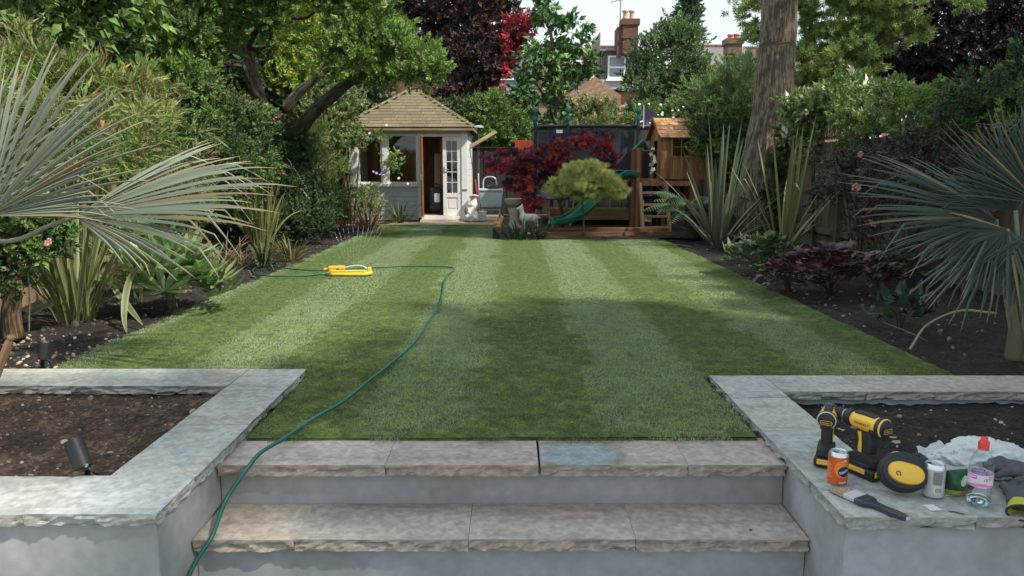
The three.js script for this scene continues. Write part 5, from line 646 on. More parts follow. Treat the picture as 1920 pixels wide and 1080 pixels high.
{ const t = thing('fallen_leaf_blades', 'two long cream-edged leaves bent down onto the lawn edge', 'leaves', G(240, 600)); const p = [[[262, 500, 5.15], [245, 520, 5.2], [235, 560, 5.15], [233, 600, 5.05], [238, 625, 4.95]], [[205, 530, 5.4], [232, 565, 5.25], [252, 590, 5.15], [268, 610, 5.05]], [[45, 595, 5.2], [80, 575, 5.2], [128, 566, 5.25]]]; p.forEach((l, i) => { const cv = new THREE.CatmullRomCurve3(l.map(q => P(...q).sub(t.position))), pos = [], idx = [], col = []; for (let k = 0; k <= 14; k++) { const c = cv.getPointAt(k / 14), tg = cv.getTangentAt(k / 14), sd = V(0.4, 0.1, 1).cross(tg).normalize(), w = 0.022 * Math.pow(Math.sin(Math.PI * Math.min(0.98, 0.1 + 0.88 * k / 14)), 0.7); for (const s of [-1, 0, 1]) { const q = c.clone().addScaledVector(sd, s * w); pos.push(q.x, q.y + (s ? 0.004 : 0), q.z); col.push(...(s ? cream : gv)); } } for (let k = 0; k < 14; k++) for (let j = 0; j < 2; j++) { const a = k * 3 + j; idx.push(a, a + 1, a + 3, a + 3, a + 1, a + 4); } const g = new THREE.BufferGeometry(); g.setAttribute('position', new THREE.Float32BufferAttribute(pos, 3)); g.setAttribute('color', new THREE.Float32BufferAttribute(col, 3)); g.setIndex(idx); g.computeVertexNormals(); part('leaf', g, mLeafV, t); }); }
swords('sword_plant', 'tall yellow-green sword-leaf clump halfway along the left border', 'sword plant', G(490, 472), [[22, 0.9, 1.45, 0.05, 0.02, 0.4, 0, 0.2], [12, 0.8, 1.1, 0.045, 0.25, 0.6, 0.2, 0.9], [5, 1.0, 1.3, 0.04, 0.5, 0.7, 1.1, 1.7]], [0.26, 0.27, 0.09], [0.4, 0.38, 0.19], { spread: 0.14 });
swords('sword_plant', 'bright upright sword-leaf clump in the right border', 'sword plant', G(1468, 474), [[6, 1.5, 1.85, 0.09, 0.02, 0.26, 0, 0.12], [6, 1.2, 1.6, 0.075, 0.3, 0.6, 0.1, 0.5], [3, 1.4, 1.6, 0.06, 0.35, 0.5, 0.2, 0.4, 0.7], [5, 0.7, 1.0, 0.045, 0.5, 0.9, 0.4, 1.0]], [0.27, 0.31, 0.13], [0.38, 0.39, 0.18], { spread: 0.1 });
swords('sword_plant', 'greyish sword-leaf clump with dark base beside the tree fern', 'sword plant', G(1345, 462), [[14, 1.2, 1.7, 0.065, 0.02, 0.4, 0, 0.2], [14, 1.0, 1.4, 0.05, 0.4, 0.85, 0.1, 0.6], [8, 0.8, 1.1, 0.045, 0.7, 1.1, 0.5, 1.3]], [0.15, 0.18, 0.11], [0.2, 0.22, 0.13], { spread: 0.12 });
{ const t = swords('dry_grass', 'straw-brown drooping grass clump near the summerhouse corner', 'grass clump', G(690, 428), [[50, 0.5, 0.85, 0.022, 0.3, 0.9, 0.6, 1.8], [16, 0.6, 0.9, 0.022, 0.1, 0.5, 0.2, 0.8]], [0.34, 0.22, 0.15], [0.4, 0.28, 0.2], { spread: 0.16 }); }
swords('grass_clump', 'green and straw striped tall grass left of the brown clump', 'grass clump', G(640, 430), [[40, 0.8, 1.2, 0.022, 0.05, 0.5, 0.1, 0.7]], [0.2, 0.19, 0.08], [0.28, 0.24, 0.12], { spread: 0.16 });
swords('grass_clump', 'fresh green strap-leaf clump against the pale blue summerhouse wall', 'grass clump', G(752, 416), [[46, 0.3, 0.6, 0.03, 0.15, 0.9, 0.4, 1.6]], [0.085, 0.13, 0.04], [0.1, 0.15, 0.05], { spread: 0.2 });
swords('grass_clump', 'strap-leaf tuft near the lawn edge beside the fresh clump', 'grass clump', G(705, 415), [[26, 0.3, 0.5, 0.024, 0.15, 0.9, 0.4, 1.6]], [0.12, 0.16, 0.06], [0.16, 0.18, 0.08], { spread: 0.2 });
swords('sedge', 'low yellow-green sedge mound by the left lawn edge', 'sedge', G(545, 487), [[60, 0.25, 0.42, 0.018, 0.2, 1.1, 0.6, 1.8]], [0.17, 0.16, 0.045], [0.24, 0.21, 0.07], { spread: 0.1 });
swords('sedge', 'dark green sedge mound where the hose enters the left border', 'sedge', G(495, 498), [[50, 0.25, 0.4, 0.02, 0.2, 1.1, 0.6, 1.8]], [0.075, 0.1, 0.035], [0.11, 0.13, 0.05], { spread: 0.12 });
swords('sedge', 'green strap-leaf patch at the lawn corner before the statue', 'sedge', G(975, 447), [[60, 0.28, 0.48, 0.026, 0.2, 1.1, 0.5, 1.5]], [0.06, 0.105, 0.04], [0.08, 0.13, 0.05], { spread: 0.26 });
swords('sedge', 'green strap-leaf patch right of the statue feet', 'sedge', G(1008, 446), [[40, 0.22, 0.42, 0.024, 0.2, 1.1, 0.5, 1.5]], [0.055, 0.095, 0.045], [0.075, 0.12, 0.055], { spread: 0.16 });
swords('dry_grass', 'brown dry strap-leaf tangle under the tips of the left palm fronds', 'grass clump', G(415, 500), [[60, 0.35, 0.6, 0.018, 0.3, 1.1, 0.6, 1.8]], [0.26, 0.19, 0.11], [0.3, 0.22, 0.14], { spread: 0.3 });
swords('sedge', 'brownish green sedge tufts low between dry tangle and hose', 'sedge', G(455, 490), [[50, 0.25, 0.5, 0.016, 0.3, 1.1, 0.6, 1.6]], [0.13, 0.13, 0.05], [0.2, 0.18, 0.08], { spread: 0.25 });
// ---------- broad-leaved border plants ----------
function leafy(name, label, cat, base, n, geos, mats, lay, group) { const t = thing(name, label, cat, base, 0, group); for (let i = 0; i < n; i++) { const [p, out, s, tilt] = lay(i), m = part('leaf', geos[i % geos.length], pick(mats), t), a = Math.atan2(out.x, out.z); m.position.copy(p); m.rotation.set(tilt, a, R(-.3, .3), 'YXZ'); m.scale.setScalar(s); } return t; }
const mound = (rx, ry, rz, s0, s1, t0 = 0.9, t1 = 1.7) => () => { const a = R(0, 6.28), k = Math.sqrt(rnd()), h = Math.sqrt(1 - k * k * 0.9); return [V(Math.cos(a) * k * rx, ry * h * R(0.7, 1), Math.sin(a) * k * rz), V(Math.cos(a), 0, Math.sin(a)), R(s0, s1), R(t0, t1)]; };
function stems(t, n, rx, h, rz, mat) { part('stems', Array.from({ length: n }, () => { const a = R(0, 6.28), k = R(0.2, 0.9); return tube([V(R(-.03, .03), -0.03, R(-.03, .03)), V(Math.cos(a) * k * rx * 0.5, h * 0.6, Math.sin(a) * k * rz * 0.5), V(Math.cos(a) * k * rx, h * 0.85, Math.sin(a) * k * rz)], 0.004, 5, 5); }), mat, t); }
const solidLeaf = (c, o = {}) => leafM({ color: C(...c), ...o }), handG = (() => { const tr = []; for (let i = 0; i < 7; i++) { const k = i / 6 - 0.5, a = k * 3.6, l = 1 - Math.abs(k) * 0.5, d = (r, s, z = 0) => [Math.sin(a + s) * r, Math.cos(a + s) * r, z - 0.22 * r * r]; tr.push([d(0.0, 0), d(l * 0.5, 0.24), d(l * 0.55, 0, 0.05)], [d(0, 0), d(l * 0.55, 0, 0.05), d(l * 0.5, -0.24)], [d(l * 0.5, 0.24), d(l * 0.78, 0.16), d(l * 0.8, 0, 0.04)], [d(l * 0.5, 0.24), d(l * 0.8, 0, 0.04), d(l * 0.55, 0, 0.05)], [d(l * 0.5, -0.24), d(l * 0.55, 0, 0.05), d(l * 0.8, 0, 0.04)], [d(l * 0.5, -0.24), d(l * 0.8, 0, 0.04), d(l * 0.78, -0.16)], [d(l * 0.78, 0.16), d(l, 0), d(l * 0.8, 0, 0.04)], [d(l * 0.78, -0.16), d(l * 0.8, 0, 0.04), d(l, 0)]); } return triGeo(tr); })();
{ const ms = [solidLeaf([0.27, 0.39, 0.16], { roughness: 0.35 }), solidLeaf([0.22, 0.34, 0.13], { roughness: 0.35 }), solidLeaf([0.32, 0.42, 0.2], { roughness: 0.35 })];
  const t = leafy('fatsia', 'glossy bright green hand-leaved shrub spilling onto the left lawn edge', 'shrub', G(325, 583), 62, [handG], ms, mound(0.36, 0.5, 0.32, 0.19, 0.29, 0.5, 1.7)); stems(t, 10, 0.3, 0.4, 0.26, solidLeaf([0.16, 0.2, 0.08]));
  const t2 = leafy('fatsia', 'paler hand-leaved shrub behind the bright one under the fronds', 'shrub', G(258, 560), 34, [handG], [solidLeaf([0.17, 0.25, 0.08]), solidLeaf([0.14, 0.22, 0.07]), solidLeaf([0.21, 0.28, 0.1])], mound(0.4, 0.66, 0.35, 0.16, 0.24, 0.5, 1.6)); stems(t2, 10, 0.34, 0.6, 0.3, solidLeaf([0.16, 0.2, 0.08])); }
{ const sc = [round(1, 11), round(1, 9)], pur = [[0.075, 0.04, 0.05], [0.055, 0.034, 0.045], [0.1, 0.055, 0.062], [0.13, 0.1, 0.11], [0.15, 0.035, 0.045]].map(c => solidLeaf(c, { roughness: 0.4, transmission: 0.15 }));
  const t = leafy('coral_bells', 'purple-leaved mound along the right lawn edge, reddest at its left end', 'plant', G(1555, 552), 230, sc, pur, mound(0.58, 0.42, 0.34, 0.075, 0.125, 0.5, 1.6)); stems(t, 24, 0.55, 0.24, 0.3, solidLeaf([0.1, 0.03, 0.04]));
  const t1 = leafy('coral_bells', 'grey-purple leaf tuft at the near left foot of the purple mound', 'plant', G(1478, 540), 34, sc, [[0.2, 0.17, 0.2], [0.15, 0.12, 0.14], [0.12, 0.08, 0.1]].map(c => solidLeaf(c, { roughness: 0.4, transmission: 0.15 })), mound(0.18, 0.16, 0.14, 0.07, 0.11, 0.9, 1.8)); stems(t1, 8, 0.15, 0.14, 0.12, solidLeaf([0.1, 0.03, 0.04]));
  const g = leafy('geranium', 'fresh green leafy mound left of the purple-leaved mound', 'plant', G(1430, 515), 150, [lobed(1, 5, 4.2, 0.36), round(1, 9)], [[0.1, 0.15, 0.05], [0.085, 0.13, 0.045], [0.12, 0.17, 0.06]].map(c => solidLeaf(c)), mound(0.42, 0.42, 0.34, 0.07, 0.125, 0.5, 1.6)); stems(g, 20, 0.36, 0.26, 0.3, solidLeaf([0.08, 0.1, 0.04]));
  const g2 = leafy('geranium', 'dark green leafy mound at the foot of the twiggy pink-headed shrub', 'plant', G(1650, 535), 110, [lobed(1, 5, 4.2, 0.36), round(1, 9)], [[0.05, 0.08, 0.032], [0.04, 0.07, 0.03], [0.06, 0.09, 0.036]].map(c => solidLeaf(c)), mound(0.5, 0.36, 0.26, 0.06, 0.1, 0.5, 1.6)); stems(g2, 16, 0.4, 0.25, 0.22, solidLeaf([0.06, 0.08, 0.03]));
  const h = leafy('hosta', 'small dark green leafy plant alone on the right soil', 'plant', G(1690, 612), 42, [leaf(1, 0.62, 0.2, 0.3)], [[0.075, 0.11, 0.075], [0.06, 0.095, 0.062], [0.09, 0.125, 0.085]].map(c => solidLeaf(c, { roughness: 0.35 })), mound(0.19, 0.24, 0.16, 0.1, 0.15, 0.6, 1.7)); stems(h, 10, 0.15, 0.17, 0.13, solidLeaf([0.08, 0.1, 0.04]));
  const p2 = leafy('low_plant', 'single pale broad leaf plant at the left end of the green mound', 'plant', G(1385, 490), 7, [leaf(1, 0.6, 0.2, 0.3)], [solidLeaf([0.17, 0.22, 0.1])], mound(0.1, 0.16, 0.1, 0.13, 0.2, 0.9, 1.6)); stems(p2, 5, 0.08, 0.14, 0.08, solidLeaf([0.1, 0.13, 0.06]));
}
{ // tree fern beside the ladder
  const b = G(1300, 447), t = thing('tree_fern', 'tree fern with feathery drooping fronds in front of the play ladder', 'fern', b); limb(t, [b, b.clone().add(V(0, 0.35, 0))], 0.09, 0.08, mBarkDark, 'trunk', 0.3);
  const fr = (len) => { const gs = [], n = 24; let x = 0, y = 0, th = 0.75; for (let i = 0; i < n; i++) { const tt = i / n, pl = len * 0.3 * Math.sin(Math.PI * (0.12 + 0.85 * tt)); for (const s of [-1, 1]) { const l = leaf(pl, 0.04 * len, 0.1, 0.3); l.rotateX(-1.57); l.rotateY(s > 0 ? 2.7 : 0.45); l.rotateX(s * 0.25); l.translate(x, y, 0); gs.push(l); } x += Math.sin(th) * len / n; y += Math.cos(th) * len / n; th += 1.5 / n; } return merge(gs); };
  const gs = [fr(0.85), fr(0.95), fr(0.75)], ms = [solidLeaf([0.085, 0.15, 0.06]), solidLeaf([0.07, 0.13, 0.06]), solidLeaf([0.12, 0.18, 0.06])]; for (let i = 0; i < 22; i++) { const m = part('frond', gs[i % 3], ms[i % 3], t); m.position.set(0, 0.36, 0); m.rotation.set(R(-.1, .1), i * 0.57 + R(-.1, .1), R(-.3, .35), 'YXZ'); }
}
// ---------- the fan palms ----------
function frond(palm, from, mids, hub, dir, nrm, len, n, spread, o = {}) {
  const f = sub('frond', palm), org = palm.position, c = dir.clone().normalize(); let N = nrm.clone().addScaledVector(c, -nrm.dot(c)).normalize(); const S = N.clone().cross(c).normalize();
  part('petiole', tube([from, ...mids, hub].map(p => p.clone().sub(org)), t => lerp(0.019, 0.011, t), 7, 16), o.petM ?? mPet, f);
  const H = hub.clone().sub(org);
  for (let i = 0; i < n; i++) {
    const k = i / (n - 1) - 0.5, a = k * spread + R(-.25, .25) * spread / (n - 1), oop = R(-.09, .09), L = len * (1 - 0.35 * Math.pow(Math.abs(k) * 2, 2)) * R(0.8, 1.08), fuse = (o.fuse ?? 0.58) + R(-.05, .05), da = spread / (n - 1), seg = 11, pos = [], col = [], idx = [], droop = (o.droop ?? 0.35) * R(0.5, 1.5), kink = rnd() < (o.kink ?? 0.15) ? R(0.65, 0.9) : 2;
    const d = c.clone().multiplyScalar(Math.cos(a)).addScaledVector(S, Math.sin(a)).addScaledVector(N, oop), sd = S.clone().multiplyScalar(Math.cos(a)).addScaledVector(c, -Math.sin(a)), tone = R(0.72, 1.15), dead = rnd() < (o.dead ?? 0.06), p = H.clone(), dd = d.clone();
    const b0 = dead ? [0.3, 0.24, 0.14] : o.mid, b1 = o.tip;
    for (let q = 0; q <= seg; q++) {
      const t = q / seg, r = L * t, wf = Math.tan(da / 2) * L * Math.min(t, fuse) * 1.3, w = t < fuse ? wf : wf * Math.pow(1 - (t - fuse) / (1 - fuse + 0.001), 0.8) * 0.92 + 0.0008, fold = t < fuse ? 1.15 : 1.1;
      const up = N.clone().addScaledVector(c, 0.0); const cc = mulc(t > 0.8 ? mixc(b0, b1, (t - 0.8) / 0.2) : b0, tone);
      for (const s of [-1, 0, 1]) { const v = p.clone().addScaledVector(sd, s * w).addScaledVector(up, (s === 0 ? 1 : -1) * w * fold * 0.5); pos.push(v.x, v.y, v.z); col.push(...mulc(cc, s === 0 ? 1.08 : 1)); }
      if (q < seg) { const cup = (o.cup ?? 0.25) * (1 - t); p.addScaledVector(dd, L / seg); dd.addScaledVector(V(0, -1, 0), droop * Math.max(0, t - 0.35) * 2.2 / seg).addScaledVector(N, -0.9 * cup / seg).normalize(); if (t < kink && t + 1 / seg >= kink) dd.addScaledVector(V(0, -1, 0), R(0.6, 1.2)).normalize(); }
    }
    for (let q = 0; q < seg; q++) for (let j = 0; j < 2; j++) { const A = q * 3 + j; idx.push(A, A + 1, A + 3, A + 3, A + 1, A + 4); }
    const g = new THREE.BufferGeometry(); g.setAttribute('position', new THREE.Float32BufferAttribute(pos, 3)); g.setAttribute('color', new THREE.Float32BufferAttribute(col, 3)); g.setIndex(idx); g.computeVertexNormals(); part('leaf_segment', crease(g, 0.35), o.mat ?? mPalm, f);
  }
}
const mPalm = leafM({ vertexColors: true, roughness: 0.4, transmission: 0.18, specularIntensity: 0.8 }), mPet = M(0.22, 0.25, 0.17, { roughness: 0.5 });
{
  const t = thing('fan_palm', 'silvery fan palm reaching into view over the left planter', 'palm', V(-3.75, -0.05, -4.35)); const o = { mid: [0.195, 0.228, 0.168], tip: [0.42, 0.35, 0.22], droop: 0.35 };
  limb(t, [V(-3.75, -0.05, -4.35), V(-3.74, 0.35, -4.35), V(-3.72, 0.8, -4.3)], 0.15, 0.13, mBarkBrown, 'trunk', 0.3, 14);
  const top = V(-3.7, 0.78, -4.3);
  frond(t, top, [P(20, 452, 4.25), P(90, 424, 4.2)], P(142, 407, 4.15), V(0.94, 0.22, 0.06), V(-0.14, 0.82, 0.56), 1.15, 56, 1.65, { ...o, droop: 0.8, kink: 0.2 });
  frond(t, top, [V(-3.4, 1.0, -4.2)], P(-22, 405, 4.05), V(0.6, 0.72, 0.0), V(0.15, 0.35, 0.92), 1.04, 58, 1.75, { ...o, droop: 0.75, kink: 0.12 });
  frond(t, top, [V(-3.6, 1.1, -4.3)], P(-95, 390, 4.3), V(0.45, 0.85, 0.1), V(0.5, 0.1, 0.85), 0.9, 42, 2.0, { ...o, droop: 0.2, kink: 0.05 });
}
{
  const b = G(1902, 668), t = thing('fan_palm', 'blue-grey fan palm in shade at the right edge above the dark soil', 'palm', b); const o = { mid: [0.075, 0.103, 0.085], tip: [0.22, 0.18, 0.12], droop: 0.22, fuse: 0.45 };  // leaf colour made darker to carry the shade over this palm
  part('leaf_base', [tube([V(0, -0.03, 0), V(-0.02, 0.2, 0.02), V(-0.05, 0.36, 0.02)], t => 0.05 - 0.03 * t, 9), tube([V(0.05, -0.03, 0.02), V(0.08, 0.22, 0.03), V(0.1, 0.36, 0.02)], t => 0.045 - 0.025 * t, 9), tube([V(0.02, -0.03, -0.04), V(0.02, 0.26, -0.06), V(0.0, 0.4, -0.08)], t => 0.045 - 0.025 * t, 9)], M(0.13, 0.13, 0.07, { roughness: 0.6 }), t);
  const Z = -b.z, st = x => b.clone().add(V(x, 0.05, 0));
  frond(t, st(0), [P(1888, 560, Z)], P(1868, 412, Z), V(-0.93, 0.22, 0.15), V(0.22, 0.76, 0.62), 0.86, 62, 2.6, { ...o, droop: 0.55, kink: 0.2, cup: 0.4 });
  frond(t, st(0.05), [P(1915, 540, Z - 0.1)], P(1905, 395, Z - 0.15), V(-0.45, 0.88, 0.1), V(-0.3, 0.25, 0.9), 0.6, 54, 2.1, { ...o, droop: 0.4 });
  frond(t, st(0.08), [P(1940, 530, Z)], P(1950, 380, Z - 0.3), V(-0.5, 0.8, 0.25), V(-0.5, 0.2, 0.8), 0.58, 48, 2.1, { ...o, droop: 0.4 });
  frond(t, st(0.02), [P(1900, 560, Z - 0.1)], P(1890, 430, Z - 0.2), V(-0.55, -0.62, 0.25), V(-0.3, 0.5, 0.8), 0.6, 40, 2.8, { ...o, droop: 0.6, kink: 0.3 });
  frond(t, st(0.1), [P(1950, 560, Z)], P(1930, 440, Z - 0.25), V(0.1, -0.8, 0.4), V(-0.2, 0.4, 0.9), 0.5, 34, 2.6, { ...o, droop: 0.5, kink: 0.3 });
  const dl = thing('bent_leaf', 'long thin dead leaf stalk lying on the right border soil', 'leaf', G(1740, 640)); part('stalk', tube([G(1706, 655, 0.01), P(1745, 605, 4.75), P(1800, 583, 4.6), P(1870, 588, 4.4)].map(p => p.sub(dl.position)), t => 0.008, 6, 18), M(0.26, 0.24, 0.14), dl); part('leaf', blade(0.3, 0.03, 1.2, 0.3, 0.3, [0.2, 0.2, 0.1], [0.2, 0.2, 0.1]).rotateY(2.4), mLeafV, dl);
}
{ // rose bush by the left palm
  const b = G(28, 636), t = thing('rose_bush', 'small-leaved rose bush with thick brown stem and one pink flower at left', 'rose', b);
  limb(t, [b, [22, 590, -b.z], [28, 540, -b.z], [20, 490, -b.z], [30, 440, -b.z]], 0.062, 0.03, mBarkBrown, 'trunk', 0.25, 12); limb(t, [[54, 622, -b.z], [56, 560, -b.z], [52, 500, -b.z]], 0.007, 0.005, mBarkPale, 'stem'); limb(t, [[24, 510, -b.z], [60, 480, -b.z], [90, 458, -b.z]], 0.012, 0.005, mBarkBrown, 'stem');
  crown(t, 'foliage', SP.broad, mLeafGloss, [[30, 430, -b.z, 50, 45, 0.2], [15, 500, -b.z, 28, 45, 0.18], [75, 470, -b.z + 0.1, 30, 25, 0.15], [-20, 460, -b.z, 40, 60, 0.2], [60, 400, -b.z + 0.15, 40, 30, 0.15], [110, 440, -b.z + 0.2, 22, 20, 0.12]], { rc: 0.06, per: 9, size: 0.062, cols: [...GR.mid, ...GR.dark], dens: 0.34, odd: 0.08, oddCols: GR.pale }); blooms(t, [[93, 456, -b.z - 0.05]], 0.032, pinkM);
}
console.log('leaf sprigs', leafTotal);
// ---------- hose, sprinkler, lamps ----------
{
  const hoseM = M(0.013, 0.105, 0.078, { roughness: 0.4 });
  const pts = [P(338, 1115, 2.32), P(370, 1048, 2.4), P(395, 1000, 2.44), P(428, 935, 2.62).setZ(-2.6), P(455, 890, 2.66), P(485, 852, 2.74), G(530, 824, 0.012), G(585, 786, 0.012), G(640, 755, 0.012), G(690, 715, 0.012), G(735, 680, 0.012), G(778, 640, 0.012), G(806, 600, 0.012), G(822, 575, 0.012), G(830, 550, 0.012), G(833, 530, 0.012), G(840, 515, 0.012), G(852, 505, 0.012), G(845, 501, 0.012), G(815, 499.5, 0.012), G(770, 499, 0.012), G(720, 501, 0.012), G(670, 503, 0.012), G(600, 507, 0.012), G(545, 504, 0.012), G(500, 498, 0.01), G(478, 503, 0.0), G(490, 516, 0.01), G(530, 518, 0.012), G(580, 517, 0.014), G(600, 514.5, 0.03), G(619, 511, 0.04)];
  pts[2].y = -0.19; pts[3].y = -0.12; 
  single('garden_hose', tube(pts.map(p => p.clone()), 0.008, 9, 420), hoseM, 'green garden hose snaking over the steps and lawn to the yellow sprinkler', 'hose');
  const c = G(655, 515), t = thing('lawn_sprinkler', 'yellow oscillating sprinkler standing on the lawn', 'sprinkler', c), yel = M(0.72, 0.5, 0.05, { roughness: 0.35 }), or = M(0.75, 0.33, 0.03, { roughness: 0.4 });
  part('base_skid', tube([V(-0.17, 0.015, 0.07), V(0.17, 0.015, 0.07), V(0.22, 0.02, 0.03), V(0.21, 0.02, -0.05), V(0.15, 0.015, -0.08), V(-0.15, 0.015, -0.08), V(-0.19, 0.02, -0.04), V(-0.2, 0.02, 0.04), V(-0.17, 0.015, 0.07)], 0.02, 8, 60), yel, t); part('side_rail', new RoundedBoxGeometry(0.36, 0.05, 0.022, 2, 0.008).translate(0, 0.035, 0.075), yel, t);
  part('motor_housing', new RoundedBoxGeometry(0.11, 0.06, 0.09, 3, 0.02).translate(-0.16, 0.062, 0), or, t); part('motor_cap', new THREE.CylinderGeometry(0.032, 0.032, 0.07, 16).rotateZ(1.57).translate(-0.08, 0.066, 0), or, t); part('spray_bar', tube([V(-0.05, 0.07, 0), V(0.05, 0.09, -0.01), V(0.14, 0.085, -0.01), V(0.2, 0.05, 0)], 0.011, 8, 24), M(0.6, 0.62, 0.58, { metalness: 0.6, roughness: 0.35 }), t); part('end_bracket', new RoundedBoxGeometry(0.04, 0.07, 0.06, 2, 0.012).translate(0.21, 0.045, 0), yel, t); part('dial', new THREE.CylinderGeometry(0.014, 0.014, 0.1, 12).rotateX(1.57).translate(-0.11, 0.06, 0.02), mBlackPlastic, t); part('hose_connector', new THREE.CylinderGeometry(0.018, 0.014, 0.05, 14).rotateZ(1.57).translate(-0.235, 0.055, 0), or, t);
  // thin water jets fanning up from the spray bar, broken into droplets
  const gs = []; for (let j = 0; j < 11; j++) { const x0 = lerp(-0.03, 0.17, j / 10), vx = (j - 4.5) * 0.22, vy = 3.3, vz = -0.7; for (let k = 0; k < 24; k++) { const tt = 0.012 + k * 0.0062 + R(0, .004), p = V(x0 + vx * tt, 0.09 + vy * tt - 4.9 * tt * tt, vz * tt); if (rnd() < 0.4) continue; const d = V(vx, vy - 9.8 * tt, vz).normalize(), g = new THREE.SphereGeometry(0.0017, 4, 3).scale(1, 9, 1); g.applyQuaternion(new THREE.Quaternion().setFromUnitVectors(V(0, 1, 0), d)); g.translate(p.x, p.y, p.z); gs.push(g); } }
  for (const [a, b, d] of [[P(538, 296, 9.5), P(592, 378, 8.9), 1], [P(566, 355, 9), P(585, 380, 8.8), 1]]) for (let k = 0; k < 34; k++) { const p = a.clone().lerp(b, (k + R(0, 1)) / 46).add(V(R(-.012, .012), R(-.012, .012), 0)).sub(c), g = new THREE.SphereGeometry(0.0022, 4, 3).scale(1, 6, 1); g.applyQuaternion(new THREE.Quaternion().setFromUnitVectors(V(0, 1, 0), b.clone().sub(a).normalize())); g.translate(p.x, p.y, p.z); gs.push(g); }
  const w = single('water_spray', gs, MP(0.95, 0.97, 0.98, { roughness: 0.1, transmission: 0.85, thickness: 0 }), 'thin fan of water jets rising from the yellow sprinkler', 'water spray', null, 'stuff'); w.position.copy(c);
}
function spotlight(label, base, head, dir, r, len) {
  const t = thing('garden_spotlight', label, 'spotlight', base, 0, 'spotlights in the planting'), m = M(0.013, 0.0135, 0.015, { roughness: 0.5 }), d = dir.clone().normalize(), q = new THREE.Quaternion().setFromUnitVectors(V(0, 1, 0), d), h = head.clone().sub(base);
  const at = (n, g, mm) => { g.applyQuaternion(q); g.translate(h.x, h.y, h.z); part(n, g, mm, t); };
  at('housing', lathe([[0.001, -len * 0.5], [r * 0.93, -len * 0.5], [r, -len * 0.47], [r, len * 0.18], [r * 0.985, len * 0.185], [r * 0.985, len * 0.2], [r, len * 0.205], [r, len * 0.5], [r * 0.9, len * 0.5], [r * 0.9, len * 0.42], [0.001, len * 0.42]], 32), m); at('lens', new THREE.CircleGeometry(r * 0.88, 28).rotateX(-1.57).translate(0, len * 0.43, 0), MP(0.7, 0.72, 0.72, { roughness: 0.1, clearcoat: 1 }));
  const jt = h.clone().addScaledVector(d, -len * 0.5); part('bracket', [bar(jt.clone().add(V(0, 0.02, 0)), V(0, 0.02, 0), 0.016), new THREE.CylinderGeometry(0.012, 0.012, 0.04, 12).rotateZ(1.57).translate(jt.x, jt.y + 0.004, jt.z)], m, t); part('screw', new THREE.CylinderGeometry(0.006, 0.006, 0.012, 10).rotateX(1.57).translate(jt.x + r * 0.6, jt.y + 0.015, jt.z + r * 0.4), mMetal, t); part('spike', cyl(0.004, 0.011, 0.1, 8).translate(0, -0.08, 0), m, t); part('cable', tube([jt.clone().add(V(0.012, 0.01, 0)), jt.clone().add(V(0.03, -0.005, 0.01)), V(0.06, 0.0, 0.01), V(0.075, -0.03, 0.0)], 0.004, 6, 16), mBlackPlastic, t);
}
{ const b = G(165, 893, -0.02); spotlight('black cylinder spotlight tilted in the left planter soil', b, P(147, 851, 2.5), V(-0.42, 0.9, -0.25), 0.032, 0.105); }
{ const b = G(80, 688, -0.01); spotlight('smaller black spotlight standing upright in the left border', b, P(84, 657, 4.0), V(0.12, 1, -0.1), 0.03, 0.1); }
{ const t = thing('tool_handle', 'worn wooden tool handle poking up behind the left planter', 'tool', P(-25, 735, 3.5)), a = P(20, 634, 3.45).sub(t.position), b = V(-0.12, -0.4, 0.1); part('shaft', tube([b, b.clone().lerp(a, 0.5), a.clone().lerp(b, 0.02), a], t => t > 0.97 ? 0.014 : 0.019, 12, 24), woodM(0.45, 0.33, 0.23), t); part('end_knob', new THREE.SphereGeometry(0.0185, 14, 10).translate(a.x, a.y, a.z), woodM(0.42, 0.3, 0.21), t); }
// ---------- things on the right coping ----------
const blackRub = M(0.02, 0.02, 0.022, { roughness: 0.6 }), yelP = M(0.80, 0.50, 0.06, { roughness: 0.4 }), plateT = (w, h) => canvasTex(256, 128, (c) => { c.fillStyle = '#17140f'; c.fillRect(0, 0, 256, 128); c.strokeStyle = '#c39a3c'; c.lineWidth = 12; c.beginPath(); c.roundRect(16, 22, 224, 84, 30); c.stroke(); c.fillStyle = '#c9a24a'; c.font = 'bold 46px sans-serif'; c.textAlign = 'center'; c.textBaseline = 'middle'; c.fillText('DEWALT', 128, 66, 180); });
const plateM = new THREE.MeshStandardMaterial({ map: plateT(), roughness: 0.5 }), sideM = new THREE.MeshStandardMaterial({ map: canvasTex(256, 96, c => { c.fillStyle = '#e0a531'; c.fillRect(0, 0, 256, 96); c.fillStyle = '#1c1a16'; c.font = 'bold 58px sans-serif'; c.textAlign = 'center'; c.textBaseline = 'middle'; c.fillText('DEWALT', 128, 50, 240); }), roughness: 0.45 });
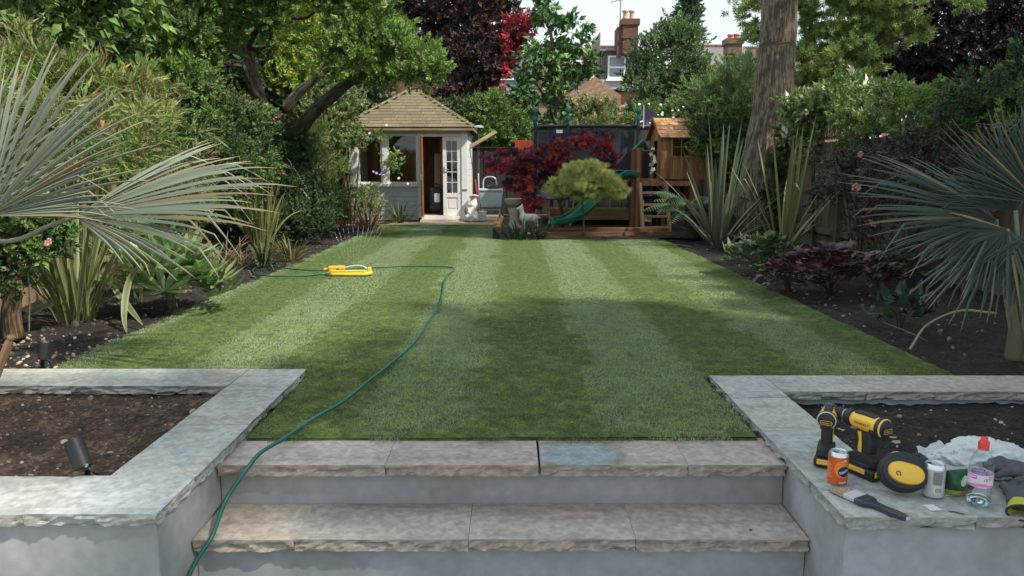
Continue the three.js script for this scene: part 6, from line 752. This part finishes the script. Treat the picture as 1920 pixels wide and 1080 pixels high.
function drill(label, pos, turn, s, kind) {   // forward is +x, handle down to a battery
  const t = thing('cordless_drill', label, 'drill', pos, turn, 'cordless tools on the coping'), rb = (w, h, d, r) => new RoundedBoxGeometry(w, h, d, 3, r), imp = kind === 'impact'; t.scale.setScalar(s);
  // battery and foot
  part('battery', crease(merge([rb(0.115, 0.036, 0.074, 0.008).translate(-0.004, 0.02, 0), rb(0.085, 0.02, 0.066, 0.006).translate(0.004, 0.043, 0)]), 0.5), blackRub, t); for (const z of [-1, 1]) { part('battery_trim', rb(0.07, 0.017, 0.006, 0.0025).translate(0.005, 0.026, z * 0.0365), yelP, t); } part('battery_trim', rb(0.006, 0.02, 0.05, 0.0025).translate(-0.0625, 0.024, 0), yelP, t); part('battery_trim', rb(0.008, 0.022, 0.06, 0.003).translate(0.055, 0.022, 0), yelP, t);
  part('foot', crease(poly([[-0.05, 0.05], [0.055, 0.05], [0.05, 0.066], [0.016, 0.08], [-0.03, 0.08], [-0.05, 0.066]], 0.046, 0.006).translate(0, 0, -0.023), 0.6), blackRub, t);
  // handle, trigger
  part('grip', crease(poly([[-0.026, 0.072], [0.013, 0.072], [0.02, 0.1], [0.016, 0.13], [0.024, 0.16], [-0.02, 0.168], [-0.03, 0.13], [-0.024, 0.1]], 0.022, 0.008).translate(0, 0, -0.011), 0.7), blackRub, t); for (const z of [-1, 1]) part('grip_side', poly([[0.001, 0.075], [0.012, 0.075], [0.017, 0.1], [0.014, 0.13], [0.022, 0.158], [0.008, 0.16], [0.003, 0.12]], 0.0025).translate(0, 0, z > 0 ? 0.0195 : -0.022), yelP, t); part('trigger', rb(0.016, 0.034, 0.016, 0.006).translate(0.03, 0.142, 0), M(0.05, 0.05, 0.055), t);
  // body
  const bx = imp ? [-0.058, 0.05] : [-0.06, 0.06], L = bx[1] - bx[0];
  part('motor_housing', lathe([[0.001, 0], [0.024, 0], [0.0305, 0.006], [0.0315, L * 0.5], [0.029, L * 0.9], [0.024, L], [0.001, L]], 28).rotateZ(-1.5708).translate(bx[0], 0.19, 0), yelP, t); part('top_spine', rb(L * 0.7, 0.012, 0.03, 0.005).translate((bx[0] + bx[1]) / 2 + 0.005, 0.219, 0), blackRub, t);
  part('rear_cap', crease(merge([lathe([[0.001, 0], [0.02, 0.001], [0.03, 0.006], [0.0335, 0.018], [0.0335, 0.03], [0.001, 0.03]], 28).rotateZ(-1.5708).translate(bx[0] - 0.018, 0.19, 0), rb(0.03, 0.03, 0.045, 0.008).translate(bx[0] + 0.004, 0.168, 0)]), 0.6), blackRub, t); part('rear_ring', new THREE.TorusGeometry(0.031, 0.0035, 8, 30).rotateY(1.5708).translate(bx[0] - 0.006, 0.19, 0), imp ? M(0.55, 0.5, 0.4) : yelP, t);
  const pl = part('badge', new THREE.PlaneGeometry(0.046, 0.023), plateM, t); pl.position.set(bx[0] - 0.0205, 0.184, 0); pl.rotation.y = -Math.PI / 2;
  for (const z of [-1, 1]) { const p = part('side_badge', new THREE.PlaneGeometry(0.066, 0.02), sideM, t); p.position.set(0.0, 0.19, z * 0.0325); p.rotation.y = z > 0 ? 0 : Math.PI; for (let i = 0; i < 4; i++) part('vent_slot', rb(0.003, 0.02, 0.004, 0.001).translate(-0.03 - i * 0.006 + 0.0, 0.172, z * 0.029), blackRub, t); }
  if (imp) { part('nose', lathe([[0.001, 0], [0.03, 0], [0.029, 0.03], [0.02, 0.05], [0.012, 0.055], [0.011, 0.075], [0.001, 0.075]], 24).rotateZ(-1.5708).translate(0.05, 0.19, 0), M(0.12, 0.12, 0.13, { metalness: 0.6, roughness: 0.4 }), t); }
  else { part('gear_collar', lathe([[0.001, 0], [0.026, 0], [0.03, 0.006], [0.03, 0.02], [0.026, 0.026], [0.001, 0.026]], 28).rotateZ(-1.5708).translate(0.06, 0.19, 0), blackRub, t); part('chuck_ring', lathe([[0.001, 0], [0.024, 0], [0.024, 0.008], [0.001, 0.008]], 28).rotateZ(-1.5708).translate(0.086, 0.19, 0), mMetal, t); part('chuck', lathe([[0.001, 0], [0.0235, 0], [0.0235, 0.026], [0.015, 0.044], [0.008, 0.048], [0.001, 0.048]], 24).rotateZ(-1.5708).translate(0.094, 0.19, 0), blackRub, t); part('drill_bit', lathe([[0.001, 0], [0.0035, 0], [0.0035, 0.035], [0.002, 0.042], [0.001, 0.048]], 12).rotateZ(-1.5708).translate(0.142, 0.19, 0), mMetal, t); }
}
const onTop = (u, v) => G(u, v, TOP + 0.002);
drill('impact driver seen from behind standing on its battery at the coping corner', onTop(1547, 868), 1.08, 0.95, 'impact');
drill('yellow and black drill with chuck and bit pointing left over the planter', onTop(1620, 890), 2.02, 1.0, 'drill');
function can(label, pos, turn, map, h = 0.115, r = 0.033) {
  const t = thing('drinks_can', label, 'can', pos, turn), al = M(0.7, 0.71, 0.72, { metalness: 0.9, roughness: 0.3 });
  const b = new THREE.CylinderGeometry(r, r, h - 0.022, 40, 1, true).translate(0, h / 2 - 0.003, 0); part('label_band', b, new THREE.MeshStandardMaterial({ map, roughness: 0.32, metalness: 0.25 }), t);
  part('can_shell', lathe([[0.001, 0.006], [r * 0.6, 0.004], [r * 0.74, 0], [r * 0.8, 0.0015], [r * 0.99, 0.011]], 40), al, t); part('shoulder', lathe([[r * 0.995, h - 0.0141], [r * 0.9, h - 0.004], [r * 0.83, h - 0.002], [r * 0.82, h], [r * 0.79, h], [r * 0.77, h - 0.005], [0.001, h - 0.005]], 40), al, t); part('ring_pull', [new THREE.TorusGeometry(0.007, 0.0015, 6, 18).scale(1, 1.25, 1).rotateX(1.57).translate(0.008, h - 0.003, 0), new THREE.BoxGeometry(0.012, 0.0012, 0.01).translate(-0.004, h - 0.0035, 0)], al, t); part('opening', new THREE.CircleGeometry(0.009, 20).rotateX(-1.57).translate(-0.014, h - 0.0045, 0), M(0.02, 0.02, 0.02), t); return t;
}
const seamTurn = 0;   // u = 0.25 of a cylinder faces +x, 0 faces +z
can('orange drinks can with navy blue roundel beside the impact driver', onTop(1569, 905), 0.12, canvasTex(1024, 512, c => { c.fillStyle = '#d8602a'; c.fillRect(0, 0, 1024, 512); for (let i = 0; i < 2; i++) { const x = i * 512 + 0; for (const X of [x, x + 1024]) { c.fillStyle = '#e8853c'; c.beginPath(); c.ellipse(X + 10, 220, 150, 170, 0, 0, 7); c.fill(); c.fillStyle = '#1b2a55'; c.beginPath(); c.ellipse(X + 20, 270, 105, 100, -0.2, 0, 7); c.fill(); c.fillStyle = '#e9eaf0'; c.save(); c.translate(X + 20, 275); c.rotate(-0.35); c.font = 'bold 72px sans-serif'; c.textAlign = 'center'; c.textBaseline = 'middle'; c.fillText('FANTA', 0, 0, 170); c.restore(); c.fillStyle = '#ecd6c4'; c.fillRect(X - 60, 470, 130, 24); c.beginPath(); c.arc(X + 30, 60, 22, 0, 7); c.fill(); } c.fillStyle = '#f0c6a4'; for (let k = 0; k < 9; k++) c.fillRect(x + 210, 120 + k * 34, 70 + (k * 37) % 60, 10); } }));
can('silver and white drinks can with red panel beside the ear defenders', onTop(1748, 930), -0.75, canvasTex(1024, 512, c => { c.fillStyle = '#b9bcbb'; c.fillRect(0, 0, 1024, 512); for (let i = 0; i < 2; i++) { const x = i * 512; c.fillStyle = '#a8302a'; c.fillRect(x + 300, 40, 150, 270); c.fillStyle = '#eceae4'; c.beginPath(); c.ellipse(x + 375, 180, 50, 100, 0.3, 0, 7); c.fill(); c.fillStyle = '#4d3a36'; c.beginPath(); c.moveTo(x + 340, 230); c.lineTo(x + 380, 130); c.lineTo(x + 410, 240); c.fill(); c.fillStyle = '#8f8d88'; c.fillRect(x + 20, 30, 150, 250); c.fillStyle = '#5e5b58'; for (let k = 0; k < 10; k++) c.fillRect(x + 36, 52 + k * 22, 60 + (k * 29) % 60, 8); c.fillStyle = '#e6e6e2'; c.fillRect(x + 60, 320, 120, 110); c.fillStyle = '#3f3f40'; for (let k = 0; k < 24; k++) c.fillRect(x + 68 + k * 4.4, 330, k % 3 ? 2 : 3, 90); } }));
{ // green packet with a white leaf
  const t = thing('snack_packet', 'crumpled dark green snack packet with pale leaf print behind the bottle', 'packet', onTop(1797, 928), 0.1), map = canvasTex(256, 256, c => { c.fillStyle = '#16402c'; c.fillRect(0, 0, 256, 256); c.fillStyle = '#1d5438'; c.beginPath(); c.arc(120, 90, 90, 0, 7); c.fill(); c.fillStyle = '#b9cdbd'; c.beginPath(); c.ellipse(118, 90, 26, 52, 0.35, 0, 7); c.fill(); c.fillStyle = '#dfe7dc'; c.beginPath(); c.ellipse(132, 70, 12, 30, 0.5, 0, 7); c.fill(); c.fillStyle = '#8d9a35'; c.fillRect(0, 190, 256, 66); c.fillStyle = '#cf6a38'; c.beginPath(); c.ellipse(150, 212, 46, 26, 0.1, 0, 7); c.fill(); c.fillStyle = '#c8b54a'; c.beginPath(); c.ellipse(75, 222, 40, 18, 0, 0, 7); c.fill(); });
  const g = new THREE.PlaneGeometry(0.1, 0.088, 16, 14), p = g.attributes.position; for (let i = 0; i < p.count; i++) { const x = p.getX(i) / 0.05, y = p.getY(i) / 0.044, b = 0.028 * Math.pow(Math.max(0, (1 - x * x) * (1 - y * y)), 0.5); p.setXYZ(i, p.getX(i) * (1 - 0.08 * y * y), p.getY(i) + 0.046, b + 0.006 * fbm(x * 2.5, y * 2.5, 3)); } g.computeVertexNormals(); const back = g.clone().scale(1, 1, -1); part('front', g, new THREE.MeshStandardMaterial({ map, roughness: 0.35, side: THREE.DoubleSide }), t); part('back', back, M(0.05, 0.14, 0.08, { roughness: 0.35 }), t); part('crimp', [box(-0.046, 0.046, 0.086, 0.097, -0.001, 0.001), box(-0.046, 0.046, 0.0, 0.004, -0.002, 0.002)], M(0.55, 0.6, 0.52, { roughness: 0.4 }), t);
}
{ // bottle
  const t = thing('water_bottle', 'clear plastic water bottle with red cap and pink label', 'bottle', onTop(1833, 946)), pl = MP(0.9, 0.96, 0.97, { transmission: 1, thickness: 0, roughness: 0.06, ior: 1.45 });
  const prof = [[0.001, 0.012], [0.014, 0.006], [0.024, 0], [0.033, 0.006], [0.036, 0.016], [0.0355, 0.03], [0.034, 0.034], [0.0355, 0.038], [0.034, 0.042], [0.0355, 0.047], [0.035, 0.052], [0.034, 0.06], [0.0335, 0.1], [0.0345, 0.108], [0.035, 0.13], [0.032, 0.15], [0.025, 0.168], [0.016, 0.182], [0.0125, 0.19], [0.0125, 0.2]];
  const g = lathe(prof, 48), p = g.attributes.position; for (let i = 0; i < p.count; i++) { const a = Math.atan2(p.getZ(i), p.getX(i)), y = p.getY(i), k = y < 0.05 ? 1 + 0.035 * Math.cos(a * 5) : 1; p.setX(i, p.getX(i) * k); p.setZ(i, p.getZ(i) * k); } g.computeVertexNormals(); part('bottle_body', g, pl, t);
  const w = lathe([[0.001, 0.013], [0.023, 0.004], [0.032, 0.01], [0.0335, 0.026], [0.001, 0.026]], 36); part('water', w, MP(0.85, 0.94, 0.96, { transmission: 1, thickness: 0.05, roughness: 0.02, ior: 1.33 }), t);
  part('label', new THREE.CylinderGeometry(0.0358, 0.0352, 0.042, 48, 1, true).translate(0, 0.084, 0).translate(0, 0.006, 0), new THREE.MeshStandardMaterial({ side: THREE.DoubleSide, roughness: 0.5, map: canvasTex(1024, 256, c => { c.fillStyle = '#cfcbd8'; c.fillRect(0, 0, 1024, 256); for (const x of [-40, 300, 640, 980]) { c.fillStyle = '#d95f9c'; c.fillRect(x + 60, 20, 190, 76); c.fillStyle = '#f3d5e4'; c.fillRect(x + 80, 44, 150, 14); c.fillRect(x + 80, 68, 110, 10); c.fillStyle = '#c94f92'; c.font = 'bold 90px serif'; c.fillText('ó', x - 10, 120); c.fillText('2', x + 10, 120); } c.fillStyle = '#d77fae'; for (let i = 0; i < 1024; i += 8) { const y = 190 + 24 * Math.sin(i / 90); c.fillRect(i, y, 8, 66); } }) }), t);
  part('cap', lathe([[0.001, 0.0], [0.0155, 0], [0.016, 0.003], [0.016, 0.02], [0.0145, 0.023], [0.011, 0.024], [0.01, 0.036], [0.001, 0.037]], 30).translate(0, 0.19, 0), M(0.72, 0.05, 0.05, { roughness: 0.4 }), t); part('neck_ring', new THREE.TorusGeometry(0.0145, 0.0016, 6, 30).rotateX(1.57).translate(0, 0.187, 0), M(0.68, 0.05, 0.05), t);
}
{ // ear defenders lying with one yellow shell towards the camera
  const t = thing('ear_defenders', 'black ear defenders with yellow shell lying on the coping', 'ear defenders', onTop(1688, 922).add(V(0, 0.068, 0)), -0.22);
  const oval = (rx, ry, d, r, m, n, z) => { const s = new THREE.Shape(); s.absellipse(0, 0, rx, ry, 0, Math.PI * 2, false, 0); const g = new THREE.ExtrudeGeometry(s, { depth: d, bevelEnabled: true, bevelSize: r, bevelThickness: r, bevelSegments: 5, curveSegments: 40 }); g.translate(0, 0, z); part(n, crease(g, 0.8), m, t); };
  oval(0.062, 0.05, 0.016, 0.016, blackRub, 'ear_cushion', 0); oval(0.06, 0.048, 0.01, 0.008, blackRub, 'cup_shell', 0.024);
  { const s = new THREE.Shape(); s.moveTo(-0.042, 0.0); s.bezierCurveTo(-0.046, 0.026, -0.02, 0.03, -0.004, 0.025); s.bezierCurveTo(0.012, 0.02, 0.018, 0.021, 0.03, 0.014); s.bezierCurveTo(0.048, 0.002, 0.044, -0.024, 0.02, -0.027); s.bezierCurveTo(-0.004, -0.03, -0.036, -0.022, -0.042, 0.0); const g = new THREE.ExtrudeGeometry(s, { depth: 0.006, bevelEnabled: true, bevelSize: 0.007, bevelThickness: 0.011, bevelSegments: 6, curveSegments: 24 }); g.scale(1.12, 1.08, 1); g.translate(0.003, -0.002, 0.036); part('yellow_shell', crease(g, 0.9), mYellow, t); part('emblem', [new THREE.TorusGeometry(0.006, 0.0014, 6, 20, 4.6).translate(-0.024, -0.004, 0.054), box(-0.02, -0.017, -0.012, 0.0, 0.0525, 0.0545)], blackRub, t); }
  part('headband', tube([V(-0.045, 0.03, -0.005), V(-0.035, 0.052, -0.03), V(0.0, 0.064, -0.06), V(0.05, 0.05, -0.1), V(0.085, 0.01, -0.12)], t => 0.0075, 10, 40), blackRub, t); part('band_stitching', tube([V(-0.03, 0.058, -0.022), V(0.0, 0.0695, -0.052), V(0.034, 0.063, -0.085)], 0.0022, 6, 20), M(0.5, 0.45, 0.3), t); part('band_wire', tube([V(0.04, 0.035, 0.0), V(0.065, 0.035, -0.04), V(0.085, 0.01, -0.1)], 0.003, 6, 20), mMetal, t);
  const g2 = new THREE.Group(); { const s = new THREE.Shape(); s.absellipse(0, 0, 0.05, 0.042, 0, Math.PI * 2, false, 0); const g = new THREE.ExtrudeGeometry(s, { depth: 0.03, bevelEnabled: true, bevelSize: 0.01, bevelThickness: 0.01, bevelSegments: 4, curveSegments: 30 }); g.rotateY(2.6); g.translate(0.085, -0.012, -0.11); part('ear_cushion', crease(g, 0.8), blackRub, t); }
  t.rotation.x = -0.42; t.rotation.z = -0.06;
}
{ // paint brush
  const a = G(1568, 915, TOP + 0.012), b = G(1700, 972, TOP + 0.012), d = b.clone().sub(a), L = d.length(), t = thing('paint_brush', 'wide paint brush with pale bristles and dark blue handle at the coping corner', 'paint brush', a, Math.atan2(-d.z, d.x));
  const br = new THREE.BoxGeometry(0.085, 0.014, 0.062, 14, 2, 26), p = br.attributes.position; for (let i = 0; i < p.count; i++) { const x = p.getX(i), k = (0.0425 - x) / 0.085; p.setXYZ(i, x - (k > 0.98 ? R(0, 0.009) : 0), p.getY(i) * (1 - 0.6 * k) - 0.004 * k + R(-.0006, .0006), p.getZ(i) * (1 - 0.06 * k) + R(-.0006, .0006)); } br.computeVertexNormals(); br.translate(0.0425, 0.0, 0); part('bristles', br, M(0.62, 0.5, 0.4, { map: T.bark, roughness: 0.8 }), t); part('painted_bristles', new RoundedBoxGeometry(0.045, 0.0155, 0.0635, 2, 0.003).translate(0.072, 0.0005, 0), M(0.5, 0.49, 0.48), t);
  part('ferrule', new RoundedBoxGeometry(0.028, 0.018, 0.066, 2, 0.003).translate(0.104, 0.0, 0), M(0.1, 0.11, 0.13, { metalness: 0.7, roughness: 0.4 }), t);
  const s = new THREE.Shape(); s.moveTo(0.112, 0.031); s.bezierCurveTo(0.135, 0.03, 0.13, 0.012, 0.15, 0.01); s.bezierCurveTo(0.19, 0.008, 0.2, 0.016, 0.24, 0.012); s.lineTo(L, 0.007); s.lineTo(L, -0.007); s.lineTo(0.24, -0.012); s.bezierCurveTo(0.2, -0.016, 0.19, -0.008, 0.15, -0.01); s.bezierCurveTo(0.13, -0.012, 0.135, -0.03, 0.112, -0.031); const g = new THREE.ExtrudeGeometry(s, { depth: 0.009, bevelEnabled: true, bevelSize: 0.003, bevelThickness: 0.003, bevelSegments: 3, curveSegments: 16 }); g.rotateX(-1.5708).translate(0, -0.005, 0); part('handle', crease(g, 0.7), M(0.035, 0.042, 0.06, { roughness: 0.3 }), t); part('handle_tip', new RoundedBoxGeometry(0.014, 0.01, 0.016, 2, 0.003).translate(L, 0.0005, 0), M(0.5, 0.5, 0.5), t);
}
single('paper_label', (() => { const g = box(-0.018, 0.018, 0, 0.0012, -0.021, 0.021); g.rotateY(0.12); return g; })(), M(0.66, 0.66, 0.62), 'small square pale paper scrap near the coping front edge', 'paper').position.copy(onTop(1748, 952));
single('grey_scrap', (() => { const g = new THREE.PlaneGeometry(0.045, 0.016, 8, 4); bump(g, 0.004, 50); g.rotateX(-1.57); g.rotateY(-0.45); g.translate(0, 0.003, 0); return g; })(), M(0.3, 0.31, 0.33), 'thin grey torn scrap between paper and bottle', 'scrap').position.copy(onTop(1793, 960));
{ // white carrier bag
  const a = onTop(1840, 890), t = thing('carrier_bag', 'crumpled white plastic bag lying behind the bottle on the coping and soil', 'bag', a), m = MP(0.72, 0.74, 0.73, { roughness: 0.4, transmission: 0.25, thickness: 0 });
  const g = new THREE.SphereGeometry(1, 110, 60), p = g.attributes.position; for (let i = 0; i < p.count; i++) { let x = p.getX(i), y = p.getY(i), z = p.getZ(i); const cr = Math.abs(fbm(x * 2.2, y * 2.2, z * 2.2, 3)) * 0.55 + Math.abs(fbm(x * 5 + 3, y * 5, z * 5, 3)) * 0.2, k = 0.9 - cr + 0.25 * fbm(x * 1.2 + 7, y * 1.2, z * 1.2, 2); x *= k * 0.215; z *= k * 0.13; y = Math.max(-0.02, y * k * 0.115 * (1 - 0.3 * Math.abs(x) / 0.2)); p.setXYZ(i, x, y, z); } g.computeVertexNormals(); g.translate(0.04, 0.02, -0.05); part('bag_body', g, m, t);
  for (const [x, z, ry] of [[-0.13, -0.08, 0.4], [0.17, -0.02, -0.5]]) { const h = new THREE.PlaneGeometry(0.14, 0.07, 14, 8); bump(h, 0.03, 14); h.rotateX(-0.8); h.rotateY(ry); h.translate(x, 0.05, z); part('bag_handle', h, m, t); }
  const n = thing('black_strap', 'black cloth fold between ear defenders and white bag', 'cloth', onTop(1716, 880)); part('fold', bump(new THREE.SphereGeometry(0.05, 30, 18).scale(1.1, 0.7, 0.7).translate(0, 0.02, 0), 0.03, 16), M(0.03, 0.03, 0.033), n); part('loop', tube([V(-0.05, 0.01, 0), V(0, 0.05, 0), V(0.06, 0.03, -0.02)], 0.008, 6), M(0.03, 0.03, 0.033), n);
}
{ // work gloves at the frame edge
  const hand = (o, fl) => { const F = (x, z, l, c) => [[V(x, 0, z), V(x - l * 0.55, 0.006, z * 1.25), 0.0125, 0.0115], [V(x - l * 0.55, 0.006, z * 1.25), V(x - l, -0.004 - c, z * 1.4), 0.0115, 0.0105]]; return [[V(0.05, 0, -0.02), V(-0.02, 0.002, -0.022), 0.02, 0.02], [V(0.05, 0, 0.02), V(-0.02, 0.002, 0.022), 0.02, 0.02], [V(0.05, 0, 0), V(-0.02, 0.004, 0), 0.021, 0.021], ...F(-0.02, -0.032, 0.06, 0.004), ...F(-0.025, -0.011, 0.075, 0.006), ...F(-0.025, 0.011, 0.07, 0.008), ...F(-0.02, 0.032, 0.055, 0.006), [V(0.03, 0, 0.034 * fl), V(-0.005, 0.004, 0.066 * fl), 0.014, 0.012], [V(-0.005, 0.004, 0.066 * fl), V(-0.03, -0.002, 0.072 * fl), 0.012, 0.011]]; };
  const grey = M(0.06, 0.062, 0.065, { roughness: 0.7 }), lime = M(0.42, 0.46, 0.045, { roughness: 0.75 });
  const mk = (label, pos, rx, ry, rz, fl) => { const t = thing('work_glove', label, 'glove', pos); t.rotation.set(rx, ry, rz, 'YXZ'); part('palm', bump(blobMesh(hand(0, fl), 0.0042, 0.012), 0.004, 40), grey, t); part('cuff', bump(crease(lathe([[0.034, 0], [0.04, 0.03], [0.045, 0.06], [0.043, 0.06], [0.037, 0.03], [0.031, 0.001]], 30).scale(1, 1, 0.62).rotateX(0).rotateZ(-1.5708).rotateX(1.5708).translate(0.05, 0.002, 0), 0.7), 0.008, 22), lime, t); part('cuff_trim', new THREE.TorusGeometry(0.043, 0.004, 8, 30).scale(1, 0.62, 1).rotateY(1.5708).rotateX(1.5708).rotateX(-1.5708).translate(0.11, 0.002, 0), blackRub, t); };
  mk('dark grey and lime work glove on top at the right edge of the coping', onTop(1900, 916).add(V(0.02, 0.062, 0)), 0.15, -0.35, -0.1, 1); mk('lime cuffed work glove underneath hanging over the coping front edge', onTop(1893, 950).add(V(0.045, 0.026, -0.02)), 0.1, -2.1, -0.12, -1);
}
renderer.render(scene, camera);
